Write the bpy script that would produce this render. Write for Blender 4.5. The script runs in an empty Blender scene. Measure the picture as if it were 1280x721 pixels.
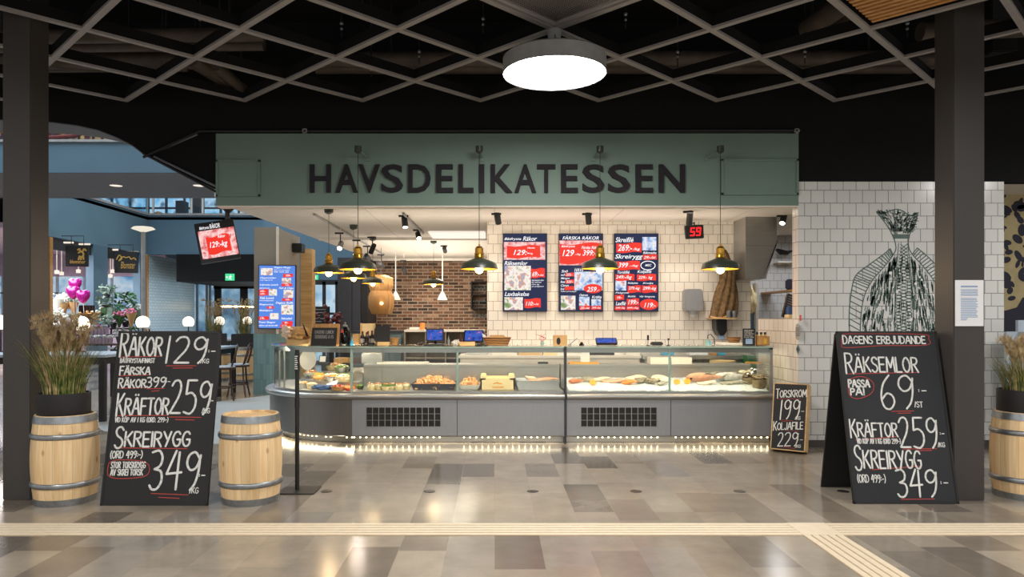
import bpy, bmesh, math, random
from mathutils import Vector, Matrix, noise
random.seed(7)
PI = math.pi
S = bpy.context.scene
COL = S.collection

# ------------------------------------------------------------------ camera, world, exposure
F, VX, VY, H = 900.0, 618.0, 398.0, 1.5          # focal length and vanishing point in pixels of the 1280x721 frame, eye height
cd = bpy.data.cameras.new('camera'); cam = bpy.data.objects.new('camera', cd); COL.objects.link(cam)
cam.location = (0, 0, H); cam.rotation_euler = (PI/2, 0, 0)
cd.sensor_width = 36; cd.lens = F/1280*36
cd.shift_x = (640-VX)/1280; cd.shift_y = (VY-360.5)/1280
cd.clip_start = .05; cd.clip_end = 200
S.camera = cam
S.view_settings.view_transform = 'Standard'; S.view_settings.look = 'None'
S.view_settings.gamma = 1; S.view_settings.use_curve_mapping = False
S.view_settings.exposure = 0.0
w = bpy.data.worlds.new('world'); S.world = w; w.use_nodes = True
bg = w.node_tree.nodes['Background']; bg.inputs[0].default_value = (1, .97, .93, 1); bg.inputs[1].default_value = .72

HALL = 58.0        # radiance of the round hall lamps
def area(name, loc, target, sx, sy, power, col=(1, 1, 1)):
    l = bpy.data.lights.new(name, 'AREA'); l.shape = 'RECTANGLE'; l.size = sx; l.size_y = sy; l.energy = power; l.color = col
    o = bpy.data.objects.new(name, l); COL.objects.link(o); o.location = loc
    d = Vector(target)-Vector(loc); o.rotation_euler = d.to_track_quat('-Z', 'Y').to_euler(); return o
area('skylight_atrium', (-11, 17, 11.5), (-11, 17.5, 0), 9, 12, 1900, (.7, .86, 1))
area('daylight_far_doors', (-7, 31, 2.6), (-7, 20, .5), 5, 3, 420, (.7, .87, 1))
area('restaurant_ceiling_light', (-.9, 15.5, 2.98), (-.9, 15.5, 0), 1.0, 1.0, 60, (1, .86, .7))
area('service_aisle_light', (1.2, 10.0, 2.98), (1.2, 10.25, 0), 4.2, .35, 30, (1, .86, .7))
area('added_uplight_aisle', (.6, 10.6, 2.2), (.6, 10.7, 3), 6.0, .3, 22, (1, .9, .78))  # added fill without a fitting, aimed up to brighten the shop ceiling
area('added_uplight_restaurant', (-1.4, 15.5, 2.2), (-1.4, 15.6, 3), 2.5, 4, 60, (1, .9, .78))  # unseen fill light, added to lift the ceiling over the restaurant
area('kitchen_ceiling_light', (5.4, 12.6, 3.0), (5.4, 12.6, 0), 1.2, 1.2, 40, (.9, .95, 1))
area('flower_shop_light', (-14.8, 22.5, 3.7), (-14.8, 22.5, 0), 2.0, 6, 800, (1, .93, .95))

def P(px, py, Y):
    return Vector(((px-VX)/F*Y, Y, H-(py-VY)/F*Y))
def PX(px, Y): return (px-VX)/F*Y
def PZ(py, Y): return H-(py-VY)/F*Y

# ------------------------------------------------------------------ materials
def lin(c):
    c = c/255.0
    return c/12.92 if c <= .04045 else ((c+.055)/1.055)**2.4
def rgb(c): return (lin(c[0]), lin(c[1]), lin(c[2]), 1)
def base(name):
    m = bpy.data.materials.new(name); m.use_nodes = True
    return m, m.node_tree.nodes, m.node_tree.links, m.node_tree.nodes['Principled BSDF']
def mat(name, c, rough=.5, metal=0, var=.12, scale=6, bump=0, bscale=60, spec=.5, stretch=None, coat=0):
    """plain surface with a little procedural mottling"""
    m, n, l, b = base(name)
    tc = n.new('ShaderNodeTexCoord'); mp = n.new('ShaderNodeMapping'); l.new(tc.outputs['Object'], mp.inputs[0])
    if stretch: mp.inputs['Scale'].default_value = stretch
    nz = n.new('ShaderNodeTexNoise'); nz.inputs['Scale'].default_value = scale; nz.inputs['Detail'].default_value = 4
    l.new(mp.outputs[0], nz.inputs['Vector'])
    cr = n.new('ShaderNodeValToRGB'); a = rgb(c)
    cr.color_ramp.elements[0].position = .3; cr.color_ramp.elements[1].position = .7
    cr.color_ramp.elements[0].color = tuple(x*(1-var) for x in a[:3])+(1,)
    cr.color_ramp.elements[1].color = tuple(min(1, x*(1+var)) for x in a[:3])+(1,)
    l.new(nz.outputs['Fac'], cr.inputs[0]); l.new(cr.outputs[0], b.inputs['Base Color'])
    b.inputs['Roughness'].default_value = rough; b.inputs['Metallic'].default_value = metal
    b.inputs['Specular IOR Level'].default_value = spec; b.inputs['Coat Weight'].default_value = coat
    if bump:
        n2 = n.new('ShaderNodeTexNoise'); n2.inputs['Scale'].default_value = bscale; l.new(mp.outputs[0], n2.inputs['Vector'])
        bp = n.new('ShaderNodeBump'); bp.inputs['Strength'].default_value = bump; bp.inputs['Distance'].default_value = .01
        l.new(n2.outputs['Fac'], bp.inputs['Height']); l.new(bp.outputs[0], b.inputs['Normal'])
    return m
def emis(name, c, s=1.0):
    m, n, l, b = base(name); b.inputs['Base Color'].default_value = (.02, .02, .02, 1)
    b.inputs['Emission Color'].default_value = rgb(c); b.inputs['Emission Strength'].default_value = s
    b.inputs['Roughness'].default_value = .3; b.inputs['Specular IOR Level'].default_value = .05; return m
def emis_pic(name, cols, scale=14, s=1.0):
    """a lit picture on a screen: blotches of a few colours"""
    m, n, l, b = base(name); b.inputs['Base Color'].default_value = (.02, .02, .02, 1); b.inputs['Roughness'].default_value = .3; b.inputs['Specular IOR Level'].default_value = .05
    tc = n.new('ShaderNodeTexCoord'); nz = n.new('ShaderNodeTexNoise'); nz.inputs['Scale'].default_value = scale; nz.inputs['Detail'].default_value = 3
    l.new(tc.outputs['Object'], nz.inputs['Vector'])
    cr = n.new('ShaderNodeValToRGB'); e = cr.color_ramp.elements
    k = len(cols)
    while len(e) < k: e.new(.5)
    for i, c in enumerate(cols): e[i].position = .32+.36*i/(k-1); e[i].color = rgb(c)
    l.new(nz.outputs['Fac'], cr.inputs[0]); l.new(cr.outputs[0], b.inputs['Emission Color']); b.inputs['Emission Strength'].default_value = s
    return m
def tile_mat(name, ax, c1, c2, mortar, bw=.15, rh=.15, ms=.0035, rough=.18, off=.5, shift=(0, 0), bump=.5):
    m, n, l, b = base(name)
    g = n.new('ShaderNodeNewGeometry'); sp = n.new('ShaderNodeSeparateXYZ'); l.new(g.outputs['Position'], sp.inputs[0])
    cb = n.new('ShaderNodeCombineXYZ'); l.new(sp.outputs[ax[0]], cb.inputs[0]); l.new(sp.outputs[ax[1]], cb.inputs[1])
    mp = n.new('ShaderNodeMapping'); mp.inputs['Location'].default_value = (shift[0], shift[1], 0); l.new(cb.outputs[0], mp.inputs[0])
    br = n.new('ShaderNodeTexBrick'); l.new(mp.outputs[0], br.inputs['Vector'])
    br.offset = off; br.inputs['Scale'].default_value = 1; br.inputs['Brick Width'].default_value = bw; br.inputs['Row Height'].default_value = rh
    br.inputs['Mortar Size'].default_value = ms; br.inputs['Mortar Smooth'].default_value = .1
    br.inputs['Color1'].default_value = rgb(c1); br.inputs['Color2'].default_value = rgb(c2); br.inputs['Mortar'].default_value = rgb(mortar)
    l.new(br.outputs['Color'], b.inputs['Base Color']); b.inputs['Roughness'].default_value = rough
    bp = n.new('ShaderNodeBump'); bp.invert = True; bp.inputs['Strength'].default_value = bump; bp.inputs['Distance'].default_value = .004
    l.new(br.outputs['Fac'], bp.inputs['Height']); l.new(bp.outputs[0], b.inputs['Normal'])
    return m
def floor_mat(name, tones, bw=.62, rh=.31, rough=.2):
    m, n, l, b = base(name)
    g = n.new('ShaderNodeNewGeometry'); sp = n.new('ShaderNodeSeparateXYZ'); l.new(g.outputs['Position'], sp.inputs[0])
    cb = n.new('ShaderNodeCombineXYZ'); l.new(sp.outputs[1], cb.inputs[0]); l.new(sp.outputs[0], cb.inputs[1])
    br = n.new('ShaderNodeTexBrick'); l.new(cb.outputs[0], br.inputs['Vector'])
    br.offset = .37; br.offset_frequency = 3; br.squash = 1.5; br.squash_frequency = 2
    br.inputs['Scale'].default_value = 1; br.inputs['Brick Width'].default_value = bw; br.inputs['Row Height'].default_value = rh
    br.inputs['Mortar Size'].default_value = .0018; br.inputs['Color1'].default_value = (0, 0, 0, 1); br.inputs['Color2'].default_value = (1, 1, 1, 1)
    br.inputs['Mortar'].default_value = (.45, .45, .45, 1)
    cr = n.new('ShaderNodeValToRGB'); e = cr.color_ramp.elements
    while len(e) < len(tones): e.new(.5)
    for i, (p, c) in enumerate(tones): e[i].position = p; e[i].color = rgb(c)
    l.new(br.outputs['Color'], cr.inputs[0])
    nz = n.new('ShaderNodeTexNoise'); nz.inputs['Scale'].default_value = 3.5; nz.inputs['Detail'].default_value = 8; nz.inputs['Roughness'].default_value = .65
    l.new(g.outputs['Position'], nz.inputs['Vector'])
    r2 = n.new('ShaderNodeMapRange'); r2.inputs['From Min'].default_value = .3; r2.inputs['From Max'].default_value = .7
    r2.inputs['To Min'].default_value = .82; r2.inputs['To Max'].default_value = 1.12; l.new(nz.outputs['Fac'], r2.inputs[0])
    mx = n.new('ShaderNodeMix'); mx.data_type = 'RGBA'; mx.blend_type = 'MULTIPLY'; mx.inputs['Factor'].default_value = 1
    l.new(cr.outputs[0], mx.inputs['A']); l.new(r2.outputs[0], mx.inputs['B']); l.new(mx.outputs['Result'], b.inputs['Base Color'])
    b.inputs['Roughness'].default_value = rough; b.inputs['Specular IOR Level'].default_value = .5
    return m
def brick_mat(name):
    m, n, l, b = base(name)
    g = n.new('ShaderNodeNewGeometry'); sp = n.new('ShaderNodeSeparateXYZ'); l.new(g.outputs['Position'], sp.inputs[0])
    cb = n.new('ShaderNodeCombineXYZ'); l.new(sp.outputs[0], cb.inputs[0]); l.new(sp.outputs[2], cb.inputs[1])
    br = n.new('ShaderNodeTexBrick'); l.new(cb.outputs[0], br.inputs['Vector'])
    br.inputs['Scale'].default_value = 1; br.inputs['Brick Width'].default_value = .27; br.inputs['Row Height'].default_value = .085
    br.inputs['Mortar Size'].default_value = .011; br.inputs['Color1'].default_value = (0, 0, 0, 1); br.inputs['Color2'].default_value = (1, 1, 1, 1)
    cr = n.new('ShaderNodeValToRGB'); e = cr.color_ramp.elements
    tones = [(0, (58, 46, 40)), (.25, (116, 82, 62)), (.5, (142, 98, 72)), (.75, (92, 70, 56)), (1, (176, 138, 108))]
    while len(e) < 5: e.new(.5)
    for i, (p, c) in enumerate(tones): e[i].position = p; e[i].color = rgb(c)
    l.new(br.outputs['Color'], cr.inputs[0])
    nz = n.new('ShaderNodeTexNoise'); nz.inputs['Scale'].default_value = 9; nz.inputs['Detail'].default_value = 5; l.new(g.outputs['Position'], nz.inputs['Vector'])
    mx0 = n.new('ShaderNodeMix'); mx0.data_type = 'RGBA'; mx0.blend_type = 'OVERLAY'; mx0.inputs['Factor'].default_value = .85
    l.new(cr.outputs[0], mx0.inputs['A']); l.new(nz.outputs['Fac'], mx0.inputs['B'])
    mx = n.new('ShaderNodeMix'); mx.data_type = 'RGBA'; l.new(br.outputs['Fac'], mx.inputs['Factor'])
    l.new(mx0.outputs['Result'], mx.inputs['A']); mx.inputs['B'].default_value = rgb((176, 160, 140)); l.new(mx.outputs['Result'], b.inputs['Base Color'])
    b.inputs['Roughness'].default_value = .85
    bp = n.new('ShaderNodeBump'); bp.invert = True; bp.inputs['Strength'].default_value = .8; bp.inputs['Distance'].default_value = .01
    l.new(br.outputs['Fac'], bp.inputs['Height']); l.new(bp.outputs[0], b.inputs['Normal'])
    return m
def wood_mat(name, c1, c2, axis=2, rough=.55, knots=False, staves=0):
    m, n, l, b = base(name)
    tc = n.new('ShaderNodeTexCoord'); mp = n.new('ShaderNodeMapping'); l.new(tc.outputs['Object'], mp.inputs[0])
    sc = [22, 22, 22]; sc[axis] = 1.6; mp.inputs['Scale'].default_value = sc
    nz = n.new('ShaderNodeTexNoise'); nz.inputs['Scale'].default_value = 1; nz.inputs['Detail'].default_value = 6; nz.inputs['Distortion'].default_value = .6
    l.new(mp.outputs[0], nz.inputs['Vector'])
    cr = n.new('ShaderNodeValToRGB'); cr.color_ramp.elements[0].position = .34; cr.color_ramp.elements[1].position = .66
    cr.color_ramp.elements[0].color = rgb(c1); cr.color_ramp.elements[1].color = rgb(c2); l.new(nz.outputs['Fac'], cr.inputs[0])
    out = cr.outputs[0]
    if staves:                                            # one tone per barrel stave and a dark joint between staves
        sp = n.new('ShaderNodeSeparateXYZ'); l.new(tc.outputs['Object'], sp.inputs[0])
        at = n.new('ShaderNodeMath'); at.operation = 'ARCTAN2'; l.new(sp.outputs[1], at.inputs[0]); l.new(sp.outputs[0], at.inputs[1])
        mu = n.new('ShaderNodeMath'); mu.operation = 'MULTIPLY'; mu.inputs[1].default_value = staves/(2*PI); l.new(at.outputs[0], mu.inputs[0])
        fl = n.new('ShaderNodeMath'); fl.operation = 'FLOOR'; l.new(mu.outputs[0], fl.inputs[0])
        fr = n.new('ShaderNodeMath'); fr.operation = 'FRACT'; l.new(mu.outputs[0], fr.inputs[0])
        wn = n.new('ShaderNodeTexWhiteNoise'); wn.noise_dimensions = '1D'; l.new(fl.outputs[0], wn.inputs['W'])
        mr = n.new('ShaderNodeMapRange'); mr.inputs['To Min'].default_value = .8; mr.inputs['To Max'].default_value = 1.12; l.new(wn.outputs['Value'], mr.inputs[0])
        ed = n.new('ShaderNodeMath'); ed.operation = 'GREATER_THAN'; ed.inputs[1].default_value = .035; l.new(fr.outputs[0], ed.inputs[0])
        e2 = n.new('ShaderNodeMapRange'); e2.inputs['To Min'].default_value = .62; e2.inputs['To Max'].default_value = 1; l.new(ed.outputs[0], e2.inputs[0])
        m3 = n.new('ShaderNodeMath'); m3.operation = 'MULTIPLY'; l.new(mr.outputs[0], m3.inputs[0]); l.new(e2.outputs[0], m3.inputs[1])
        mx = n.new('ShaderNodeMix'); mx.data_type = 'RGBA'; mx.blend_type = 'MULTIPLY'; mx.inputs['Factor'].default_value = 1
        l.new(out, mx.inputs['A']); l.new(m3.outputs[0], mx.inputs['B']); out = mx.outputs['Result']
    if knots:
        mp2 = n.new('ShaderNodeMapping'); l.new(tc.outputs['Object'], mp2.inputs[0]); s2 = [1, 1, 1]; s2[axis] = .55; mp2.inputs['Scale'].default_value = s2
        vo = n.new('ShaderNodeTexVoronoi'); vo.inputs['Scale'].default_value = 8; l.new(mp2.outputs[0], vo.inputs['Vector'])
        k = n.new('ShaderNodeMapRange'); k.inputs['From Min'].default_value = .05; k.inputs['From Max'].default_value = .17; l.new(vo.outputs['Distance'], k.inputs[0])
        mx = n.new('ShaderNodeMix'); mx.data_type = 'RGBA'; l.new(k.outputs[0], mx.inputs['Factor']); mx.inputs['A'].default_value = rgb((150, 96, 52)); l.new(out, mx.inputs['B']); out = mx.outputs['Result']
    l.new(out, b.inputs['Base Color']); b.inputs['Roughness'].default_value = rough
    return m
def wicker_mat(name, c1, c2, scale=45):
    m, n, l, b = base(name); tc = n.new('ShaderNodeTexCoord')
    w1 = n.new('ShaderNodeTexWave'); w1.bands_direction = 'Z'; w1.inputs['Scale'].default_value = scale; w1.inputs['Distortion'].default_value = 2; w1.inputs['Detail'].default_value = 2
    l.new(tc.outputs['Object'], w1.inputs['Vector'])
    cr = n.new('ShaderNodeValToRGB'); cr.color_ramp.elements[0].color = rgb(c1); cr.color_ramp.elements[1].color = rgb(c2); l.new(w1.outputs['Fac'], cr.inputs[0])
    l.new(cr.outputs[0], b.inputs['Base Color']); b.inputs['Roughness'].default_value = .7
    bp = n.new('ShaderNodeBump'); bp.inputs['Strength'].default_value = .6; bp.inputs['Distance'].default_value = .01; l.new(w1.outputs['Fac'], bp.inputs['Height']); l.new(bp.outputs[0], b.inputs['Normal'])
    return m
def glass_mat(name, tint=(235, 245, 240), refl=.06, alpha=0):
    m, n, l, b = base(name); n.remove(b)
    out = n['Material Output']; t = n.new('ShaderNodeBsdfTransparent'); t.inputs[0].default_value = rgb(tint)
    g = n.new('ShaderNodeBsdfGlossy'); g.inputs['Roughness'].default_value = .02
    fr = n.new('ShaderNodeLayerWeight'); fr.inputs[0].default_value = .5
    pw = n.new('ShaderNodeMath'); pw.operation = 'POWER'; pw.inputs[1].default_value = 4; l.new(fr.outputs['Facing'], pw.inputs[0])
    ad = n.new('ShaderNodeMath'); ad.operation = 'MULTIPLY_ADD'; ad.inputs[1].default_value = .6; ad.inputs[2].default_value = refl*.6; l.new(pw.outputs[0], ad.inputs[0])
    mx = n.new('ShaderNodeMixShader'); l.new(ad.outputs[0], mx.inputs[0]); l.new(t.outputs[0], mx.inputs[1]); l.new(g.outputs[0], mx.inputs[2])
    l.new(mx.outputs[0], out.inputs[0]); return m

M = {}
M['floor'] = floor_mat('hall_stone_floor', [(0, (102, 94, 85)), (.22, (126, 116, 104)), (.5, (148, 137, 122)), (.8, (160, 149, 133)), (1, (138, 131, 122))], rough=.17)
M['floor_pale'] = mat('pale_stone_floor', (178, 184, 186), .35, var=.06, scale=3)
M['tactile'] = mat('tactile_paving', (222, 206, 180), .5, var=.05, scale=20)
M['groove'] = mat('tactile_groove', (176, 150, 116), .6)
M['cap'] = mat('floor_cap_metal', (70, 66, 64), .4, .6)
M['black'] = mat('black_paint', (24, 23, 24), .6, var=.1)
M['blackwall'] = mat('black_wall_paint', (22, 22, 23), .85, var=.1, spec=.2)
M['column'] = mat('charcoal_column_paint', (62, 58, 56), .42, var=.06, scale=2, stretch=(3, 3, .3))
M['gridbar'] = mat('grey_ceiling_bar', (150, 144, 142), .55, var=.06)
M['duct'] = mat('dusty_duct', (92, 82, 74), .55, .3, var=.2)
M['fascia'] = mat('sage_green_fascia', (112, 134, 122), .6, var=.05, scale=2)
M['letter'] = mat('dark_plum_letter', (30, 25, 33), .8, var=.05)
M['white'] = mat('white_paint', (232, 226, 216), .6, var=.03)
M['ceil'] = tile_mat('white_ceiling_panels', (0, 1), (232, 224, 212), (226, 218, 206), (190, 180, 168), 1.8, 1.2, .006, .75, .0, bump=.1)
M['tileR'] = tile_mat('white_wall_tiles', (0, 2), (222, 222, 218), (214, 214, 211), (120, 120, 118), shift=(.06, .006))
M['tileS'] = tile_mat('white_reveal_tiles', (1, 2), (224, 216, 206), (218, 210, 200), (150, 132, 116), shift=(.02, .006))
M['tileB'] = tile_mat('white_shop_tiles', (0, 2), (236, 228, 216), (228, 220, 208), (158, 142, 126), shift=(.02, .03))
M['tileK'] = tile_mat('kitchen_tiles', (0, 2), (212, 210, 208), (206, 204, 202), (140, 130, 122))
M['tileteal'] = tile_mat('teal_stacked_tiles', (0, 2), (104, 140, 148), (124, 160, 164), (96, 128, 134), .06, .3, .003, .3, .0)
M['tilefar'] = tile_mat('pale_scale_tiles', (1, 2), (196, 212, 218), (186, 204, 212), (150, 172, 184), .22, .11, .01, .3)
M['brick'] = brick_mat('old_brick')
M['skirt'] = mat('dark_skirting', (74, 70, 68), .5)
M['steel'] = mat('brushed_steel', (178, 178, 176), .32, .9, var=.06, scale=4, stretch=(1, 1, 30))
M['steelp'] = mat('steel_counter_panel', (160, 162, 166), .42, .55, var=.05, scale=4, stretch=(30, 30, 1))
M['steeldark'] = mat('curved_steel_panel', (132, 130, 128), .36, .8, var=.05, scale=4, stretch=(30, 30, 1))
M['chrome'] = mat('polished_steel', (205, 205, 205), .12, 1)
M['zinc'] = mat('galvanised_hoop', (150, 154, 158), .38, .85, var=.15, scale=25)
M['brass'] = mat('aged_brass', (176, 132, 52), .32, .9, var=.15, scale=20)
M['enamel'] = mat('dark_green_enamel', (52, 58, 48), .35, var=.1)
M['shadein'] = mat('gold_shade_lining', (214, 160, 52), .4, .4)
M['bulb'] = emis('lit_filament_bulb', (255, 214, 140), 14)
M['globe'] = emis('lit_opal_globe', (255, 240, 216), 3.0)
M['lampdisc'] = emis('lit_lamp_diffuser', (255, 252, 248), HALL)
M['led'] = emis('lit_led_bead', (255, 230, 170), 18)
M['ledwhite'] = emis('lit_spot_lens', (255, 244, 225), 18)
M['panelwhite'] = emis('lit_ceiling_panel', (255, 242, 226), .95)
M['exit'] = emis('lit_exit_sign', (70, 220, 150), 1.1)
M['lampgrey'] = mat('grey_lamp_housing', (150, 150, 150), .5)
M['glass'] = glass_mat('clear_glass', (250, 252, 250))
M['glassedge'] = mat('green_glass_edge', (150, 178, 166), .15)
M['glassblue'] = glass_mat('window_glass', (215, 230, 240))
M['pine'] = wood_mat('pine_staves', (222, 186, 136), (240, 210, 164), 2, .55, True, 22)
M['pinelid'] = wood_mat('pine_lid', (218, 174, 118), (236, 200, 146), 0, .55)
M['oak'] = wood_mat('oiled_oak', (170, 122, 66), (196, 150, 92), 2, .5)
M['oakx'] = wood_mat('pale_board_wood', (196, 156, 100), (222, 186, 132), 0, .5)
M['slat'] = wood_mat('warm_slat_wood', (178, 122, 62), (206, 152, 88), 0, .5)
M['darkwood'] = wood_mat('dark_bentwood', (40, 24, 20), (64, 38, 30), 2, .35)
M['chalkboard'] = mat('chalkboard_black', (30, 30, 32), .7, var=.18, scale=3)
M['chalkboard2'] = mat('chalkboard_blueblack', (30, 33, 38), .65, var=.18, scale=3)
M['chalk'] = mat('white_chalk_paint', (226, 226, 222), .9, var=.06, scale=60)
M['redchalk'] = mat('red_chalk_paint', (186, 72, 66), .9, var=.1, scale=60)
M['fishink'] = mat('green_black_print', (82, 108, 100), .6, var=.1)
M['paper'] = mat('white_paper', (236, 236, 238), .8, var=.02)
M['printblue'] = mat('blue_print', (140, 166, 200), .8, var=.1)
M['pot'] = mat('black_planter', (32, 30, 33), .6)
M['soil'] = mat('planter_soil', (48, 36, 28), .95, bump=.6)
def grass_mat(name, c0, c1, c2, zmid):
    m, n, l, b = base(name); tc = n.new('ShaderNodeTexCoord'); nz = n.new('ShaderNodeTexNoise'); nz.inputs['Scale'].default_value = 18
    l.new(tc.outputs['Object'], nz.inputs['Vector'])
    cr = n.new('ShaderNodeValToRGB'); e = cr.color_ramp.elements; e.new(.5)
    e[0].position = .3; e[1].position = .5; e[2].position = .7; e[0].color = rgb(c0); e[1].color = rgb(c1); e[2].color = rgb(c2)
    l.new(nz.outputs['Fac'], cr.inputs[0]); l.new(cr.outputs[0], b.inputs['Base Color']); b.inputs['Roughness'].default_value = .7
    return m
M['grass'] = grass_mat('green_grass_blades', (62, 84, 34), (104, 118, 54), (150, 146, 82), .3)
M['straw'] = grass_mat('straw_plumes', (146, 122, 84), (176, 150, 108), (208, 186, 144), .3)
M['atriumblue'] = mat('atrium_blue_wall', (92, 122, 138), .7, var=.06, scale=1)
M['bridgeblue'] = mat('bridge_blue_paint', (80, 108, 126), .7, var=.05, scale=1)
M['bridgegrey'] = mat('bridge_underside', (110, 112, 120), .8, var=.04)
M['concrete'] = mat('grey_beige_plaster', (150, 142, 130), .8, var=.08, scale=2)
M['darkgrey'] = mat('charcoal_cabinet', (58, 60, 66), .6, var=.06)
M['navy'] = mat('navy_wall', (34, 34, 52), .7)
M['gold'] = mat('mural_ochre', (178, 164, 124), .8, var=.15)
M['bluegrey'] = mat('pale_blue_upholstery', (168, 180, 192), .85)
M['tealgrey'] = mat('teal_cabinet', (110, 132, 138), .5)
M['pinkish'] = mat('shop_mauve_band', (190, 170, 190), .8)
M['signblack'] = mat('sign_black', (18, 17, 18), .5)
M['signgold'] = mat('sign_gold', (206, 164, 84), .4, .4)
M['ice'] = mat('crushed_ice', (222, 228, 228), .35, var=.06, scale=40, bump=1.0, bscale=90)
M['shrimp'] = mat('cooked_shrimp', (246, 184, 132), .4, var=.2, scale=40)
M['crab'] = mat('pink_shellfish', (226, 140, 98), .45, var=.25, scale=30)
M['salmon'] = mat('salmon_orange', (238, 140, 62), .4, var=.2, scale=30)
M['whitefish'] = mat('pale_fish_flesh', (236, 212, 190), .4, var=.12, scale=25)
M['pinkfish'] = mat('pink_fish_flesh', (222, 168, 140), .4, var=.15, scale=25)
M['silverfish'] = mat('silver_fish_skin', (216, 214, 210), .25, .0, var=.3, scale=25)
M['fishgrey'] = mat('grey_fish_skin', (164, 158, 140), .35, .1, var=.35, scale=20)
M['oyster'] = mat('oyster_shell', (150, 140, 118), .6, var=.4, scale=25, bump=.8)
M['mussel'] = mat('dark_mussel_shell', (122, 104, 76), .2, var=.5, scale=30)
M['shellglass'] = mat('smoky_shiny_bowl', (134, 118, 90), .12, .3, var=.3, scale=30)
M['lemon'] = mat('orange_slice', (240, 150, 40), .5, var=.15, scale=30)
M['cream'] = mat('cream_dressing', (240, 228, 200), .5, var=.08, scale=30)
M['leaf'] = mat('green_salad', (96, 134, 56), .55, var=.4, scale=30)
M['cling'] = glass_mat('cling_film', (244, 246, 240))
M['blackplastic'] = mat('black_plastic', (26, 26, 28), .35)
M['navytray'] = mat('dark_blue_tray', (40, 46, 62), .35)
M['kraft'] = mat('kraft_card', (202, 162, 108), .75, var=.08)
M['cratecard'] = mat('pale_fish_crate', (234, 212, 162), .6, var=.06)
M['wicker'] = wicker_mat('woven_wicker', (96, 62, 30), (176, 128, 74), 11)
M['rattan'] = wicker_mat('pale_rattan', (150, 104, 54), (208, 160, 98), 24)
M['burlap'] = mat('brown_net', (124, 98, 66), .9, var=.4, scale=24, bump=.8, bscale=120)
M['burlapd'] = mat('dark_brown_net', (92, 66, 42), .9, var=.4, scale=24, bump=.8, bscale=120)
M['bottle'] = mat('dark_bottle', (36, 22, 20), .15)
M['cap_red'] = mat('dark_red_cap', (92, 36, 34), .4)
M['yellow'] = mat('yellow_bottle', (214, 176, 60), .35)
M['bluecloth'] = mat('blue_cloth', (58, 92, 142), .8)
M['whiteplate'] = mat('white_porcelain', (236, 232, 226), .2, var=.02)
M['whiteboard'] = mat('white_cutting_board', (238, 230, 218), .45, var=.03)
M['orangeboard'] = mat('orange_cutting_board', (240, 168, 60), .5)
M['red'] = mat('red_plastic', (196, 48, 40), .4)
M['green'] = mat('green_plastic', (20, 112, 60), .4)
M['cyan'] = mat('cyan_label', (70, 170, 210), .4)
M['magenta'] = mat('magenta_foil', (190, 40, 150), .18, .5)
M['navyscreen'] = emis('lit_navy_screen', (16, 34, 76), 1.0)
M['bluescreen'] = emis('lit_blue_screen', (84, 130, 216), 1.15)
M['redtag'] = emis('lit_red_tag', (236, 52, 40), 1.1)
M['whitetext'] = emis('lit_white_text', (250, 250, 252), 1.15)
M['rednum'] = emis('lit_red_digits', (255, 30, 40), 1.6)
M['pic_shrimp'] = emis_pic('lit_shrimp_picture', [(196, 70, 78), (240, 150, 150), (255, 220, 216), (222, 96, 100)], 11)
M['pic_food'] = emis_pic('lit_food_picture', [(120, 150, 90), (236, 226, 214), (250, 246, 240), (214, 150, 120), (150, 180, 220)], 9)
M['pic_fish'] = emis_pic('lit_fish_picture', [(70, 100, 160), (176, 200, 236), (240, 240, 246), (206, 130, 120)], 9)
M['pic_desk'] = emis_pic('lit_till_picture', [(30, 48, 130), (38, 66, 170), (46, 100, 200), (44, 74, 180), (200, 120, 150)], 16)

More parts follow.
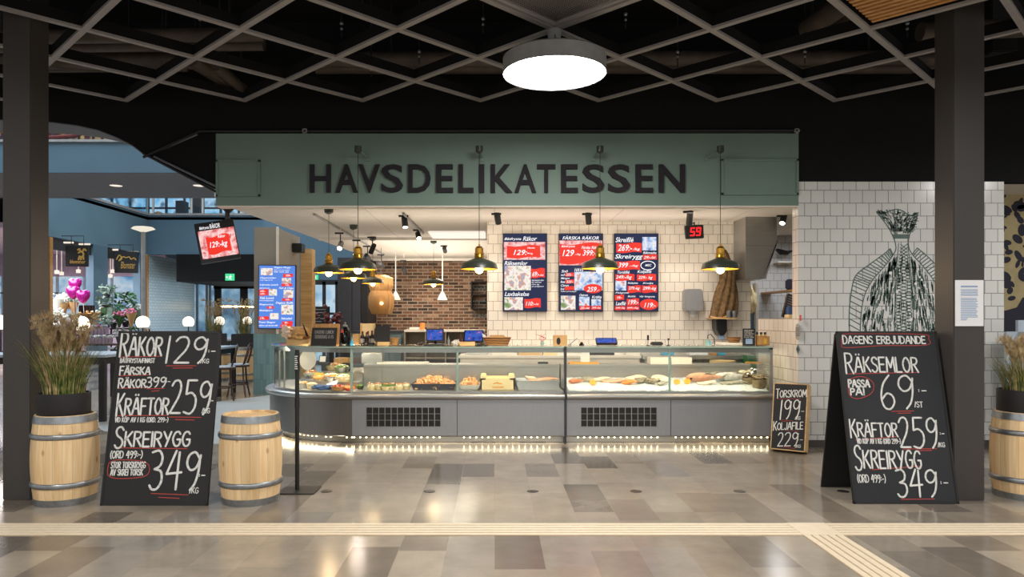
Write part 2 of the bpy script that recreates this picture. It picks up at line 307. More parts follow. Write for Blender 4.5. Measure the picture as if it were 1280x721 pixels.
# ------------------------------------------------------------------ building helpers
def root_of(o):
    while o.parent: o = o.parent
    return o
class MB:
    def __init__(s): s.bm = bmesh.new()
    def faces(s, vs, fs):
        v = [s.bm.verts.new(p) for p in vs]
        for f in fs:
            try: s.bm.faces.new([v[i] for i in f])
            except ValueError: pass
        return v
    def box(s, x0, x1, y0, y1, z0, z1, bev=0, T=None):
        b = bmesh.new()
        v = [b.verts.new(p) for p in ((x0, y0, z0), (x1, y0, z0), (x1, y1, z0), (x0, y1, z0), (x0, y0, z1), (x1, y0, z1), (x1, y1, z1), (x0, y1, z1))]
        for f in ((3, 2, 1, 0), (4, 5, 6, 7), (0, 1, 5, 4), (1, 2, 6, 5), (2, 3, 7, 6), (3, 0, 4, 7)): b.faces.new([v[i] for i in f])
        if bev: bmesh.ops.bevel(b, geom=b.edges[:], offset=bev, segments=2, affect='EDGES', clamp_overlap=True)
        s.merge(b, T); return s
    def merge(s, b, T=None):
        if T is not None: bmesh.ops.transform(b, matrix=T, verts=b.verts)
        me = bpy.data.meshes.new('t'); b.to_mesh(me); b.free(); s.bm.from_mesh(me); bpy.data.meshes.remove(me)
    def lathe(s, prof, c=(0, 0, 0), n=24, T=None, cap=True):
        b = bmesh.new(); rings = []
        for r, z in prof:
            if r < 1e-5: rings.append([b.verts.new((c[0], c[1], c[2]+z))])
            else: rings.append([b.verts.new((c[0]+r*math.cos(2*PI*i/n), c[1]+r*math.sin(2*PI*i/n), c[2]+z)) for i in range(n)])
        for A, B in zip(rings, rings[1:]):
            for i in range(n):
                j = (i+1) % n
                if len(A) == 1 and len(B) == 1: continue
                if len(A) == 1: b.faces.new((A[0], B[j], B[i]))
                elif len(B) == 1: b.faces.new((A[i], A[j], B[0]))
                else: b.faces.new((A[i], A[j], B[j], B[i]))
        if cap:
            if len(rings[0]) > 1: b.faces.new(rings[0][::-1])
            if len(rings[-1]) > 1: b.faces.new(rings[-1])
        bmesh.ops.recalc_face_normals(b, faces=b.faces[:]) if cap else None
        s.merge(b, T); return s
    def tube(s, pts, r, n=8, T=None, closed=False):
        pts = [Vector(p) for p in pts]; rs = r if isinstance(r, (list, tuple)) else [r]*len(pts)
        b = bmesh.new(); rings = []; up = None
        for i, p in enumerate(pts):
            if closed: d = pts[(i+1) % len(pts)]-pts[i-1]
            else: d = (pts[min(i+1, len(pts)-1)]-pts[max(i-1, 0)])
            d.normalize()
            if up is None: up = d.orthogonal().normalized()
            up = (up-d*up.dot(d)); up = up.normalized() if up.length > 1e-6 else d.orthogonal().normalized()
            q = d.cross(up)
            rings.append([b.verts.new(p+(up*math.cos(2*PI*k/n)+q*math.sin(2*PI*k/n))*max(rs[i], 1e-4)) for k in range(n)])
        pr = list(zip(rings, rings[1:]))
        if closed: pr.append((rings[-1], rings[0]))
        for A, B in pr:
            for k in range(n): b.faces.new((A[k], A[(k+1) % n], B[(k+1) % n], B[k]))
        if not closed: b.faces.new(rings[0][::-1]); b.faces.new(rings[-1])
        s.merge(b, T); return s
    def prism(s, poly, axis, a0, a1, T=None, bev=0):
        """poly: 2-D points; axis 'y' -> (x,z) outline pushed along y, 'x' -> (y,z), 'z' -> (x,y)"""
        def mk(p, a): return {'y': (p[0], a, p[1]), 'x': (a, p[0], p[1]), 'z': (p[0], p[1], a)}[axis]
        b = bmesh.new(); A = [b.verts.new(mk(p, a0)) for p in poly]; B = [b.verts.new(mk(p, a1)) for p in poly]; n = len(poly)
        b.faces.new(A); b.faces.new(B[::-1])
        for i in range(n): b.faces.new((A[i], B[i], B[(i+1) % n], A[(i+1) % n]))
        bmesh.ops.recalc_face_normals(b, faces=b.faces[:])
        if bev: bmesh.ops.bevel(b, geom=b.edges[:], offset=bev, segments=2, affect='EDGES', clamp_overlap=True)
        s.merge(b, T); return s
    def ball(s, c, r, sc=(1, 1, 1), T=None, seg=16, rings=10, jit=0):
        b = bmesh.new(); bmesh.ops.create_uvsphere(b, u_segments=seg, v_segments=rings, radius=1)
        for v in b.verts:
            k = 1+(jit*noise.noise(v.co*2.3+Vector(c)*7) if jit else 0)
            v.co = Vector((v.co.x*r*sc[0]*k, v.co.y*r*sc[1]*k, v.co.z*r*sc[2]*k))+Vector(c)
        s.merge(b, T); return s
    def strokes(s, lines, w, y=0.0, T=None, th=.0008):
        """flat painted strokes in the x-z plane at depth y"""
        b = bmesh.new()
        for pts in lines:
            for i in range(len(pts)):
                c = pts[i]; k = 8
                vs = [b.verts.new((c[0]+w/2*math.cos(2*PI*a/k), y, c[1]+w/2*math.sin(2*PI*a/k))) for a in range(k)]; b.faces.new(vs)
                if i+1 < len(pts):
                    d = Vector((pts[i+1][0]-c[0], pts[i+1][1]-c[1]))
                    if d.length < 1e-6: continue
                    nrm = Vector((-d.y, d.x)).normalized()*(w/2)
                    q = [(c[0]+nrm.x, c[1]+nrm.y), (pts[i+1][0]+nrm.x, pts[i+1][1]+nrm.y), (pts[i+1][0]-nrm.x, pts[i+1][1]-nrm.y), (c[0]-nrm.x, c[1]-nrm.y)]
                    b.faces.new([b.verts.new((a[0], y-.00002*(i % 3), a[1])) for a in q])
        s.merge(b, T); return s
    def text(s, body, x0, x1, z0, z1, y=0.0, shear=.25, fat=.012, T=None, ext=0):
        """lettering of the built-in font stretched into the box"""
        vs, fs = glyphs(body, shear, fat, ext)
        if not vs: return s
        ax = min(v[0] for v in vs); bx = max(v[0] for v in vs); az = min(v[1] for v in vs); bz = max(v[1] for v in vs)
        m = bmesh.new(); V = [m.verts.new((x0+(v[0]-ax)/(bx-ax)*(x1-x0), y-v[2], z0+(v[1]-az)/max(bz-az, 1e-6)*(z1-z0))) for v in vs]
        for f in fs:
            try: m.faces.new([V[i] for i in f])
            except ValueError: pass
        s.merge(m, T); return s
    def build(s, name, m, parent=None, smooth=False, loc=None):
        bm = s.bm
        if parent is not None: off = root_of(parent).location.copy()
        elif loc is not None: off = Vector(loc)
        else:
            xs = [v.co for v in bm.verts]
            lo = Vector([min(c[i] for c in xs) for i in range(3)]); hi = Vector([max(c[i] for c in xs) for i in range(3)])
            off = Vector(((lo.x+hi.x)/2, (lo.y+hi.y)/2, lo.z))
        bmesh.ops.translate(bm, verts=bm.verts, vec=-off)
        me = bpy.data.meshes.new(name); bm.to_mesh(me); bm.free()
        me.materials.append(m)
        if smooth:
            for p in me.polygons: p.use_smooth = True
            try: me.set_sharp_from_angle(angle=math.radians(smooth if smooth is not True else 40))
            except Exception: pass
        o = bpy.data.objects.new(name, me); COL.objects.link(o)
        if parent is not None: o.parent = parent
        else: o.location = off
        return o
_gc = {}
def glyphs(body, shear, fat, ext):
    k = (body, shear, fat, ext)
    if k in _gc: return _gc[k]
    c = bpy.data.curves.new('t', 'FONT'); c.body = body; c.size = 1; c.shear = shear; c.offset = fat; c.resolution_u = 3; c.extrude = ext; c.fill_mode = 'BOTH' if ext else 'FRONT'
    o = bpy.data.objects.new('t', c); COL.objects.link(o); dg = bpy.context.evaluated_depsgraph_get(); dg.update()
    me = bpy.data.meshes.new_from_object(o.evaluated_get(dg))
    vs = [tuple(v.co) for v in me.vertices]; fs = [tuple(p.vertices) for p in me.polygons]
    bpy.data.objects.remove(o); bpy.data.curves.remove(c); bpy.data.meshes.remove(me)
    _gc[k] = (vs, fs); return _gc[k]
def thing(name, label, cat, loc=(0, 0, 0), group=None):
    o = bpy.data.objects.new(name, None); o.empty_display_size = .05; COL.objects.link(o); o.location = loc
    o['label'] = label; o['category'] = cat
    if group: o['group'] = group
    return o
def tag(o, label, cat, group=None, kind=None):
    o['label'] = label; o['category'] = cat
    if group: o['group'] = group
    if kind: o['kind'] = kind
    return o
def struct(o, label=None):
    o['kind'] = 'structure'
    if label: o['label'] = label
    return o
def kids(o): return [c for c in bpy.data.objects if c.parent == o]
def dup(root, loc=None, rot=None, label=None, scale=None):
    r = root.copy(); COL.objects.link(r)
    if loc is not None: r.location = loc
    if rot is not None: r.rotation_euler = rot
    if scale is not None: r.scale = scale if hasattr(scale, '__len__') else (scale,)*3
    if label: r['label'] = label
    for ch in kids(root):
        if ch == r: continue
        c = ch.copy(); COL.objects.link(c); c.parent = r
        for g in kids(ch):
            if g.parent == c: continue
            d = g.copy(); COL.objects.link(d); d.parent = c
    return r
def one(name, mb, m, label, cat, group=None, smooth=False, kind=None):
    return tag(mb.build(name, m, None, smooth), label, cat, group, kind)

# stroke alphabet for the hand-painted chalkboards ('s' = smooth curve through the points)
def cat_rom(p, n=5, closed=False):
    out = []; k = len(p)
    for i in range(k if closed else k-1):
        a = p[(i-1) % k] if closed else p[max(i-1, 0)]; b = p[i]; c = p[(i+1) % k]; d = p[(i+2) % k] if closed else p[min(i+2, k-1)]
        for t in range(n):
            t /= n
            out.append(tuple(.5*((2*b[j])+(c[j]-a[j])*t+(2*a[j]-5*b[j]+4*c[j]-d[j])*t*t+(3*b[j]-a[j]-3*c[j]+d[j])*t**3) for j in (0, 1)))
    if not closed: out.append(p[-1])
    else: out.append(out[0])
    return out
_O = [(.3, 1), (.08, .8), (.0, .5), (.08, .18), (.3, 0), (.52, .18), (.6, .5), (.52, .8)]
GL = {
 'A': (.66, [[(0, 0), (.3, 1), (.4, 1), (.66, 0)], [(.1, .36), (.58, .36)]]),
 'B': (.52, [[(0, 0), (0, 1)], 's', [(0, 1), (.38, .95), (.44, .74), (.3, .56), (0, .52)], 's', [(0, .52), (.42, .48), (.52, .25), (.38, .03), (0, 0)]]),
 'C': (.56, ['s', [(.56, .84), (.42, .99), (.18, .94), (.02, .62), (.02, .36), (.18, .05), (.42, .01), (.56, .16)]]),
 'D': (.58, [[(0, 0), (0, 1)], 's', [(0, 1), (.34, .94), (.55, .7), (.57, .4), (.4, .08), (0, 0)]]),
 'E': (.48, [[(.48, 1), (0, 1), (0, 0), (.48, 0)], [(0, .52), (.4, .52)]]),
 'F': (.48, [[(.48, 1), (0, 1), (0, 0)], [(0, .52), (.4, .52)]]),
 'G': (.58, ['s', [(.55, .84), (.42, .99), (.18, .94), (.02, .62), (.02, .36), (.18, .04), (.42, .02), (.57, .2)], [(.57, .2), (.57, .46), (.34, .46)]]),
 'H': (.54, [[(0, 0), (0, 1)], [(.54, 0), (.54, 1)], [(0, .52), (.54, .52)]]),
 'I': (.06, [[(.03, 0), (.03, 1)]]),
 'J': (.4, ['s', [(.4, 1), (.4, .3), (.3, .03), (.1, .02), (0, .2)]]),
 'K': (.54, [[(0, 0), (0, 1)], [(.5, 1), (0, .42)], [(.14, .56), (.54, 0)]]),
 'L': (.44, [[(0, 1), (0, 0), (.44, 0)]]),
 'M': (.7, [[(0, 0), (.06, 1), (.35, .3), (.64, 1), (.7, 0)]]),
 'N': (.56, [[(0, 0), (0, 1), (.56, 0), (.56, 1)]]),
 'O': (.6, ['c', _O]),
 'P': (.5, [[(0, 0), (0, 1)], 's', [(0, 1), (.4, .95), (.5, .74), (.36, .52), (0, .46)]]),
 'R': (.54, [[(0, 0), (0, 1)], 's', [(0, 1), (.4, .96), (.5, .76), (.36, .56), (0, .5)], [(.2, .52), (.54, 0)]]),
 'S': (.5, ['s', [(.48, .86), (.34, 1), (.12, .96), (.03, .78), (.14, .58), (.38, .44), (.48, .24), (.36, .03), (.14, .0), (0, .13)]]),
 'T': (.54, [[(0, 1), (.54, 1)], [(.27, 1), (.27, 0)]]),
 'U': (.54, ['s', [(0, 1), (0, .3), (.12, .03), (.38, .02), (.54, .3), (.54, 1)]]),
 'V': (.58, [[(0, 1), (.29, 0), (.58, 1)]]),
 'X': (.54, [[(0, 1), (.54, 0)], [(.54, 1), (0, 0)]]),
 'Y': (.56, [[(0, 1), (.28, .5)], [(.56, 1), (.2, 0)]]),
 '0': (.5, ['c', [(.25, 1), (.05, .8), (0, .5), (.05, .2), (.25, 0), (.45, .2), (.5, .5), (.45, .8)]]),
 '1': (.2, [[(.12, 1), (.04, 0)]]),
 '2': (.54, ['s', [(.02, .84), (.16, .98), (.4, .98), (.5, .78), (.4, .5), (.2, .26), (0, .02)], [(0, .02), (.54, .02)]]),
 '3': (.5, ['s', [(.02, .96), (.3, 1), (.46, .84), (.4, .62), (.16, .52)], 's', [(.16, .52), (.44, .46), (.5, .22), (.34, .02), (.12, .0), (0, .1)]]),
 '4': (.54, [[(.3, 1), (.0, .4), (.54, .44)], [(.42, .96), (.38, 0)]]),
 '5': (.52, [[(.5, 1), (.1, 1), (.06, .58)], 's', [(.06, .58), (.3, .62), (.5, .46), (.48, .18), (.28, .0), (0, .05)]]),
 '6': (.52, ['s', [(.4, 1), (.14, .74), (.02, .36), (.1, .06), (.32, .0), (.5, .18), (.46, .38), (.26, .46), (.06, .3)]]),
 '9': (.52, ['s', [(.48, .8), (.3, .98), (.08, .9), (.02, .68), (.16, .52), (.36, .58), (.48, .8), (.5, .9)], 's', [(.48, .86), (.46, .5), (.36, .18), (.2, 0)]]),
 ':': (.1, [[(.05, .3), (.05, .34)], [(.05, .62), (.05, .66)]]), '.': (.1, [[(.05, 0), (.05, .03)]]), '-': (.3, [[(0, .45), (.3, .45)]]),
 '/': (.3, [[(0, 0), (.3, 1)]]), '(': (.2, ['s', [(.2, 1.05), (.02, .7), (.02, .3), (.2, -.05)]]), ')': (.2, ['s', [(0, 1.05), (.18, .7), (.18, .3), (0, -.05)]]),
 '!': (.08, [[(.04, 1), (.04, .3)], [(.04, .02), (.04, .05)]]), ' ': (.3, []),
}
def glyph_lines(ch):
    acc = []
    b = ch
    if ch in 'ÄÖ': b = {'Ä': 'A', 'Ö': 'O'}[ch]; acc = [[(.2, 1.2), (.2, 1.23)], [(.46, 1.2), (.46, 1.23)]]
    if ch == 'Å': b = 'A'; acc = [[(.35+.09*math.cos(a), 1.2+.1*math.sin(a)) for a in [k*PI/4 for k in range(9)]]]
    if ch == 'É': b = 'E'
    wd, ls = GL[b]; out = []; mode = None
    for e in ls:
        if isinstance(e, str): mode = e; continue
        out.append(cat_rom(e) if mode == 's' else cat_rom(e, 4, True) if mode == 'c' else e); mode = None
    return wd, out+acc
def chalk(mb, txt, x0, x1, z0, z1, w, big=1.0, y=-.0015, slant=0.0, only=None):
    """hand lettering filling the box; the first letter of the line may be taller (big > 1)"""
    x = 0; L = []
    for i, ch in enumerate(txt):
        wd, ls = glyph_lines(ch); k = big if i == 0 else 1
        jy = random.uniform(-.02, .02)
        for p in (ls if only is None or only == i else []): L.append([(x+a*k*(1.0 if i else .85), c*k+jy-(k-1)*.25*(1 if i == 0 else 0)) for a, c in p])
        x += wd*k*(1.0 if i else .85)+.17
    tot = x-.17
    for k in range(len(L)): L[k] = [(x0+(a/tot)*(x1-x0)+slant*c*(z1-z0), z0+c*(z1-z0)) for a, c in L[k]]
    mb.strokes(L, w, y)
# ================================================================== the setting
YF = 8.39                                                # plane of the shop front
mb = MB(); mb.box(-22, 11, -6, 36, -.1, 0); struct(mb.build('floor', M['floor'], loc=(0, 0, 0)))
pts = [PX(225, 8.6), PX(345, 8.6)]
mb = MB(); mb.prism([(-3.76, 8.62), (-2.85, 8.62), (-2.72, 8.95), (-3.0, 9.4), (-3.05, 10.4), (-4.35, 14.2), (-6.2, 10.6), (-5.2, 9.6)], 'z', .0, .003)
struct(mb.build('trim_1', M['floor_pale']))
# dark hall ceiling slab high over the open grid
mb = MB(); mb.box(-9, 11, -6, 8.6, 4.95, 5.1); struct(mb.build('ceiling', M['blackwall']))
# black bulkhead over the shop front with the cut-out towards the atrium
q = [(1560, 227), (998, 227), (998, 163), (250, 166), (182, 194), (165, 181), (145, 171), (122, 162), (95, 156), (62, 152), (0, 149), (-260, 146)]
poly = [(PX(a, YF), PZ(b, YF)) for a, b in q]; poly = [(poly[0][0], 4.95)]+poly+[(poly[-1][0], 4.95)]
mb = MB(); mb.prism(poly, 'y', YF, YF+.16); struct(mb.build('wall_upper', M['blackwall']))
# grey lip along the curved edge
mb = MB(); c = [P(a, b, YF+.02)+Vector((0, 0, -.012)) for a, b in q[4:]]
for a, b in zip(c, c[1:]):
    mb.faces([a, b, b+Vector((0, .55, 0)), a+Vector((0, .55, 0)), a+Vector((0, 0, .02)), b+Vector((0, 0, .02)), b+Vector((0, .55, .02)), a+Vector((0, .55, .02))],
             [(0, 1, 2, 3), (7, 6, 5, 4), (0, 4, 5, 1), (3, 2, 6, 7)])
struct(mb.build('trim_2', M['bridgegrey']))
# lower black soffit wedge beside the green fascia
mb = MB(); mb.prism([(PX(a, 8.42), PZ(b, 8.42)) for a, b in [(183, 194), (250, 167), (272, 167), (272, 238)]], 'y', YF+.01, 8.95)
struct(mb.build('wall_wedge', M['blackwall']))
mb = MB()
for (a, b) in (((188, 193), (247, 168)), ((193, 196), (270, 233))):
    p, r_ = P(*a, YF), P(*b, YF); d = Vector((0, -.01, 0)); mb.tube([p+d, r_+d], .013, 6)
struct(mb.build('trim_3', M['bridgegrey']))
mb = MB()
for (a, b) in (((180, 197), (252, 164)), ((180, 192), (271, 240)), ((250, 164.5), (999, 163.5))):
    p, r_ = P(*a, YF), P(*b, YF); d = Vector((0, -.02, 0)); mb.tube([p+d, r_+d], .016, 6)
struct(mb.build('trim_4', M['black']))
# green fascia
FX0, FX1, FZ0, FZ1 = PX(270, YF), PX(998, YF), PZ(257, YF), PZ(167, YF)
mb = MB(); mb.box(FX0, FX1, YF-.004, YF+.15, FZ0, FZ1); fascia = struct(mb.build('wall_front', M['fascia']))
def raised_frame(a, b, c, d):
    mb = MB(); x0, x1, z1, z0 = PX(a, YF), PX(b, YF), PZ(c, YF), PZ(d, YF)
    mb.box(x0+.02, x1-.02, YF-.016, YF-.004, z0+.02, z1-.02, .004)
    for X0, X1, Z0, Z1 in ((x0, x1, z1-.03, z1), (x0, x1, z0, z0+.03), (x1-.03, x1, z0, z1), (x0, x0+.03, z0, z1)): mb.box(X0, X1, YF-.03, YF-.004, Z0, Z1, .005)
    return struct(mb.build('trim_5', M['fascia']))
raised_frame(270.5, 326, 200, 246); raised_frame(901, 997.5, 199, 244)
mb = MB(); mb.box(FX0, FX1, YF+.0, YF+.17, FZ0-.012, FZ0); struct(mb.build('trim_6', M['white']))
# tiled front wall on the right, its reveal with the kitchen hatch
XR0, XR1, ZT = PX(998, YF), PX(1255, YF), PZ(227, YF)
RY1 = 9.66
mb = MB(); mb.box(XR0+.14, XR1, YF, YF+.14, 0, ZT); struct(mb.build('wall_right', M['tileR']))
mb = MB(); mb.box(XR0, XR0+.14, YF, YF+.14, 0, ZT); struct(mb.build('wall_pier', M['tileR']))
zs = 1.5
mb = MB()
T0 = XR0-.004
mb.box(T0, XR0+.10, YF+.001, RY1, 0, zs); mb.box(T0, XR0+.139, YF+.001, YF+.16, zs, 3.02)
struct(mb.build('wall_reveal', M['tileS']))
mb = MB(); mb.box(XR0+.0, XR1+.0, YF-.012, YF, 0, .085); struct(mb.build('baseboard_right', M['skirt']))
# ceiling of the shop
zc = 3.02
mb = MB(); mb.prism([(PX(270, YF)+.0, YF+.16), (5.2, YF+.16), (5.2, 20.2), (PX(475, 19), 20.2), (-3.62, 9.9), (-3.5, 9.0)], 'z', zc, zc+.12)
struct(mb.build('ceiling_shop', M['ceil']))
mb = MB(); mb.box(-3.3, 4.0, 13.5, 13.62, zc-.05, zc); mb.box(-3.2, .2, 18.2, 18.3, zc-.06, zc); struct(mb.build('trim_7', M['white']))
# back tiled wall, brick wall
YB = 11.3
mb = MB(); mb.box(PX(609, YB), PX(938, YB), YB, YB+.2, 0, zc); struct(mb.build('wall_back', M['tileB']))
YK = 19.0
mb = MB(); mb.box(PX(459, YK), 1.2, YK, YK+.2, 0, zc+.1); struct(mb.build('wall_brick', M['brick']))
mb = MB(); mb.box(3.9, 9, 14.3, 14.4, 0, 3.3); struct(mb.build('wall_kitchen', M['tileK']))
mb = MB(); mb.box(3.6, 9, YF+.15, 14.4, 3.15, 3.2); struct(mb.build('ceiling_kitchen', M['white']))
mb = MB(); mb.box(8.9, 9, YF+.15, 14.4, 0, 3.2); struct(mb.build('wall_side', M['tileS']))
# mural wall further right
mb = MB(); mb.box(XR1-.1, 11, 9.6, 9.7, 0, 4.9); struct(mb.build('wall_mural', M['navy']))
# columns
def column(px0, px1, Yf, wd, label):
    x0, x1 = PX(px0, Yf), PX(px1, Yf)
    mb = MB(); mb.box(x0, x1, Yf, Yf+wd, 0, 4.95, .006); r = struct(mb.build('column', M['column'])); r['label'] = label
    mb = MB()
    for X in (x0, x1): mb.box(X-.004, X+.004, Yf-.004, Yf+.004, 0, 4.95)
    return r
column(3, 38, 5.95, .25, 'charcoal square column beside the left barrel')
column(1192, 1231, 5.93, .26, 'charcoal square column with a paper notice')

# ================================================================== open ceiling grid
GZ, GX, GY, GD = 3.98, PX(693, 6.2), 6.2, 1.35
g = thing('ceiling_grid', 'grey diagonal metal ceiling grid hung under the dark slab', 'ceiling grid', (0, 4, GZ))
yend = GY+GD*1.5
def bar(p, d, L0, L1):
    mb = MB(); n = Vector((-d.y, d.x, 0))*.028
    a, b = p+d*L0, p+d*L1; z = Vector((0, 0, .022))
    mb.faces([a-n, b-n, b+n, a+n, a-n+z, b-n+z, b+n+z, a+n+z], [(0, 3, 2, 1), (4, 5, 6, 7), (0, 1, 5, 4), (1, 2, 6, 5), (2, 3, 7, 6), (3, 0, 4, 7)])
    bo = mb.build('bar', M['gridbar'], g)
    n = n*.8; z0 = Vector((0, 0, .022)); z = Vector((0, 0, .12)); mb = MB()
    mb.faces([a-n+z0, b-n+z0, b+n+z0, a+n+z0, a-n+z, b-n+z, b+n+z, a+n+z], [(0, 3, 2, 1), (4, 5, 6, 7), (0, 1, 5, 4), (1, 2, 6, 5), (2, 3, 7, 6), (3, 0, 4, 7)])
    mb.build('bar_web', M['blackwall'], bo)  # upper web of the bar, coloured black for its shadowed sides
r2 = 2**.5
for k in range(-7, 12):
    x = GX+GD/2+GD*k                                          # each bar starts at an apex on the front row
    for sx in (-1, 1):
        d = Vector((sx, -1, 0)).normalized(); p = Vector((x, yend, GZ+(.0006 if sx > 0 else 0)))
        Lm = (yend-.2)*r2
        if sx < 0: Lm = min(Lm, (x+7.4)*r2)
        else: Lm = min(Lm, (8.6-x)*r2)
        if Lm > .4: bar(p, d, -.02, Lm)
# suspension wires with little clamps
wires = [(427, 35, 6.6), (464, 88, 7.7), (524, 70, 7.3), (604, 37, 6.5), (782, 26, 6.4), (847, 68, 7.4), (1006, 68, 7.3), (1134, 37, 6.6), (250, 27, 6.4), (161, 97, 7.8), (453, 4, 5.9)]
for i, (a, b, Y) in enumerate(wires):
    top = P(a, b, Y); wz = max(GZ+.11, top.z-.35)
    t = thing('suspension_wire', 'thin steel hanger with bright clamp over the ceiling grid', 'hanger', (top.x, Y, GZ+.11), 'hangers holding up the ceiling grid')
    mb = MB(); mb.tube([(top.x, Y, GZ+.1), (top.x, Y, 4.95)], .006, 6); mb.build('rod', M['black'], t)
    mb = MB(); z = max(top.z, GZ+.2); mb.ball((top.x, Y, z+.025), .018); mb.ball((top.x, Y, z-.025), .014); mb.build('clamp', M['zinc'], t, True)
# ducts
def duct(pts, r, label):
    t = thing('air_duct', label, 'duct', pts[0].lerp(pts[-1], .5))
    mb = MB(); mb.tube(pts, r, 14); mb.build('pipe', M['duct'], t, True)
    for f in (.12, .88):
        c = pts[0].lerp(pts[-1], f); mb = MB(); mb.tube([c, (c.x, c.y, 4.95)], .012, 6); mb.build('hanger', M['black'], t)
duct([P(395, 75, 7.9), P(1180, 72, 7.9)], .085, 'upper long dusty duct above the grid over the shop sign')
duct([P(395, 84, 8.15), P(1180, 84, 8.15)], .075, 'lower long dusty duct above the grid over the shop sign')
duct([P(-30, 47, 7.2), P(330, 43, 7.2)], .07, 'topmost of four dusty ducts above the left column')
duct([P(-30, 58, 7.5), P(330, 55, 7.5)], .07, 'second highest of four dusty ducts above the left column')
duct([P(-30, 75, 7.7), P(240, 75, 7.7)], .10, 'thick third duct of four above the left column')
duct([P(-30, 86, 8.0), P(235, 84, 8.0)], .05, 'thin lowest of four dusty ducts above the left column')
duct([P(238, 72, 7.6), P(285, 100, 8.2)], .10, 'short wide slanted duct stub at left of grid')
duct([P(270, 82, 7.6), P(305, 112, 8.25)], .06, 'short narrow slanted duct stub at left of grid')
duct([P(1058, 2, 6.6), P(1010, 36, 7.4)], .10, 'slanted duct stub beside the wooden slat panel, left one')
duct([P(1075, 15, 6.9), P(1045, 36, 7.4)], .08, 'slanted duct stub beside the wooden slat panel, right one')
duct([P(1150, 40, 7.0), P(1400, 30, 7.0)], .09, 'dusty duct passing behind the right column top')
mb = MB(); p = P(1234, 60, 7.6); mb.box(p.x-.02, p.x+.26, 7.5, 7.9, 4.28, 4.95, .01)
one('equipment_box', mb, M['black'], 'black box above the grid right of the right column', 'box')

# perforated panel and wooden slat panel lying in the grid
def cell(cx, cy, s): return [(cx, cy), (cx-s, cy-s), (cx, cy-2*s), (cx+s, cy-s)]
node = (GX, GY)
t = thing('mesh_panel', 'perforated diamond metal panel in the grid above the round lamp', 'ceiling panel', (node[0], node[1]-.6, GZ+.1))
s0 = .585; cy = node[1]-.07
mb = MB(); C = cell(node[0], cy, s0); 
for a, b in zip(C, C[1:]+C[:1]): mb.tube([(a[0], a[1], GZ+.03), (b[0], b[1], GZ+.03)], .022, 6)
mb.build('panel_frame', M['gridbar'], t)
mb = MB(); n = 38; u = Vector((-s0, -s0, 0)); v = Vector((s0, -s0, 0)); o0 = Vector((node[0], cy, GZ+.035))
for i in range(1, n):
    f = i/n
    for a, b, nn in ((o0+u*f, o0+u*f+v, u), (o0+v*f, o0+v*f+u, v)):
        e = nn.normalized()*.0045; mb.faces([a-e, b-e, b+e, a+e], [(0, 1, 2, 3)])
mb.build('wire_mesh', M['gridbar'], t)
t = thing('slat_panel', 'warm wooden slat panel in the ceiling grid beside the right column', 'ceiling panel', (GX+GD*2, GY-.6, GZ+.05))
# slats run parallel to the right-hand edge of the diamond
nx, ny = GX+GD*2, GY-.08; u = Vector((-s0, -s0, 0)); v = Vector((s0, -s0, 0)); o0 = Vector((nx, ny, GZ+.03)); n = 11
for i in range(n):
    mb = MB(); a = o0+u*((i+.1)/n); b = o0+u*((i+.62)/n)
    z = Vector((0, 0, .05)); mb.faces([a, a+v, b+v, b, a+z, a+v+z, b+v+z, b+z], [(3, 2, 1, 0), (4, 5, 6, 7), (0, 1, 5, 4), (1, 2, 6, 5), (2, 3, 7, 6), (3, 0, 4, 7)])
    mb.build('slat', M['slat'], t)
mb = MB(); z = Vector((0, 0, .055)); mb.faces([o0+z, o0+v+z, o0+u+v+z, o0+u+z, o0+z*1.4, o0+v+z*1.4, o0+u+v+z*1.4, o0+u+z*1.4], [(0, 1, 2, 3), (7, 6, 5, 4), (0, 4, 5, 1), (1, 5, 6, 2), (2, 6, 7, 3), (3, 7, 4, 0)])
mb.build('backing', M['black'], t)

# round hall lamps: the one in view and its neighbours along the hall behind the viewer
def hall_lamp(x, y, z, label):
    t = thing('ceiling_lamp', label, 'lamp', (x, y, z)); R_ = .443
    mb = MB(); mb.lathe([(R_-.012, .012), (R_, 0), (R_, .135), (R_-.02, .15), (0, .152)], (x, y, z), 64, cap=False); mb.build('housing', M['lampgrey'], t, 50)
    mb = MB(); mb.lathe([(0, 0), (R_-.012, 0)], (x, y, z+.006), 64, cap=False)
    bmesh.ops.reverse_faces(mb.bm, faces=mb.bm.faces[:]); mb.build('diffuser', M['lampdisc'], t)
    mb = MB()
    for k in range(3):
        a = 2*PI*k/3+.5; mb.tube([(x+.3*math.cos(a), y+.3*math.sin(a), z+.15), (x, y, GZ-.02)], .004, 6)
    mb.build('cable', M['black'], t)
    mb = MB(); mb.lathe([(.045, -.14), (.06, -.02), (.06, 0)], (x, y, GZ), 20); mb.build('canopy', M['lampgrey'], t, True)
    return t
LZ = PZ(93, GY)
hall_lamp(GX, GY, LZ, 'large round lit lamp hanging from the grid above the entrance')
for (x, y) in ((-3.5, 2.6), (GX, 1.5), (4.2, 2.6), (-1.5, -2.0), (2.6, -2.0), (7.2, 5.6)):
    hall_lamp(x, y, LZ, 'round lit lamp further along the hall, outside the picture')['group'] = 'round hall lamps outside the picture'

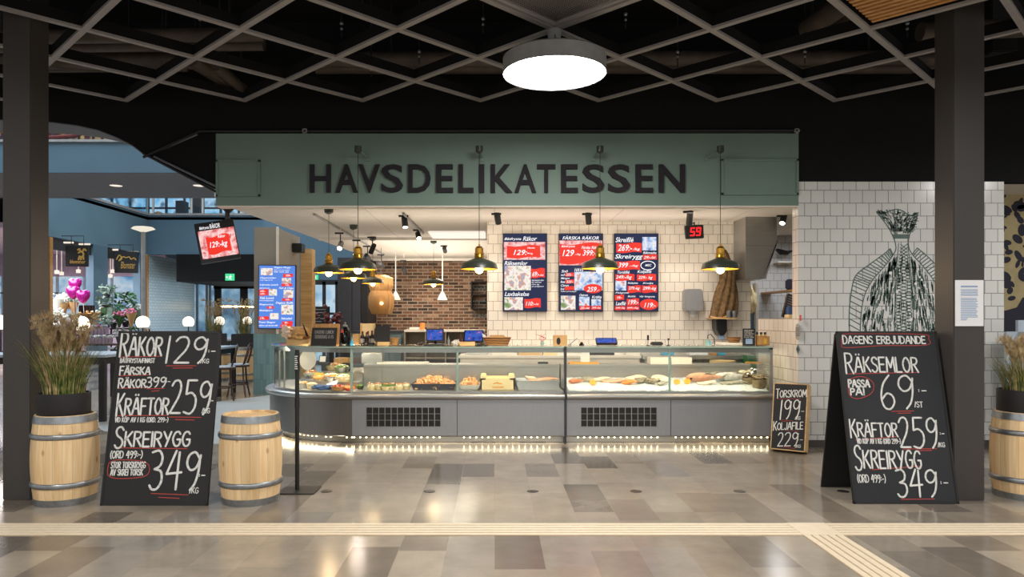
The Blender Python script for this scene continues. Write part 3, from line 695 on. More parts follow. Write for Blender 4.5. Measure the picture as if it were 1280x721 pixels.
# ================================================================== floor details
t = thing('tactile_strip', 'long beige ribbed guiding strip crossing the whole floor', 'floor strip', (0, 5.12, 0))
y0, y1 = 4.975, 5.27
mb = MB(); mb.box(-9, 10, y0, y1, 0, .002); mb.build('strip_base', M['groove'], t)
mb = MB()
for k in range(5):
    a = y0+(y1-y0)*k/5; mb.box(-9, 2.134, a+.004, a+.05, .0, .006, .001); mb.box(2.416, 10, a+.004, a+.05, .0, .006, .001)
mb.box(2.136, 2.414, y0, y1, 0, .006); mb.build('rib', M['tactile'], t)
t = thing('tactile_strip', 'short beige guiding strip branching off towards the viewer', 'floor strip', (2.27, 4, 0))
mb = MB(); mb.box(2.134, 2.416, -4, y0-.003, 0, .002); mb.build('strip_base', M['groove'], t)
mb = MB()
for k in range(5):
    a = 2.134+.282*k/5; mb.box(a+.004, a+.047, -4, y0-.003, 0, .006, .001)
mb.build('rib', M['tactile'], t)
for px, wh in zip((408, 537, 666, 795, 924.5, 1054), ('leftmost', 'second from left', 'third from left', 'fourth from left', 'fifth from left', 'rightmost')):
    mb = MB(); x = PX(px, 6.25); mb.lathe([(.05, 0), (.05, .002), (.045, .004), (0, .004)], (x, 6.25, 0), 24)
    one('floor_cap', mb, M['cap'], 'small dark round floor cap, %s in the row of six' % wh, 'floor cap', 'row of round floor caps')

# ================================================================== shop sign
WORD = 'HAVSDELIKATESSEN'
LX = [(388, 414), (419, 447), (447, 474.5), (476, 503.5), (510, 538.5), (546, 567), (574, 593), (599.5, 607), (614, 641.5), (641.5, 669.5), (670, 696), (703, 725), (729.5, 757), (761, 788.5), (795, 818), (826.5, 855)]
LX = [(388, 414), (420, 447.5), (448.5, 475), (477, 504), (510.5, 538.5), (545.5, 566.5), (573.5, 592), (599, 605.5), (613.5, 640.5), (643, 670), (671, 694), (701, 722), (727.5, 755), (759.5, 787), (794, 815.5), (823, 855.5)]
sg = thing('shop_sign', 'large dark capital lettering HAVSDELIKATESSEN on the green fascia', 'sign', (0, YF-.03, PZ(241, YF)))
for ch, (a, b) in zip(WORD, LX):
    mb = MB(); mb.text(ch, PX(a, YF), PX(b, YF), PZ(241, YF), PZ(206, YF), YF-.022, 0, .015, ext=.016)
    mb.build('letter', M['letter'], sg)
for px in (381, 996):
    mb = MB(); p = P(px, 163.5, YF-.03); 
    for dx, dz in ((-.022, 0), (.022, 0), (0, -.022), (0, .022)): mb.box(p.x+dx-(.006 if dx else .028), p.x+dx+(.006 if dx else .028), YF-.04, YF-.02, p.z+dz-(.006 if dz else .028), p.z+dz+(.006 if dz else .028))
    mb.box(p.x-.02, p.x+.02, YF-.03, YF-.005, p.z-.02, p.z+.02)
    one('wall_bracket', mb, M['lampgrey'], 'tiny square bracket on top edge of fascia, %s one' % ('left' if px < 500 else 'right'), 'bracket', 'brackets on the fascia top edge')

# ================================================================== pendant lamps
def pendant(px, py_bulb, Y, cx, cy_, label, group, hook=0):
    """brass-capped dark shade; px/py_bulb: where its bulb shows; hook 1: hung from an arm on the fascia, 0: from the shop ceiling"""
    b = P(px, py_bulb, Y); z0 = b.z+.055                     # rim height
    t = thing('pendant_lamp', label, 'lamp', (b.x, Y, z0), group)
    R_ = .207
    mb = MB(); mb.lathe([(R_, 0), (R_+.004, .004), (R_-.012, .062), (R_-.03, .078), (.05, .125), (.045, .13), (.03, .13)], (b.x, Y, z0), 40, cap=False); mb.build('shade', M['enamel'], t, 35)
    mb = MB(); mb.lathe([(.03, .12), (.05, .115), (R_-.036, .07), (R_-.018, .058), (R_-.003, .002)], (b.x, Y, z0), 40, cap=False); mb.build('shade_lining', M['shadein'], t, True)
    mb = MB(); mb.lathe([(.05, .122), (.056, .135), (.05, .165), (.056, .17), (.056, .178), (.047, .184), (.047, .235), (.03, .258), (.012, .262), (.01, .285)], (b.x, Y, z0), 24); mb.build('brass_cap', M['brass'], t, 35)
    mb = MB(); mb.ball((b.x, Y, z0-.002), .047, (1, 1, 1.05)); bu = mb.build('bulb', M['bulb'], t, True)
    mb = MB(); mb.lathe([(.022, 0), (.022, .08)], (b.x, Y, z0+.04), 12); mb.build('bulb_socket', M['brass'], t, True)
    top = 3.02 if not hook else PZ(186, Y)
    mb = MB(); mb.tube([(b.x, Y, z0+.28), (b.x, Y, top)], .0035, 6); mb.build('cord', M['black'], t)
    if hook:
        mb = MB(); mb.lathe([(.02, -.05), (.04, -.03), (.04, .03), (.0, .035)], (b.x, Y, top), 16); mb.build('canopy', M['enamel'], t, True)
        mb = MB(); mb.tube([(b.x, Y, top), (b.x+hook*.07, YF-.02, top-.05)], .012, 8); mb.box(b.x+hook*.07-.02, b.x+hook*.07+.02, YF-.02, YF-.004, top-.09, top-.01); mb.build('wall_arm', M['fascia'], t)
    else:
        mb = MB(); mb.lathe([(.025, -.08), (.06, -.06), (.065, 0)], (b.x, Y, top), 16); mb.build('canopy', M['enamel'], t, True)
    l = bpy.data.lights.new('bulb_light', 'POINT'); l.energy = 9; l.color = (1, .72, .4); l.shadow_soft_size = .05
    lo = bpy.data.objects.new('bulb_light', l); COL.objects.link(lo); lo.parent = t; lo.location = (0, 0, -.075)
GP = 'pendant lamps before the green fascia'
pendant(447.5, 343, 8.15, 447, 186, 'dark brass-capped pendant lamp, leftmost of four before the fascia', GP, 1)
pendant(599, 342.5, 8.15, 599, 186, 'dark brass-capped pendant lamp under letters LI, second of four', GP, .4)
pendant(750, 342, 8.15, 749, 186, 'dark brass-capped pendant lamp overlapping the middle wall screen', GP, -.6)
pendant(900.5, 342.5, 8.15, 899, 186, 'dark brass-capped pendant lamp in front of the hanging net', GP, -1.2)
GQ = 'pendant lamps inside under the white ceiling'
pendant(411, 346, 9.93, 411, 262, 'dark pendant lamp nearest the beige wooden post', GQ)
pendant(442, 352, 11.7, 442, 282, 'pendant lamp half hidden beneath the leftmost front pendant', GQ)
pendant(466, 358, 13.4, 466, 297, 'pendant lamp beside the rattan lantern', GQ)
pendant(542, 359, 13.9, 542, 301, 'pendant lamp against the middle of the brick wall', GQ)
# small white pendants by the brick wall
for px, py, Y, wh in ((494.5, 375, 17, 'left one'), (553, 375, 17, 'right one')):
    p = P(px, py, Y); t = thing('small_white_pendant', 'small white bell pendant before the brick wall, %s' % wh, 'lamp', p, 'small white pendants')
    mb = MB(); mb.lathe([(.12, 0), (.12, .02), (.05, .16), (.02, .2)], p, 20); mb.build('shade', M['white'], t, 35)
    mb = MB(); mb.tube([p+Vector((0, 0, .19)), (p.x, Y, 3.02)], .012, 6); mb.build('stem', M['white'], t)
# rattan lantern
Y = 15.5; p = P(476.5, 369, Y)
t = thing('rattan_lantern', 'big pale woven rattan lantern hanging before the brick wall', 'lamp', (p.x, Y, PZ(393, Y)))
hh = PZ(344, Y)-PZ(393, Y)
mb = MB(); prof = [(.06, 0), (.2, .02*hh), (.27, .2*hh), (.275, .45*hh), (.22, .6*hh), (.26, .72*hh), (.25, .92*hh), (.1, hh)]
mb.lathe(prof, (p.x, Y, PZ(393, Y)), 28, cap=False); mb.build('shade', M['rattan'], t, True)
mb = MB()
for k in range(16):
    a = 2*PI*k/16; mb.tube([(p.x+(r+.004)*math.cos(a), Y+(r+.004)*math.sin(a), PZ(393, Y)+z) for r, z in prof], .006, 5)
mb.build('rib', M['oak'], t)
mb = MB(); mb.tube([(p.x, Y, PZ(344, Y)), (p.x, Y, 3.02)], .006, 6); mb.build('cord', M['black'], t)
mb = MB(); mb.ball(P(477, 379, Y-.3), .03); mb.build('bulb', M['bulb'], t, True)

# ================================================================== track spots
def spot(px, py, Y, aim, label, lit=True, power=30, col=(1, .92, .82), ang=60, silver=False, zt=3.02):
    p = P(px, py, Y); t = thing('track_spot', label, 'spotlight', p, 'black track spotlights in the shop')
    d = (Vector(aim)-p).normalized(); R_ = d.to_track_quat('Z', 'Y').to_matrix().to_4x4(); T = Matrix.Translation(p) @ R_
    mb = MB(); mb.lathe([(.0, -.1), (.04, -.1), (.045, -.08), (.045, .09), (.04, .095), (.036, .07)], (0, 0, 0), 20, T, cap=False); mb.build('head', M['lampgrey'] if silver else M['black'], t, 40)
    mb = MB(); mb.lathe([(0, 0), (.037, 0)], (0, 0, .08), 20, T, cap=False); mb.build('lens', M['ledwhite'], t)
    mb = MB(); zt2 = min(zt, p.z+.22); mb.tube([p, (p.x, Y, zt2-.02)], .01, 6); mb.box(p.x-.09, p.x+.05, Y-.02, Y+.02, zt2-.025, zt2); mb.build('bracket', M['black'], t)
    if zt2 < zt: 
        mb = MB(); mb.tube([(p.x, Y, zt2), (p.x, Y, zt)], .006, 6); mb.build('drop_rod', M['white'], t)
    if lit:
        l = bpy.data.lights.new('spot_beam', 'SPOT'); l.energy = power; l.color = col; l.spot_size = math.radians(ang); l.spot_blend = .7; l.shadow_soft_size = .035
        lo = bpy.data.objects.new('spot_beam', l); COL.objects.link(lo); lo.parent = t; lo.location = d*.11
        lo.rotation_euler = d.to_track_quat('-Z', 'Y').to_euler()
SP = 95
spot(425.5, 307, 12.0, (-2.6, 9.6, .9), 'silver track spot above the leftmost pendants', power=SP*.5, ang=32, silver=True)
spot(447, 315, 12.8, (-2.2, 9.6, .9), 'dark track spot just behind the leftmost front pendant cord', power=SP*.5, ang=32)
spot(459.5, 321, 14.2, (-1.9, 18.9, 1.4), 'dark track spot right of leftmost front pendant', power=SP*.8)
spot(465.5, 311, 13.0, (-3.2, 14.2, 1), 'dark track spot over the left inner pendants', power=SP*.4)
spot(477, 331, 15.0, (-1.8, 18.9, 1.6), 'dark track spot at far end of the left track', power=SP)
spot(505, 337, 16.5, (-1.6, 19, 1.2), 'dark track spot aimed down the brick wall', power=SP)
spot(506, 278, 10.6, (-1.0, 9.6, .9), 'square black track spot at near end of the middle track', power=SP*.5, ang=32)
spot(523, 295, 12.3, (-.6, 9.6, .9), 'round black track spot at far end of the middle track', power=SP*.5, ang=32)
spot(556, 312, 15.0, (-.9, 19, 1.5), 'black spot hanging near the recessed ceiling light', power=SP)
spot(622, 272, 10.4, (.35, YB, 1.25), 'black spot above the leftmost wall screen', power=SP*.4, ang=75)
spot(735.5, 272, 10.4, (1.6, YB, 1.25), 'black spot above the gap right of middle screen', power=SP*.4, ang=75)
spot(862, 273, 10.2, (2.9, YB, 1.25), 'black spot above the red number display', power=SP*.4, ang=75)
spot(979, 274, 10.6, (3.1, 9.0, .75), 'lit black spot at far right near the white pier', power=SP)
for a, b, lb in ((P(392.5, 281, 10.38), P(480, 326, 16.9), 'long black lighting track along the left ceiling edge'), (P(504, 267, 10.3), P(529, 292, 12.73), 'short black lighting track in the middle of the ceiling')):
    mb = MB(); mb.tube([(a.x, a.y, 3.0), (b.x, b.y, 3.0)], .018, 6); one('lighting_track', mb, M['lampgrey'], lb, 'track')
mb = MB(); mb.box(-1.15, -.16, 12.5, 13.4, 2.985, 3.02, .008); t = one('ceiling_light', mb, M['panelwhite'], 'bright recessed light panel in the white shop ceiling', 'ceiling light')
# ================================================================== the glass counters
YC = 8.6; CX, CR = -1.70, 1.336; CY = YC+CR
def sweep(mb, path, prof, closed_prof=True):
    """path: (x, y, nx, ny); prof: (outward offset, z)"""
    rows = [[mb.bm.verts.new((x+nx*o, y+ny*o, z)) for o, z in prof] for x, y, nx, ny in path]
    k = len(prof)
    for A, B in zip(rows, rows[1:]):
        for i in range(k if closed_prof else k-1):
            j = (i+1) % k; mb.bm.faces.new((A[i], B[i], B[j], A[j]))
    if closed_prof and k > 2: mb.bm.faces.new(rows[0]); mb.bm.faces.new(rows[-1][::-1])
    bmesh.ops.recalc_face_normals(mb.bm, faces=mb.bm.faces[:])
def straight(x0, x1): return [(x0, YC, 0, -1), (x1, YC, 0, -1)]
def arc(n=28, tail=.5):
    p = [(CX-.001+CR*math.cos(a), CY+CR*math.sin(a), math.cos(a), math.sin(a)) for a in [-PI/2-PI/2*i/n for i in range(n+1)]]
    x, y, _, _ = p[-1]; p.append((x, y+tail, -1, 0)); return p[::-1]
def counter_shell(t, path, pm='steelp'):
    mb = MB(); sweep(mb, path, [(0, .10), (0, .53), (-.30, .53), (-.30, .10)]); mb.build('base_panel', M[pm], t, 30)
    mb = MB(); sweep(mb, path, [(.045, .545), (.055, .56), (.055, .585), (.04, .6), (-.06, .6), (-.06, .53), (.01, .53)]); mb.build('bumper_rail', M['steel'], t, 50)
    mb = MB(); sweep(mb, path, [(-.055, .602), (-.055, 1.148), (-.063, 1.148), (-.063, .602)]); mb.build('front_glass', M['glass'], t, 30)
    mb = MB(); sweep(mb, path, [(-.05, .602), (-.045, .625), (-.072, .625), (-.072, .602)]); mb.build('glass_clip', M['steel'], t, 30)
    mb = MB(); sweep(mb, path, [(-.066, 1.09), (-.066, 1.148), (-.10, 1.148), (-.10, 1.09)]); mb.build('top_rail', M['steel'], t, 30)
    mb = MB(); sweep(mb, path, [(-.13, .004), (-.13, .098), (-.17, .098), (-.17, .004)]); mb.build('kick_plate', M['steel'], t, 30)
    mb = MB(); sweep(mb, path, [(0, .086), (.004, .098), (-.17, .1), (-.17, .088)]); mb.build('bottom_trim', M['chrome'], t, 30)
def leds(t, path, step, gaps=()):
    mb = MB(); acc = 0; L = 0
    for (x0, y0, a0, b0), (x1, y1, a1, b1) in zip(path, path[1:]):
        d = math.hypot(x1-x0, y1-y0); s = 0
        while acc < L+d:
            f = (acc-L)/d; x = x0+(x1-x0)*f; y = y0+(y1-y0)*f; nx = a0+(a1-a0)*f; ny = b0+(b1-b0)*f
            px_ = VX+F*x/y
            if not any(a < px_ < b for a, b in gaps): mb.ball((x-nx*.124, y-ny*.124, .062), .0085, seg=8, rings=6)
            acc += step
        L += d
    return mb.build('led_strip', M['led'], t)
XM0, XM1, XM2, XM3 = CX, .835, .865, 3.33
def linlight(x0, x1, y, z, tx, ty, tz, power, wdt=.03, col=(1, .88, .62)):
    area('counter_led_tube', ((x0+x1)/2, y, z), ((x0+x1)/2+tx, y+ty, z+tz), x1-x0, wdt, power, col)
def fish_counter(x0, x1, mull, label, gaps):
    t = thing('display_counter', label, 'counter', ((x0+x1)/2, YC, 0), 'straight glass fish counters')
    p = straight(x0, x1); counter_shell(t, p); leds(t, p, .074, gaps)
    mb = MB(); mb.box(x0, x1, YC+.02, YC+.86, 1.150, 1.162); mb.box(x0, x1, YC+.02, YC+.024, 1.148, 1.163); mb.build('top_glass', M['glass'], t)
    mb = MB(); mb.box(x0, x1, YC+.012, YC+.02, 1.148, 1.164); mb.build('glass_edge', M['glassedge'], t)
    mb = MB(); mb.box(mull-.012, mull+.012, YC+.05, YC+.075, .6, 1.15, .003); mb.build('mullion', M['glassedge'], t)
    mb = MB(); mb.box(mull-.003, mull+.003, YC-.002, YC, .1, .53); mb.build('panel_seam', M['black'], t)
    mb = MB(); mb.box(x0, x1, YC+.07, YC+.78, .585, .62); mb.build('display_deck', M['steel'], t)
    mb = MB(); mb.box(x0, x1, YC+.76, YC+.79, .62, .87); mb.build('back_panel', M['steel'], t)
    mb = MB(); mb.box(x0, x1, YC+.74, YC+1.05, .87, .905, .005); mb.build('work_ledge', M['steel'], t)
    mb = MB(); mb.box(x0, x1, YC+.80, YC+1.03, .1, .87); mb.build('rear_body', M['steelp'], t)
    linlight(x0+.05, x1-.05, YC+.13, 1.125, 0, .35, -.6, 11, .05)
    linlight(x0+.03, x1-.03, YC+.06, .084, 0, -.05, -.6, 2.4, .05)
    return t
cA = fish_counter(XM0, XM1, PX(571.5, YC), 'straight glass counter left of dark post, with shrimp trays inside', ((552, 573), (688, 720)))
cB = fish_counter(XM2, XM3, PX(838.5, YC), 'straight glass counter right of dark post, full of ice', ((690, 718), (830, 843)))
def grille(t, px0, px1, n):
    x0, x1, z0, z1 = PX(px0, YC), PX(px1, YC), PZ(533, YC), PZ(509, YC)
    mb = MB(); mb.box(x0, x1, YC-.003, YC-.001, z0, z1); g_ = mb.build('vent_grille', M['black'], t)
    mb = MB()
    for k in range(n+1): x = x0+(x1-x0)*k/n; mb.box(x-.004, x+.004, YC-.006, YC-.002, z0, z1)
    for z in (z0, (z0*2+z1)/3, (z0+2*z1)/3, z1): mb.box(x0, x1, YC-.005, YC-.002, z-.002, z+.002)
    mb.build('grille_bars', M['steel'], g_)
grille(cA, 458, 551, 12); grille(cB, 726, 821, 12)
mb = MB(); mb.box(PX(455, YC), PX(560, YC), YC+.5, YC+.54, .908, .93)
# right end wall of the second counter
mb = MB(); mb.box(XM3-.008, XM3, YC+.06, YC+.86, .6, 1.15); mb.build('end_glass', M['glass'], cB)
mb = MB(); mb.box(XM3-.02, XM3+.012, YC+.04, YC+.075, .55, 1.165, .003); mb.box(XM3-.02, XM3+.012, YC+.04, YC+.86, 1.125, 1.165, .003); mb.build('corner_post', M['steel'], cB)
# dark post between the counters
mb = MB(); mb.box(XM1+.003, XM2-.003, YC-.02, YC+.1, .09, 1.165, .003); mb.box(XM1+.003, XM2-.003, YC+.02, YC+.12, 0, .09)
one('divider_post', mb, M['darkgrey'], 'dark narrow post between the two straight counters', 'post')
# rounded corner counter
t = thing('corner_counter', 'rounded glass counter end full of prepared dishes', 'counter', (CX-.6, CY, 0))
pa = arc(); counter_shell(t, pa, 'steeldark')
pl = [q for q in pa if q[1] < CY+.01]
led = leds(t, pl, .074, ((388, 398), (410, 424)))
fan = [(x, y) for x, y, a, b in pa]
def fanpoly(off): return [(x-a*off, y-b*off) for x, y, a, b in pa]+[(CX-.002, CY+.5)]
mb = MB(); mb.prism(fanpoly(.075), 'z', .585, .618); mb.build('display_deck', M['whiteplate'], t)
mb = MB(); mb.prism([(x-a*.02, y-b*.02) for x, y, a, b in pa]+[(CX-CR+.75, CY+.5), (CX-CR+.75, CY), (CX-.3, YC+.86), (CX-.002, YC+.86)], 'z', 1.15, 1.162); mb.build('top_glass', M['glass'], t)
mb = MB(); sweep(mb, pa, [(-.012, 1.148), (-.012, 1.164), (-.02, 1.164), (-.02, 1.148)]); mb.build('glass_edge', M['glassedge'], t, 30)
mb = MB(); mb.box(CX-.03, CX-.004, YC+.03, YC+.07, .6, 1.15, .003); mb.build('mullion', M['glassedge'], t)
mb = MB()
for px in (358, 367):
    a = math.radians(-148 if px == 358 else -140); x, y = CX+(CR-.08)*math.cos(a), CY+(CR-.08)*math.sin(a); mb.tube([(x, y, .61), (x, y, 1.15)], .012, 8)
mb.build('glass_post', M['steel'], t)
mb = MB(); mb.prism(fanpoly(.4), 'z', .1, .58); mb.build('inner_body', M['steelp'], t)
mb = MB(); mb.box(PX(345, CY+.1)+.002, PX(345, CY+.1)+.09, CY-.1, CY+.3, .22, .5)
for k in range(10):
    a = math.radians(-95-8.5*k); x, y = CX+(CR-.2)*math.cos(a), CY+(CR-.2)*math.sin(a)
l = area('corner_counter_light', (CX-.55, YC+.35, 1.125), (CX-.45, YC+.8, .6), 1.0, .06, 8, (1, .88, .66))
area('corner_kick_light', (CX-.35, YC+.1, .08), (CX-.4, YC-.05, 0), .8, .05, 1.2, (1, .88, .62))
area('corner_kick_light_side', (CX-1.0, YC+.5, .08), (CX-1.05, YC+.45, 0), .6, .05, 1.0, (1, .88, .62))

# ================================================================== things inside the corner counter
DZ = .62
def bowl(x, y, z, R_, h, food, outer, label, group=None, mound=.5, fill='filling', bits=None, bitm=None):
    t = thing('serving_bowl', label, 'bowl', (x, y, z), group)
    mb = MB(); mb.lathe([(R_*.72, 0), (R_*.95, h*.7), (R_, h), (R_*.94, h), (R_*.88, h*.7)], (x, y, z), 28, cap=False); mb.lathe([(0, .003), (R_*.72, .003)], (x, y, z), 28, cap=False); mb.build('bowl_wall', outer, t, 40)
    mb = MB(); mb.ball((x, y, z+h*.72), R_*.9, (1, 1, mound), jit=.35, seg=20, rings=12); f = mb.build(fill, food, t, True)
    if bits:
        mb = MB()
        for k in range(bits):
            a = random.uniform(0, 2*PI); r = R_*.75*math.sqrt(random.random()); zz = z+h*.72+R_*.9*mound*math.sqrt(max(0, 1-(r/R_/.9)**2))
            mb.ball((x+r*math.cos(a), y+r*math.sin(a), zz), R_*.17, (1, .8, .6), seg=8, rings=6)
        mb.build('garnish', bitm, t, True)
    return t
def atfloor(px, py, z):
    Y = (H-z)*F/(py-VY); return PX(px, Y), Y
mb = MB(); mb.prism(fanpoly(.40), 'z', .6185, .70); one('display_step', mb, M['steel'], 'lower steel display step inside the corner counter', 'step')
mb = MB(); mb.prism(fanpoly(.68), 'z', .7005, .79); one('display_step', mb, M['steel'], 'upper steel display step inside the corner counter', 'step')
def arcpos(px, inset):
    best = min(((abs(VX+F*(CX+(CR-inset)*math.cos(a))/(CY+(CR-inset)*math.sin(a))-px), a) for a in [math.radians(-90-k*.5) for k in range(180)]))
    a = best[1]; return CX+(CR-inset)*math.cos(a), CY+(CR-inset)*math.sin(a)
spec_ = [  # px, inset from the glass, level, radius, food, garnish, label
 (379, .85, .791, .10, 'shrimp', 'cream', 'bowl of pink shrimp salad at the back left of corner counter'),
 (391, .85, .791, .10, 'cream', 'salmon', 'bowl of creamy salad on the upper step below the white plate'),
 (403, .82, .791, .10, 'salmon', 'leaf', 'bowl of orange fish salad below the black card stand'),
 (415.5, .82, .791, .10, 'cream', 'shrimp', 'bowl of creamy shrimp salad at the middle of upper step'),
 (427.5, .82, .791, .10, 'leaf', 'cream', 'bowl of green salad on the upper step by the mullion'),
 (372, .53, .701, .08, 'shrimp', 'leaf', 'bowl of shrimp with herbs behind the thin black pole'),
 (386, .53, .701, .10, 'cream', 'salmon', 'bowl of pale cream salad in the middle row, second from left'),
 (400, .53, .701, .10, 'lemon', 'leaf', 'bowl of orange roe in the middle row of corner counter'),
 (414, .53, .701, .10, 'salmon', 'cream', 'bowl of salmon pieces in the middle row of corner counter'),
 (429, .53, .701, .10, 'cream', 'leaf', 'bowl of white dressing in the middle row by the mullion'),
 (379, .24, DZ, .075, 'salmon', 'cream', 'low bowl of salmon pieces by the curved glass front'),
 (390, .24, DZ, .07, 'cream', 'shrimp', 'small bowl of pale salad left of the blue cloth'),
]
for k_, (px, ins, z_, R_, f, gk, lb) in enumerate(spec_):
    x, y = arcpos(px, ins); bowl(x, y, z_, R_, .065, M[f], M['cratecard'] if k_ % 2 else M['steel'], lb, None, .55, 'filling', 16, M[gk])
x, y = arcpos(422, .2); bowl(x, y, DZ, .085, .05, M['crab'], M['rattan'], 'pale wooden bowl of red beans at the front glass', None, .4, 'filling', 14, M['red'])
x, y = arcpos(436, .18); bowl(x, y, DZ, .04, .03, M['red'], M['red'], 'tiny red cup beside the pale wooden bowl', None, .3)
# blue cloth
x, y = arcpos(404, .22); mb = MB(); mb.ball((x, y, DZ+.03), 1, (.14, .07, .03), jit=.5, seg=28, rings=14); one('folded_cloth', mb, M['bluecloth'], 'crumpled blue cloth at the front of corner counter', 'cloth', None, True)
x, y = arcpos(433, .31); mb = MB()
mb.ball((x, y, DZ+.025), 1, (.12, .06, .022), jit=.4, T=None); one('fish_fillet', mb, M['salmon'], 'orange salmon fillet left of the counter mullion', 'fish', None, True)
x, y = arcpos(415, .33); mb = MB(); mb.box(-.08, .08, -.05, .05, 0, .006, .002, Matrix.Translation((x, y, DZ+.06)) @ Matrix.Rotation(.5, 4, 'X') @ Matrix.Rotation(-.4, 4, 'Y')); one('price_card', mb, M['paper'], 'white tilted price card above the blue cloth', 'card')
# upright white plate
Y = 10.0; p = P(385.5, 450, Y); t = thing('standing_plate', 'large white oval plate standing upright in corner counter', 'plate', (p.x, Y, DZ))
mb = MB(); T = Matrix.Translation((p.x, Y, DZ+.17+.135)) @ Matrix.Rotation(math.radians(80), 4, 'X') @ Matrix.Scale(1.25, 4, (0, 1, 0))
mb.lathe([(0, .0), (.075, 0), (.112, .018), (.115, .024), (.11, .024), (.074, .008), (0, .008)], (0, 0, 0), 32, T, cap=False); mb.build('plate', M['whiteplate'], t, 50)
mb = MB(); mb.box(p.x-.05, p.x+.05, Y, Y+.08, DZ+.171, DZ+.20); mb.build('stand', M['blackplastic'], t)
p = P(404, 462, 9.8); t = thing('card_stand', 'small black stand holding a white card beside the plate', 'stand', (p.x, 9.8, .791))
mb = MB(); mb.box(p.x-.06, p.x+.1, 9.75, 9.85, .87, .90, .005); mb.box(p.x-.02, p.x+.06, 9.77, 9.83, .791, .87); mb.build('base', M['blackplastic'], t)
mb = MB(); mb.box(-.05, .05, -.004, .004, 0, .1, .002, Matrix.Translation((p.x-.01, 9.8, .90)) @ Matrix.Rotation(-.4, 4, 'X')); mb.build('frame', M['blackplastic'], t)
mb = MB(); mb.box(-.04, .04, -.006, -.004, .01, .09, 0, Matrix.Translation((p.x-.01, 9.8, .90)) @ Matrix.Rotation(-.4, 4, 'X')); mb.build('card', M['paper'], t)
p = P(434, 468, 9.75); mb = MB(); mb.box(p.x-.07, p.x+.05, 9.72, 9.86, .791, .90, .01); one('black_container', mb, M['blackplastic'], 'black plastic tub near the mullion at the rear', 'tub')
p = P(428, 461, 10.1); mb = MB(); mb.box(p.x-.1, p.x+.1, 10.0, 10.2, .791, .95, .01); one('carton', mb, M['kraft'], 'brown carton standing behind the dishes near mullion', 'box')

# ================================================================== things inside the left straight counter
wl = ['leftmost', 'second', 'third', 'fourth', 'fifth', 'rightmost']
for k, px in enumerate((464, 473, 482, 490, 499, 508)):
    Y = 8.92+.05*(k % 2); x = PX(px, Y); t = thing('wrapped_salad', 'cling-wrapped salad tub, %s of six in the counter' % wl[k], 'salad', (x, Y, DZ), 'cling-wrapped salads')
    mb = MB(); mb.lathe([(.04, 0), (.052, .035), (.05, .04)], (x, Y, DZ), 18); mb.build('tub', M['cratecard'], t, True)
    mb = MB(); mb.ball((x, Y, DZ+.045), .045, (1, 1, .6), jit=.4); mb.build('salad', M['leaf'] if k in (2, 3) else M['cream'], t, True)
    mb = MB()
    for q in range(8): a = q*.9; mb.ball((x+.026*math.cos(a), Y+.026*math.sin(a), DZ+.07), .011, (1, 1, .7), seg=8, rings=6)
    mb.build('topping', M['salmon'] if k % 2 == 0 else M['crab'], t, True)
    mb = MB(); mb.lathe([(.052, .036), (.05, .07), (.03, .095), (0, .1)], (x, Y, DZ), 18, cap=False); mb.build('wrap', M['cling'], t, True)
x = PX(450, 9.0); bowl(x, 9.0, DZ, .05, .04, M['leaf'], M['blackplastic'], 'small dark bowl of green herbs by the mullion', None, .6)
def shrimp_mesh():
    mb = MB(); n = 9; pts = []; rs = []
    for i in range(n):
        a = -.5+i/(n-1)*3.6; r = .026; pts.append((r*math.cos(a), 0, r*math.sin(a))); rs.append(.011*math.sin(.35+2.5*i/(n-1))+.002)
    mb.tube(pts, rs, 7)
    e = pts[-1]; mb.prism([(e[0], e[2]), (e[0]-.014, e[2]-.012), (e[0]+.002, e[2]-.018)], 'y', -.007, .007)
    h = pts[0]; mb.tube([h, (h[0]+.02, .004, h[2]-.022), (h[0]+.045, .01, h[2]-.02)], .0012, 4); mb.tube([h, (h[0]+.022, -.005, h[2]-.02), (h[0]+.05, -.012, h[2]-.014)], .0012, 4)
    for k in range(3): q = pts[2+k]; mb.tube([q, (q[0]*.4, .01*(k-1), q[2]*.4)], .002, 4)
    return mb
sh0 = shrimp_mesh().build('cooked_shrimp', M['shrimp'], None, True, (0, 0, 0))
first = [True]
def shrimp(p, label, group):
    o = sh0 if first[0] else sh0.copy()
    if not first[0]: COL.objects.link(o)
    first[0] = False
    o.location = p; o.rotation_euler = (random.uniform(0, 6), random.uniform(-.6, .6), random.uniform(0, 6)); s = random.uniform(.8, 1.15); o.scale = (s, s, s)
    tag(o, label, 'shrimp', group)
def heap(cx, cy, wx, wy, z, hgt, n, label, group):
    for k in range(n):
        u, v = random.uniform(-1, 1), random.uniform(-1, 1); e = max(0, (1-abs(u)**2.5)*(1-abs(v)**2.5))
        shrimp((cx+u*wx/2, cy+v*wy/2, z+hgt*e*random.uniform(.55, 1)+.01), label, group)
def tray(x0, x1, y0, y1, z0, h, m, name, label, th=.012, slope=.03):
    mb = MB(); o = [(x0+slope, y0+slope), (x1-slope, y0+slope), (x1-slope, y1-slope), (x0+slope, y1-slope)]; q = [(x0, y0), (x1, y0), (x1, y1), (x0, y1)]
    V = [(a, b, z0) for a, b in o]+[(a, b, z0+h) for a, b in q]+[(a+th*(1 if a == x0 else -1), b+th*(1 if b == y0 else -1), z0+h) for a, b in q]+[(a, b, z0+.006) for a, b in o]
    mb.faces(V, [(0, 3, 2, 1)]+[(i, (i+1) % 4, 4+(i+1) % 4, 4+i) for i in range(4)]+[(4+i, 4+(i+1) % 4, 8+(i+1) % 4, 8+i) for i in range(4)]+[(8+i, 8+(i+1) % 4, 12+(i+1) % 4, 12+i) for i in range(4)]+[(12, 13, 14, 15)])
    bmesh.ops.recalc_face_normals(mb.bm, faces=mb.bm.faces[:])
    return one(name, mb, m, label, 'tray')
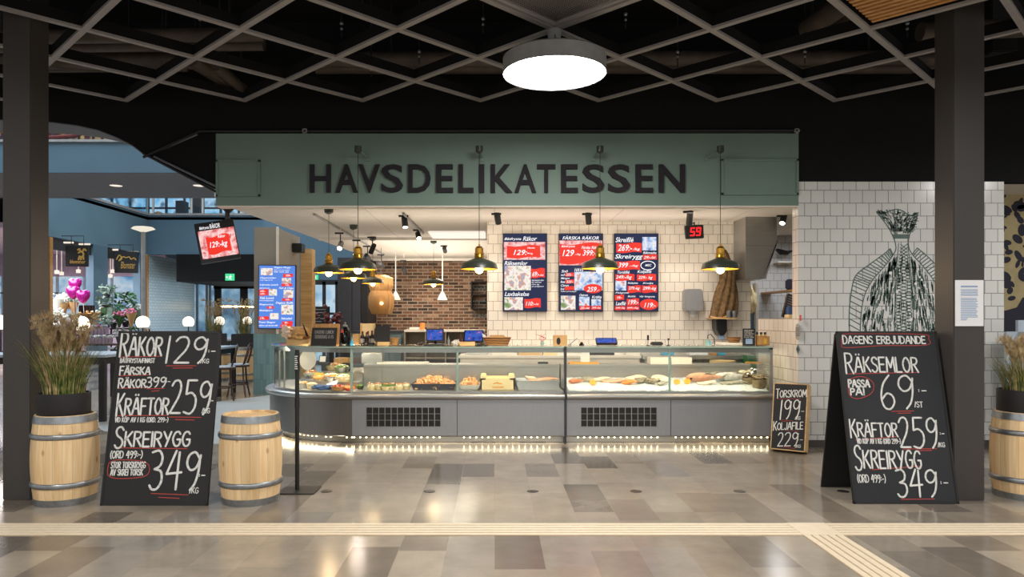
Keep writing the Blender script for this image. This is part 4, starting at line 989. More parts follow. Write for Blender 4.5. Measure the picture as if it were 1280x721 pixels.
x0, x1 = PX(514, 8.9), PX(570, 8.9)
tray(x0, x1, 8.86, 9.3, DZ, .075, M['navytray'], 'shrimp_tray', 'dark blue tray heaped with pink cooked shrimp')
heap((x0+x1)/2, 9.08, x1-x0-.07, .36, DZ+.02, .115, 190, 'cooked shrimp in the heap on the dark blue tray', 'shrimp on the dark blue tray')
x0b, x1b = PX(573.5, 8.9), PX(600, 8.9)
tray(x0b, x1b, 8.86, 9.3, DZ, .06, M['steel'], 'shrimp_tray', 'steel tray of shrimp between dark blue tray and pale crate')
heap((x0b+x1b)/2, 9.08, x1b-x0b-.07, .36, DZ+.02, .10, 90, 'cooked shrimp in the heap on the steel tray', 'shrimp on the steel tray')
# pale open crate
x0, x1, y0, y1, zt = PX(600.5, 8.82), PX(643.5, 8.82), 8.82, 9.2, .77
t = thing('fish_crate', 'pale yellow open fish crate inside the glass counter', 'crate', ((x0+x1)/2, y0, DZ))
mb = MB(); w_ = .02
mb.box(x0, x1, y0, y0+w_, DZ, zt, .003); mb.box(x0, x1, y1-w_, y1, DZ, zt, .003); mb.box(x0, x0+w_, y0, y1, DZ, zt, .003); mb.box(x1-w_, x1, y0, y1, DZ, zt, .003); mb.box(x0, x1, y0, y1, DZ, DZ+.01); mb.build('crate_body', M['cratecard'], t)
mb = MB()
for a in (x0, x1-.07):
    for b in (y0, y1-.06): mb.box(a, a+.07, b, b+.06, zt-.03, zt+.035, .008)
mb.build('corner_block', M['cratecard'], t)
mb = MB(); mb.strokes([[(x0+.16, .70), (x0+.2, .715), (x0+.26, .7)], [(x0+.15, .66), (x0+.28, .66)]], .012, y0-.002); mb.build('printed_mark', M['lemon'], t)
# steel pan with fillets
x0, x1 = PX(645, 8.84), PX(700, 8.84); tray(x0, x1, 8.84, 9.33, DZ, .115, M['steel'], 'steel_pan', 'deep steel pan of fillets next to the dark post')
def fillet(x, y, z, L, W_, h, rot, m, label, group=None, name='fish_fillet', tilt=0):
    mb = MB(); T = Matrix.Translation((x, y, z+h*.5)) @ Matrix.Rotation(rot, 4, 'Z') @ Matrix.Rotation(tilt, 4, 'Y')
    b = bmesh.new(); bmesh.ops.create_uvsphere(b, u_segments=28, v_segments=14, radius=1)
    for v in b.verts:
        u = v.co.x; k = (1-.55*max(0, u))*(1+.15*noise.noise(v.co*3+Vector((x, y, z)))); v.co = Vector((u*L/2, v.co.y*W_/2*k, v.co.z*h/2*k+.012*math.sin(u*3)))
    mb.merge(b, T); return one(name, mb, m, label, 'fish', group, True)
fillet(-.0+PX(680, 9.1), 9.08, DZ+.085, .42, .16, .05, .1, M['pinkfish'], 'pink fillet lying along the deep steel pan')
fillet(PX(665, 9.0), 9.1, DZ+.10, .2, .08, .05, .5, M['whitefish'], 'pale fillet propped in the deep steel pan', tilt=.35)

# ================================================================== ice and fish in the right counter
mb = MB(); nx, ny = 150, 36; b = bmesh.new(); G = []
for i in range(nx+1):
    row = []
    for j in range(ny+1):
        x = XM2+.03+(XM3-XM2-.06)*i/nx; f = j/ny; y = YC+.075+.68*f
        z = DZ+.012+.10*f**.8+.014*noise.noise((x*6, y*6, 0))+.014*noise.noise((x*30, y*30, 3)); row.append(b.verts.new((x, y, max(z, DZ+.004))))
    G.append(row)
for i in range(nx):
    for j in range(ny): b.faces.new((G[i][j], G[i+1][j], G[i+1][j+1], G[i][j+1]))
e = bmesh.ops.extrude_face_region(b, geom=b.faces[:]); 
for v in [q for q in e['geom'] if isinstance(q, bmesh.types.BMVert)]: pass
lowv = [q for q in e['geom'] if isinstance(q, bmesh.types.BMVert)]
for v in b.verts:
    pass
for row in G:
    for v in row: v.co.z = DZ+.001
bmesh.ops.recalc_face_normals(b, faces=b.faces[:])
mb.merge(b); one('ice_bed', mb, M['ice'], 'bed of crushed ice filling the right counter', 'ice', None, True, 'stuff')
def icez(y): return DZ+.012+.10*((y-YC-.075)/.68)**.8
def whole_fish(x, y, z, L, h, rot, m, label, belly=1.0):
    t = thing('whole_fish', label, 'fish', (x, y, z)); T = Matrix.Translation((x, y, z+h*.4)) @ Matrix.Rotation(rot, 4, 'Z') @ Matrix.Rotation(.9, 4, 'X')
    mb = MB(); n = 14; b = bmesh.new(); rings = []
    for i in range(n+1):
        u = i/n; r = h/2*(math.sin(PI*min(1, u**.75*.97+.02)))**.8*(1-.3*u)+.006
        rings.append([b.verts.new((L*(u-.5), r*.55*math.cos(2*PI*k/14), r*math.sin(2*PI*k/14))) for k in range(14)])
    for A, B in zip(rings, rings[1:]):
        for k in range(14): b.faces.new((A[k], A[(k+1) % 14], B[(k+1) % 14], B[k]))
    b.faces.new(rings[0][::-1]); b.faces.new(rings[-1]); mb.merge(b, T); mb.build('body', m, t, True)
    mb = MB(); mb.prism([(L*.46, 0), (L*.6, h*.4), (L*.56, 0), (L*.6, -h*.4)], 'y', -.004, .004, T); mb.build('tail_fin', M['fishgrey'], t)
    mb = MB(); mb.prism([(-L*.15, h*.35), (L*.05, h*.62), (L*.25, h*.25)], 'y', -.003, .003, T); mb.build('dorsal_fin', M['fishgrey'], t)
    mb = MB(); mb.ball((-L*.38, -h*.16, h*.1), h*.09, T=T); mb.build('eye', M['blackplastic'], t, True)
    return t
def ic(px, Y): return PX(px, Y), Y, icez(Y)
x, y, z = ic(720, 9.0); whole_fish(x, y, z, .2, .085, .3, M['crab'], 'small reddish whole fish at left end of ice')
x, y, z = ic(733, 9.12); whole_fish(x, y, z, .2, .08, 2.6, M['fishgrey'], 'grey speckled whole fish next to the reddish fish')
def slice_(px, Y, label, r=.038):
    x, y, z = ic(px, Y); t = thing('citrus_slice', label, 'fruit', (x, y, z)); T = Matrix.Translation((x, y, z+.03)) @ Matrix.Rotation(.7, 4, 'X')
    mb = MB(); mb.lathe([(r, 0), (r, .012), (0, .012)], (0, 0, 0), 24, T); mb.build('flesh', M['lemon'], t, True)
    mb = MB(); mb.lathe([(r, -.001), (r+.004, .002), (r+.004, .011), (r, .013)], (0, 0, 0), 24, T, cap=False); mb.build('rind', M['orangeboard'], t, True)
slice_(741, 8.92, 'orange slice between grey fish and long pale fillet')
slice_(846, 8.95, 'orange slice just right of the mullion on ice')
slice_(859, 8.97, 'orange slice left of the large pink fish')
x, y, z = ic(752, 9.15); fillet(x, y, z, .3, .12, .05, .1, M['whitefish'], 'short pale fillet on ice above the orange slice')
x, y, z = ic(772, 9.05); fillet(x, y, z, .42, .11, .05, -.05, M['pinkfish'], 'long thin pale pink fillet in the middle of the ice')
x, y, z = ic(787, 8.95); fillet(x, y, z, .22, .09, .06, -.6, M['salmon'], 'bright orange salmon piece left of the oysters')
x, y, z = ic(795, 9.18); fillet(x, y, z, .3, .12, .07, .2, M['whitefish'], 'pale fillet behind the oyster pile')
for k in range(13):
    px = 797+random.uniform(0, 20); Y = 8.93+random.uniform(0, .16); x, y, z = ic(px, Y)
    mb = MB(); mb.ball((x, y, z+.02+.03*random.random()), 1, (.045, .032, .02), jit=.6, seg=14, rings=8); one('oyster', mb, M['oyster'], 'grey rough oyster in the pile on the ice', 'oyster', 'oysters piled on the ice', True)
for k in range(9):
    px = 815+random.uniform(0, 18); Y = 9.0+random.uniform(0, .2); x, y, z = ic(px, Y)
    mb = MB(); mb.ball((x, y, z+.03+.04*random.random()), 1, (.055, .04, .025), jit=.4, seg=14, rings=8); one('scallop', mb, M['cream'], 'pale scallop in the pile left of the mullion', 'shellfish', 'scallops piled by the mullion', True)
x, y, z = ic(828, 8.92); fillet(x, y, z, .16, .1, .05, .3, M['fishgrey'], 'grey flat fillet in front of the scallops')
x, y, z = ic(880, 9.05); whole_fish(x, y, z, .46, .17, .05, M['pinkfish'], 'large pink whole fish right of the orange slices')
x, y, z = ic(884, 8.93); fillet(x, y, z, .26, .1, .05, -.1, M['whitefish'], 'pale fillet lying before the large pink fish')
x, y, z = ic(900, 9.3); whole_fish(x, y, z+.02, .3, .09, .15, M['fishgrey'], 'dark grey fish at the back of the ice')
x, y, z = ic(918, 9.12); whole_fish(x, y, z, .52, .16, -.05, M['silverfish'], 'long shiny silver fish left of the shell bowls')
x, y, z = ic(917, 8.95); fillet(x, y, z, .34, .1, .05, -.12, M['fishgrey'], 'long grey fillet in front of the silver fish')
x, y, z = ic(930, 9.32); 
for k in range(7):
    mb = MB(); mb.ball((PX(922+k*3.4, 9.28), 9.28+.05*(k % 2), .74+.035*(k % 3)), 1, (.05, .04, .025), jit=.5, seg=14, rings=8); one('clam', mb, M['cream'], 'pale clam heaped at the back right of the ice', 'shellfish', 'clams behind the shell bowls', True)
def shell_bowl(px, Y, R_, h, label, n, bl):
    x = PX(px, Y); z = DZ+.002; t = thing('shell_bowl', label, 'bowl', (x, Y, z))
    mb = MB(); mb.lathe([(R_*.5, 0), (R_*.85, h*.3), (R_, h*.65), (R_*.9, h), (R_*.87, h), (R_*.96, h*.65), (R_*.8, h*.3)], (x, Y, z), 28, cap=False); mb.lathe([(0, 0), (R_*.5, 0)], (x, Y, z), 28, cap=False); mb.build('bowl_wall', M['shellglass'], t, 50)
    mb = MB(); mb.lathe([(R_*.8, h*.25), (R_*.9, h*.8), (0, h*.85)], (x, Y, z), 20); mb.build('shell_fill', M['mussel'], t, True)
    for k in range(n):
        a = random.uniform(0, 6.28); r = R_*.8*math.sqrt(random.random()); mb = MB()
        T = Matrix.Translation((x+r*math.cos(a), Y+r*math.sin(a), z+h*.9+.05*(1-r/R_)+.02)) @ Matrix.Rotation(random.uniform(0, 6), 4, 'Z') @ Matrix.Rotation(random.uniform(-.7, .7), 4, 'X')
        mb.ball((0, 0, 0), 1, (.042, .022, .014), T=T, seg=12, rings=8); one('mussel', mb, M['mussel'], bl, 'mussel', bl, True)
shell_bowl(936, 9.03, .085, .14, 'round shiny bowl of mussels, left of two at counter end', 16, 'glossy brown mussel heaped in the left shell bowl')
shell_bowl(949, 8.80, .088, .13, 'round shiny bowl of mussels in the counter corner', 12, 'glossy brown mussel heaped in the corner shell bowl')
# lobster-like shiny ornament above the bowls
p = P(940, 466, 9.03); t = thing('metal_shellfish', 'shiny silver shellfish ornament above the mussel bowls', 'ornament', (p.x, 9.03, p.z-.09))
mb = MB(); mb.tube([(p.x-.02, 9.03, p.z-.09), (p.x-.01, 9.03, p.z-.03), (p.x+.01, 9.03, p.z+.02)], [.02, .034, .02], 10); mb.build('body', M['chrome'], t, True)
mb = MB(); mb.ball((p.x-.05, 9.02, p.z-.015), .03, (1, .6, .7)); mb.ball((p.x+.04, 9.02, p.z+.035), .03, (1, .6, .9)); mb.ball((p.x-.0, 9.03, p.z+.045), .026, (.8, .6, 1)); mb.build('claw', M['chrome'], t, True)
# things on the work ledge behind the fish
zl = .905
def slab(px0, px1, Y0, Y1, z, h, m, name, label, cat_): 
    mb = MB(); mb.box(PX(px0, Y0), PX(px1, Y0), Y0, Y1, z, z+h, .003); return one(name, mb, m, label, cat_)
slab(712, 749, 9.4, 9.62, zl, .02, M['orangeboard'], 'cutting_board', 'orange cutting board on the ledge right of dark post', 'board')
mb = MB(); mb.box(-.06, .06, -.002, .002, 0, .13, 0, Matrix.Translation((PX(731.5, 9.5), 9.5, zl+.022)) @ Matrix.Rotation(-.15, 4, 'X')); one('paper_note', mb, M['paper'], 'white paper note standing on the orange board', 'note')
slab(813, 838, 9.38, 9.6, zl, .085, M['whiteboard'], 'white_box', 'white box on the ledge left of the mullion', 'box')
slab(839.5, 865, 9.38, 9.6, zl, .085, M['whiteboard'], 'white_box', 'white box on the ledge right of the mullion', 'box')
slab(937, 952, 9.42, 9.6, zl, .02, M['orangeboard'], 'small_board', 'small orange board on ledge above the mussel bowls', 'board')
slab(471, 535, 9.42, 9.64, zl, .02, M['whiteboard'], 'cutting_board', 'long white cutting board on the ledge over the salads', 'board')
slab(440, 452, 9.5, 9.64, zl, .08, M['darkwood'], 'knife_block', 'dark wooden knife block on the ledge at its left end', 'block')
mb = MB(); mb.box(PX(452, 9.5), PX(478, 9.5), 9.48, 9.66, zl, zl+.14, .01); one('scale', mb, M['steel'], 'steel weighing scale on the ledge above the salads', 'scale')
mb = MB(); mb.box(PX(672, 9.5), PX(685, 9.5), 9.45, 9.5, zl, zl+.025, .005); one('tape_gun', mb, M['blackplastic'], 'black tape dispenser on the ledge above the steel pan', 'tool')

# ================================================================== back work counter along the tiled wall
t = thing('back_counter', 'white drawer counter along the tiled back wall', 'counter', (.9, 10.6, 0))
bx0, bx1 = PX(575, 10.6), PX(800, 10.6); zt = .955
mb = MB(); mb.box(bx0, bx1, 10.62, YB-.002, .08, zt-.04); mb.build('body', M['white'], t)
mb = MB(); mb.box(bx0-.02, bx1+.02, 10.58, YB-.002, zt-.04, zt, .004); mb.build('worktop', M['white'], t)
for k in range(4):
    a = bx0+(bx1-bx0)*k/4+.02; b_ = bx0+(bx1-bx0)*(k+1)/4-.02
    mb = MB(); mb.box(a, b_, 10.6, 10.618, zt-.26, zt-.07, .004); d_ = mb.build('drawer', M['white'], t)
    mb = MB(); mb.tube([(a+.12, 10.6, zt-.12), (a+.12, 10.57, zt-.12), (b_-.12, 10.57, zt-.12), (b_-.12, 10.6, zt-.12)], .008, 6); mb.build('handle', M['blackplastic'], d_)
    mb = MB(); mb.box(a, b_, 10.6, 10.618, .1, zt-.28, .004); mb.build('cupboard_door', M['white'], t)
t = thing('steel_counter', 'steel sink counter along the back wall on the right', 'counter', (2.9, 10.6, 0))
mb = MB(); mb.box(bx1+.04, 3.9, 10.6, YB-.002, .9, .955, .004); mb.build('worktop', M['steel'], t)
mb = MB(); mb.box(bx1+.04, 3.9, 10.64, YB-.002, .45, .5, .004); mb.build('shelf', M['steel'], t)
for x in (bx1+.1, 3.85):
    for y in (10.66, YB-.06): mb = MB(); mb.tube([(x, y, 0), (x, y, .9)], .02, 8); mb.build('leg', M['steel'], t)
zt = .955
def bx(px0, px1, Y, d, z, h, m, name, label, cat_, bev=.005):
    mb = MB(); mb.box(PX(px0, Y), PX(px1, Y), Y, Y+d, z, z+h, bev); return one(name, mb, m, label, cat_)
bx(615, 646, 10.7, .3, zt, .09, M['white'], 'white_bin', 'white plastic bin on the back counter under the basket', 'bin')
bx(648, 676, 10.7, .3, zt, .075, M['oakx'], 'wooden_tray', 'shallow wooden tray on the back counter', 'tray')
bx(679, 697, 10.7, .25, zt, .085, M['cratecard'], 'paper_packet', 'cream paper packet on back counter near the dark post', 'packet')
bx(583, 610, 10.75, .2, zt, .05, M['steel'], 'steel_tray', 'low steel tray at left end of the back counter', 'tray')
bx(733, 768, 10.7, .3, zt, .04, M['blackplastic'], 'black_tray', 'flat black tray on the back counter right of post', 'tray')
bx(783, 800, 10.7, .3, zt, .08, M['white'], 'white_bin', 'white bin at right end of the drawer counter', 'bin')
bx(829, 843, 10.75, .2, zt, .05, M['cyan'], 'blue_packet', 'light blue packet on the steel counter near mullion', 'packet')
bx(862, 885, 10.75, .2, zt, .035, M['paper'], 'paper_stack', 'stack of white paper on the steel counter', 'paper')
bx(888, 897, 10.72, .08, zt, .03, M['oak'], 'brush', 'wooden brush on the steel counter', 'brush')
bx(898, 907, 10.75, .1, zt, .06, M['cyan'], 'blue_box', 'small blue box beside the wooden brush', 'box')
bx(935, 946, 10.4, .3, .7, .26, M['green'], 'green_bin', 'dark green bin behind the right end of counter', 'bin')
mb = MB(); mb.lathe([(.1, 0), (.17, .05), (.18, .12), (.175, .12), (.16, .055), (0, .01)], (PX(903, 10.3), 10.3, .78), 24, cap=False); mb.lathe([(0, 0), (.1, 0)], (PX(903, 10.3), 10.3, .78), 24, cap=False); one('mixing_bowl', mb, M['cratecard'], 'cream mixing bowl behind the counter at right', 'bowl', None, True)
t = thing('bowl_stand', 'low steel stand carrying the cream mixing bowl', 'stand', (PX(903, 10.3), 10.3, 0))
mb = MB(); mb.box(PX(885, 10.3), PX(921, 10.3), 10.1, 10.5, .76, .78, .003); mb.build('top', M['steel'], t)
for sx in (886, 920):
    for y in (10.12, 10.48): mb = MB(); mb.tube([(PX(sx, 10.3), y, 0), (PX(sx, 10.3), y, .76)], .012, 6); mb.build('leg', M['steel'], t)
# ================================================================== chalkboards
def board(t, W_, Hh, quad, items, red, m, fr, T_frame=.022, thick=.025):
    """board in the local x-z plane, front at y=0; items are given in pixels of the enlarged photo crop and mapped through quad"""
    TL, TR, BR, BL = [Vector(q) for q in quad]
    def uv(cx, cy):
        v = (cy-(TL.y+TR.y)/2)/((BL.y+BR.y)/2-(TL.y+TR.y)/2)
        for _ in range(3):
            l = TL.lerp(BL, v); r = TR.lerp(BR, v); u = (cx-l.x)/(r.x-l.x); yy = l.y+(r.y-l.y)*u; v += (cy-yy)/((BL.y-TL.y))
        l = TL.lerp(BL, v); r = TR.lerp(BR, v); u = (cx-l.x)/(r.x-l.x)
        return ((u-.5)*W_, (1-v)*Hh)
    mb = MB(); mb.box(-W_/2+T_frame, W_/2-T_frame, .004, thick-.004, T_frame, Hh-T_frame); pn_ = mb.build('panel', m, t)
    mb = MB()
    for a, b, c, d in ((-W_/2, W_/2, 0, T_frame), (-W_/2, W_/2, Hh-T_frame, Hh), (-W_/2, -W_/2+T_frame, 0, Hh), (W_/2-T_frame, W_/2, 0, Hh)): mb.box(a, b, 0, thick, c, d, .003)
    mb.build('frame', fr, t)
    k = W_/(TR.x-TL.x)
    for txt, x0, y0, x1, y1, w_, big, name in [(i_[:7]+((i_[7], None),) if i_[7] != 'price' else i_[:7]+(('digit', q_),)) for i_ in items for q_ in range(len(i_[0]) if i_[7] == 'price' else 1)]:   # one child per line of writing, one per price figure
        name, only = name
        mb = MB(); a = uv(x0, y1); b = uv(x1, y1); c = uv(x0, y0)
        h_ = c[1]-a[1]; mb2 = MB()
        n0 = len(mb.bm.verts); chalk(mb, txt, a[0], b[0], 0, h_, w_*k, big, .0025, 0, only)
        dz = b[1]-a[1]; dx = b[0]-a[0]
        for v in mb.bm.verts: v.co.z += a[1]+dz*(v.co.x-a[0])/max(dx, 1e-6)
        mb.build(name, M['chalk'], pn_)
        mb2.bm.free()
    for ln in red:
        p = [uv(x, y) for x, y in ln]; mb = MB(); mb.strokes([cat_rom(p, 6) if len(p) > 2 else p], 2.6*k, .0028); mb.build('underline', M['redchalk'], pn_)
def place(t, loc, tilt, yaw=0): t.location = loc; t.rotation_euler = (tilt, 0, yaw)
t = thing('chalkboard_stand', 'tall black chalkboard offering räkor and kräftor beside left barrel', 'chalkboard')
W_, Hh = .865, 1.425
board(t, W_, Hh, ((103, 43), (478, 43), (432, 697), (28, 695)), [
  ('RÄKOR', 106, 68, 258, 138, 7.5, 1.35, 'writing'), ('129', 272, 66, 424, 168, 7.5, 1, 'price'), (':-', 430, 112, 455, 130, 4, 1, 'writing'), ('/KG', 402, 152, 432, 168, 3, 1, 'writing'),
  ('BÅTFRYSTA/FINAST', 107, 150, 233, 166, 3.2, 1, 'writing'), ('FÄRSKA', 105, 184, 216, 211, 5.5, 1.2, 'writing'), ('RÄKOR', 99, 231, 200, 261, 5.5, 1.2, 'writing'),
  ('399', 204, 222, 274, 260, 5, 1, 'price'), (':-', 276, 232, 290, 244, 3, 1, 'writing'), ('KRÄFTOR', 91, 302, 282, 362, 7, 1.4, 'writing'), ('259', 288, 236, 438, 362, 7.5, 1, 'price'),
  (':-', 438, 302, 450, 320, 4, 1, 'writing'), ('/KG', 408, 340, 436, 358, 3, 1, 'writing'), ('VID KÖP AV 1 KG (ORD. 299:-)', 86, 374, 282, 391, 3, 1, 'writing'),
  ('SKREIRYGG', 84, 428, 362, 481, 7, 1.45, 'writing'), ('(ORD 499:-)', 68, 498, 186, 524, 4, 1, 'writing'), ('STOR TORSKRYGG', 70, 538, 198, 560, 3.6, 1, 'writing'), ('AV SKREI TORSK', 68, 565, 188, 586, 3.6, 1, 'writing'),
  ('349', 212, 500, 398, 640, 8, 1, 'price'), (':-', 398, 578, 420, 596, 4, 1, 'writing'), ('/KG', 364, 632, 396, 652, 3, 1, 'writing')],
  [[(108, 144), (258, 141)], [(276, 178), (386, 178)], [(300, 187), (372, 186)], [(104, 216), (214, 213)], [(98, 264), (198, 262)], [(204, 266), (268, 264)], [(222, 275), (250, 273)],
   [(90, 367), (280, 366)], [(286, 372), (404, 374)], [(310, 382), (380, 384)], [(84, 486), (354, 490)], [(220, 652), (360, 658)], [(248, 666), (326, 670)],
   [(64, 540), (100, 530), (190, 536), (214, 560), (196, 590), (110, 598), (64, 590), (58, 565), (64, 540)]], M['chalkboard'], M['black'])
for s in (-1, 1):
    mb = MB(); T = Matrix.Translation((s*(W_/2-.24), .03, Hh-.05)) @ Matrix.Rotation(math.radians(23), 4, 'X'); mb.box(-.02, .02, 0, .02, -Hh*.985, 0, .002, T); mb.build('back_leg', M['oakx'], t)
mb = MB(); mb.box(-W_/2+.22, W_/2-.22, .40, .42, .46, .50, .002); mb.build('brace', M['oakx'], t)
xa = (PX(125, 5.77)+PX(258.6, 5.77))/2
place(t, (xa, 5.77, 0), math.radians(-11.8))
t = thing('chalkboard_stand', 'tall blue-black chalkboard headed DAGENS ERBJUDANDE beside right column', 'chalkboard')
W_, Hh = .855, 1.425
board(t, W_, Hh, ((52, 42), (441, 42), (523, 688), (120, 690)), [
  ('DAGENS ERBJUDANDE', 80, 62, 398, 90, 5, 1.15, 'writing'), ('RÄKSEMLOR', 92, 144, 370, 200, 6.5, 1.4, 'writing'), ('69', 230, 212, 362, 340, 7, 1, 'price'), (':-', 370, 262, 400, 280, 4, 1, 'writing'), ('/ST', 356, 314, 386, 334, 3.4, 1, 'writing'),
  ('PASSA', 102, 232, 182, 258, 6, 1.1, 'writing'), ('PÅ!', 110, 264, 162, 288, 6, 1, 'writing'), ('KRÄFTOR', 110, 394, 290, 444, 6, 1.35, 'writing'), ('259', 302, 374, 450, 486, 7, 1, 'price'), (':-', 452, 424, 468, 440, 3.4, 1, 'writing'), ('/KG', 444, 466, 470, 482, 3, 1, 'writing'),
  ('VID KÖP AV 1 KG (ORD 299:-)', 134, 452, 300, 470, 3, 1, 'writing'), ('SKREIRYGG', 128, 496, 380, 560, 6.5, 1.4, 'writing'), ('(ORD 499:-)', 136, 584, 242, 612, 3.4, 1, 'writing'), ('349', 290, 566, 446, 664, 7, 1, 'price'), (':-', 452, 602, 480, 620, 4, 1, 'writing')],
  [[(76, 60), (110, 52), (380, 54), (410, 72), (400, 96), (240, 98), (90, 106), (74, 90), (76, 60)], [(96, 208), (370, 202)], [(266, 350), (352, 348)], [(290, 357), (340, 356)],
   [(98, 230), (150, 218), (194, 240), (190, 280), (140, 302), (104, 288), (98, 230)], [(128, 458), (286, 444)], [(310, 490), (438, 488)], [(370, 496), (420, 494)], [(190, 566), (380, 552)], [(300, 672), (428, 670)]], M['chalkboard2'], M['black'])
mb = MB(); T = Matrix.Translation((0, .03, Hh-.02)) @ Matrix.Rotation(math.radians(23), 4, 'X')
mb.box(-W_/2+.002, W_/2-.002, 0, .02, -Hh*.985, 0, .002, T); mb.build('back_panel', M['black'], t)
place(t, ((PX(1070, 5.82)+PX(1202, 5.82))/2-.015, 5.82, 0), math.radians(-12.3))
# small crate board leaning on the tiles
t = thing('crate_sign', 'small wooden crate with chalkboard face TORSKROM leaning on white tiles', 'chalkboard')
W_, Hh, Dp = .37, .755, .16
board(t, W_, Hh, ((130, 106), (385, 126), (330, 602), (76, 570)), [
  ('TORSKROM', 140, 166, 364, 214, 7, 1.35, 'writing'), ('199', 160, 232, 306, 366, 9, 1, 'price'), (':-', 306, 306, 340, 326, 4, 1, 'writing'), ('/KG', 274, 352, 310, 374, 4, 1, 'writing'),
  ('KOLJAFILE', 108, 392, 324, 440, 6.5, 1.3, 'writing'), ('229', 134, 462, 282, 556, 8, 1, 'price'), (':-', 284, 506, 318, 522, 4, 1, 'writing'), ('/KG', 262, 548, 300, 568, 4, 1, 'writing')],
  [[(144, 222), (320, 228)], [(160, 370), (256, 382)], [(176, 380), (214, 386)], [(120, 434), (180, 438)], [(200, 446), (300, 454)], [(134, 552), (258, 574)]], M['chalkboard'], M['oakx'], .012, .02)
mb = MB()
mb.box(-W_/2, -W_/2+.014, .018, Dp, 0, Hh, .002); mb.box(W_/2-.014, W_/2, .018, Dp, 0, Hh, .002); mb.box(-W_/2, W_/2, .018, Dp, 0, .014, .002); mb.box(-W_/2, W_/2, .018, Dp, Hh-.014, Hh, .002)
mb.build('crate_side', M['oakx'], t)
cb = P(963.5, 555, 8.06); tl = math.radians(-13); yw = math.radians(-35)
place(t, (PX(984, 8.0), 8.0, .033), tl, yw)
bpy.context.view_layer.update()

# ================================================================== barrels
def barrel_proto(label):
    t = thing('wooden_barrel', label, 'barrel', (0, 0, 0))
    Hb = .72; rp = lambda z: .222+.03*(1-((z-Hb/2)/(Hb/2))**2)
    mb = MB(); mb.lathe([(rp(Hb*i/16)-.002, Hb*i/16) for i in range(17)]+[(rp(Hb)-.02, Hb), (rp(Hb)-.02, Hb-.025)], (0, 0, 0), 48, cap=False); mb.lathe([(0, .004), (.21, .004)], (0, 0, 0), 48, cap=False); mb.build('barrel_body', M['pine'], t, 35)
    mb = MB(); mb.lathe([(0, Hb-.02), (rp(Hb)-.018, Hb-.02)], (0, 0, 0), 48, cap=False); bmesh.ops.recalc_face_normals(mb.bm, faces=mb.bm.faces[:]); mb.build('barrel_head', M['pinelid'], t)
    for z0, z1 in ((.0, .055), (Hb-.06, Hb-.005)):
        mb = MB(); mb.lathe([(rp(z0)-.001, z0), (rp(z0)+.004, z0), (rp((z0+z1)/2)+.004, (z0+z1)/2), (rp(z1)+.004, z1), (rp(z1)-.001, z1)], (0, 0, 0), 48, cap=False); mb.build('hoop', M['zinc'], t, 35)
    for z in (.165, .555):
        mb = MB(); k = 10; mb.lathe([(rp(z)+.012*math.cos(-PI/2+PI*i/k), z+.022*math.sin(-PI/2+PI*i/k)) for i in range(k+1)], (0, 0, 0), 48, cap=False); mb.build('hoop', M['zinc'], t, True)
    return t
BG = None
b0 = barrel_proto('pine barrel carrying a black grass planter at the left column')
b0.location = (PX(82, 5.93), 5.93, 0); b0.rotation_euler = (0, 0, .3)
dup(b0, (PX(313.5, 5.95), 5.95, 0), (0, 0, 1.3), 'bare-topped pine barrel between left chalkboard and thin pole')
dup(b0, (PX(1281, 6.08), 6.08, 0), (0, 0, 2.2), 'pine barrel with grass planter at right picture edge')
dup(b0, (PX(304, 17.1), 17.1, 0), (0, 0, .9), 'far pine barrel behind the bar stools near teal pillar', (1.08, 1.08, 1.15))
dup(b0, (PX(274, 17.5), 17.5, 0), (0, 0, 2.9), 'far pine barrel mostly hidden behind the left chalkboard', (1.08, 1.08, 1.15))

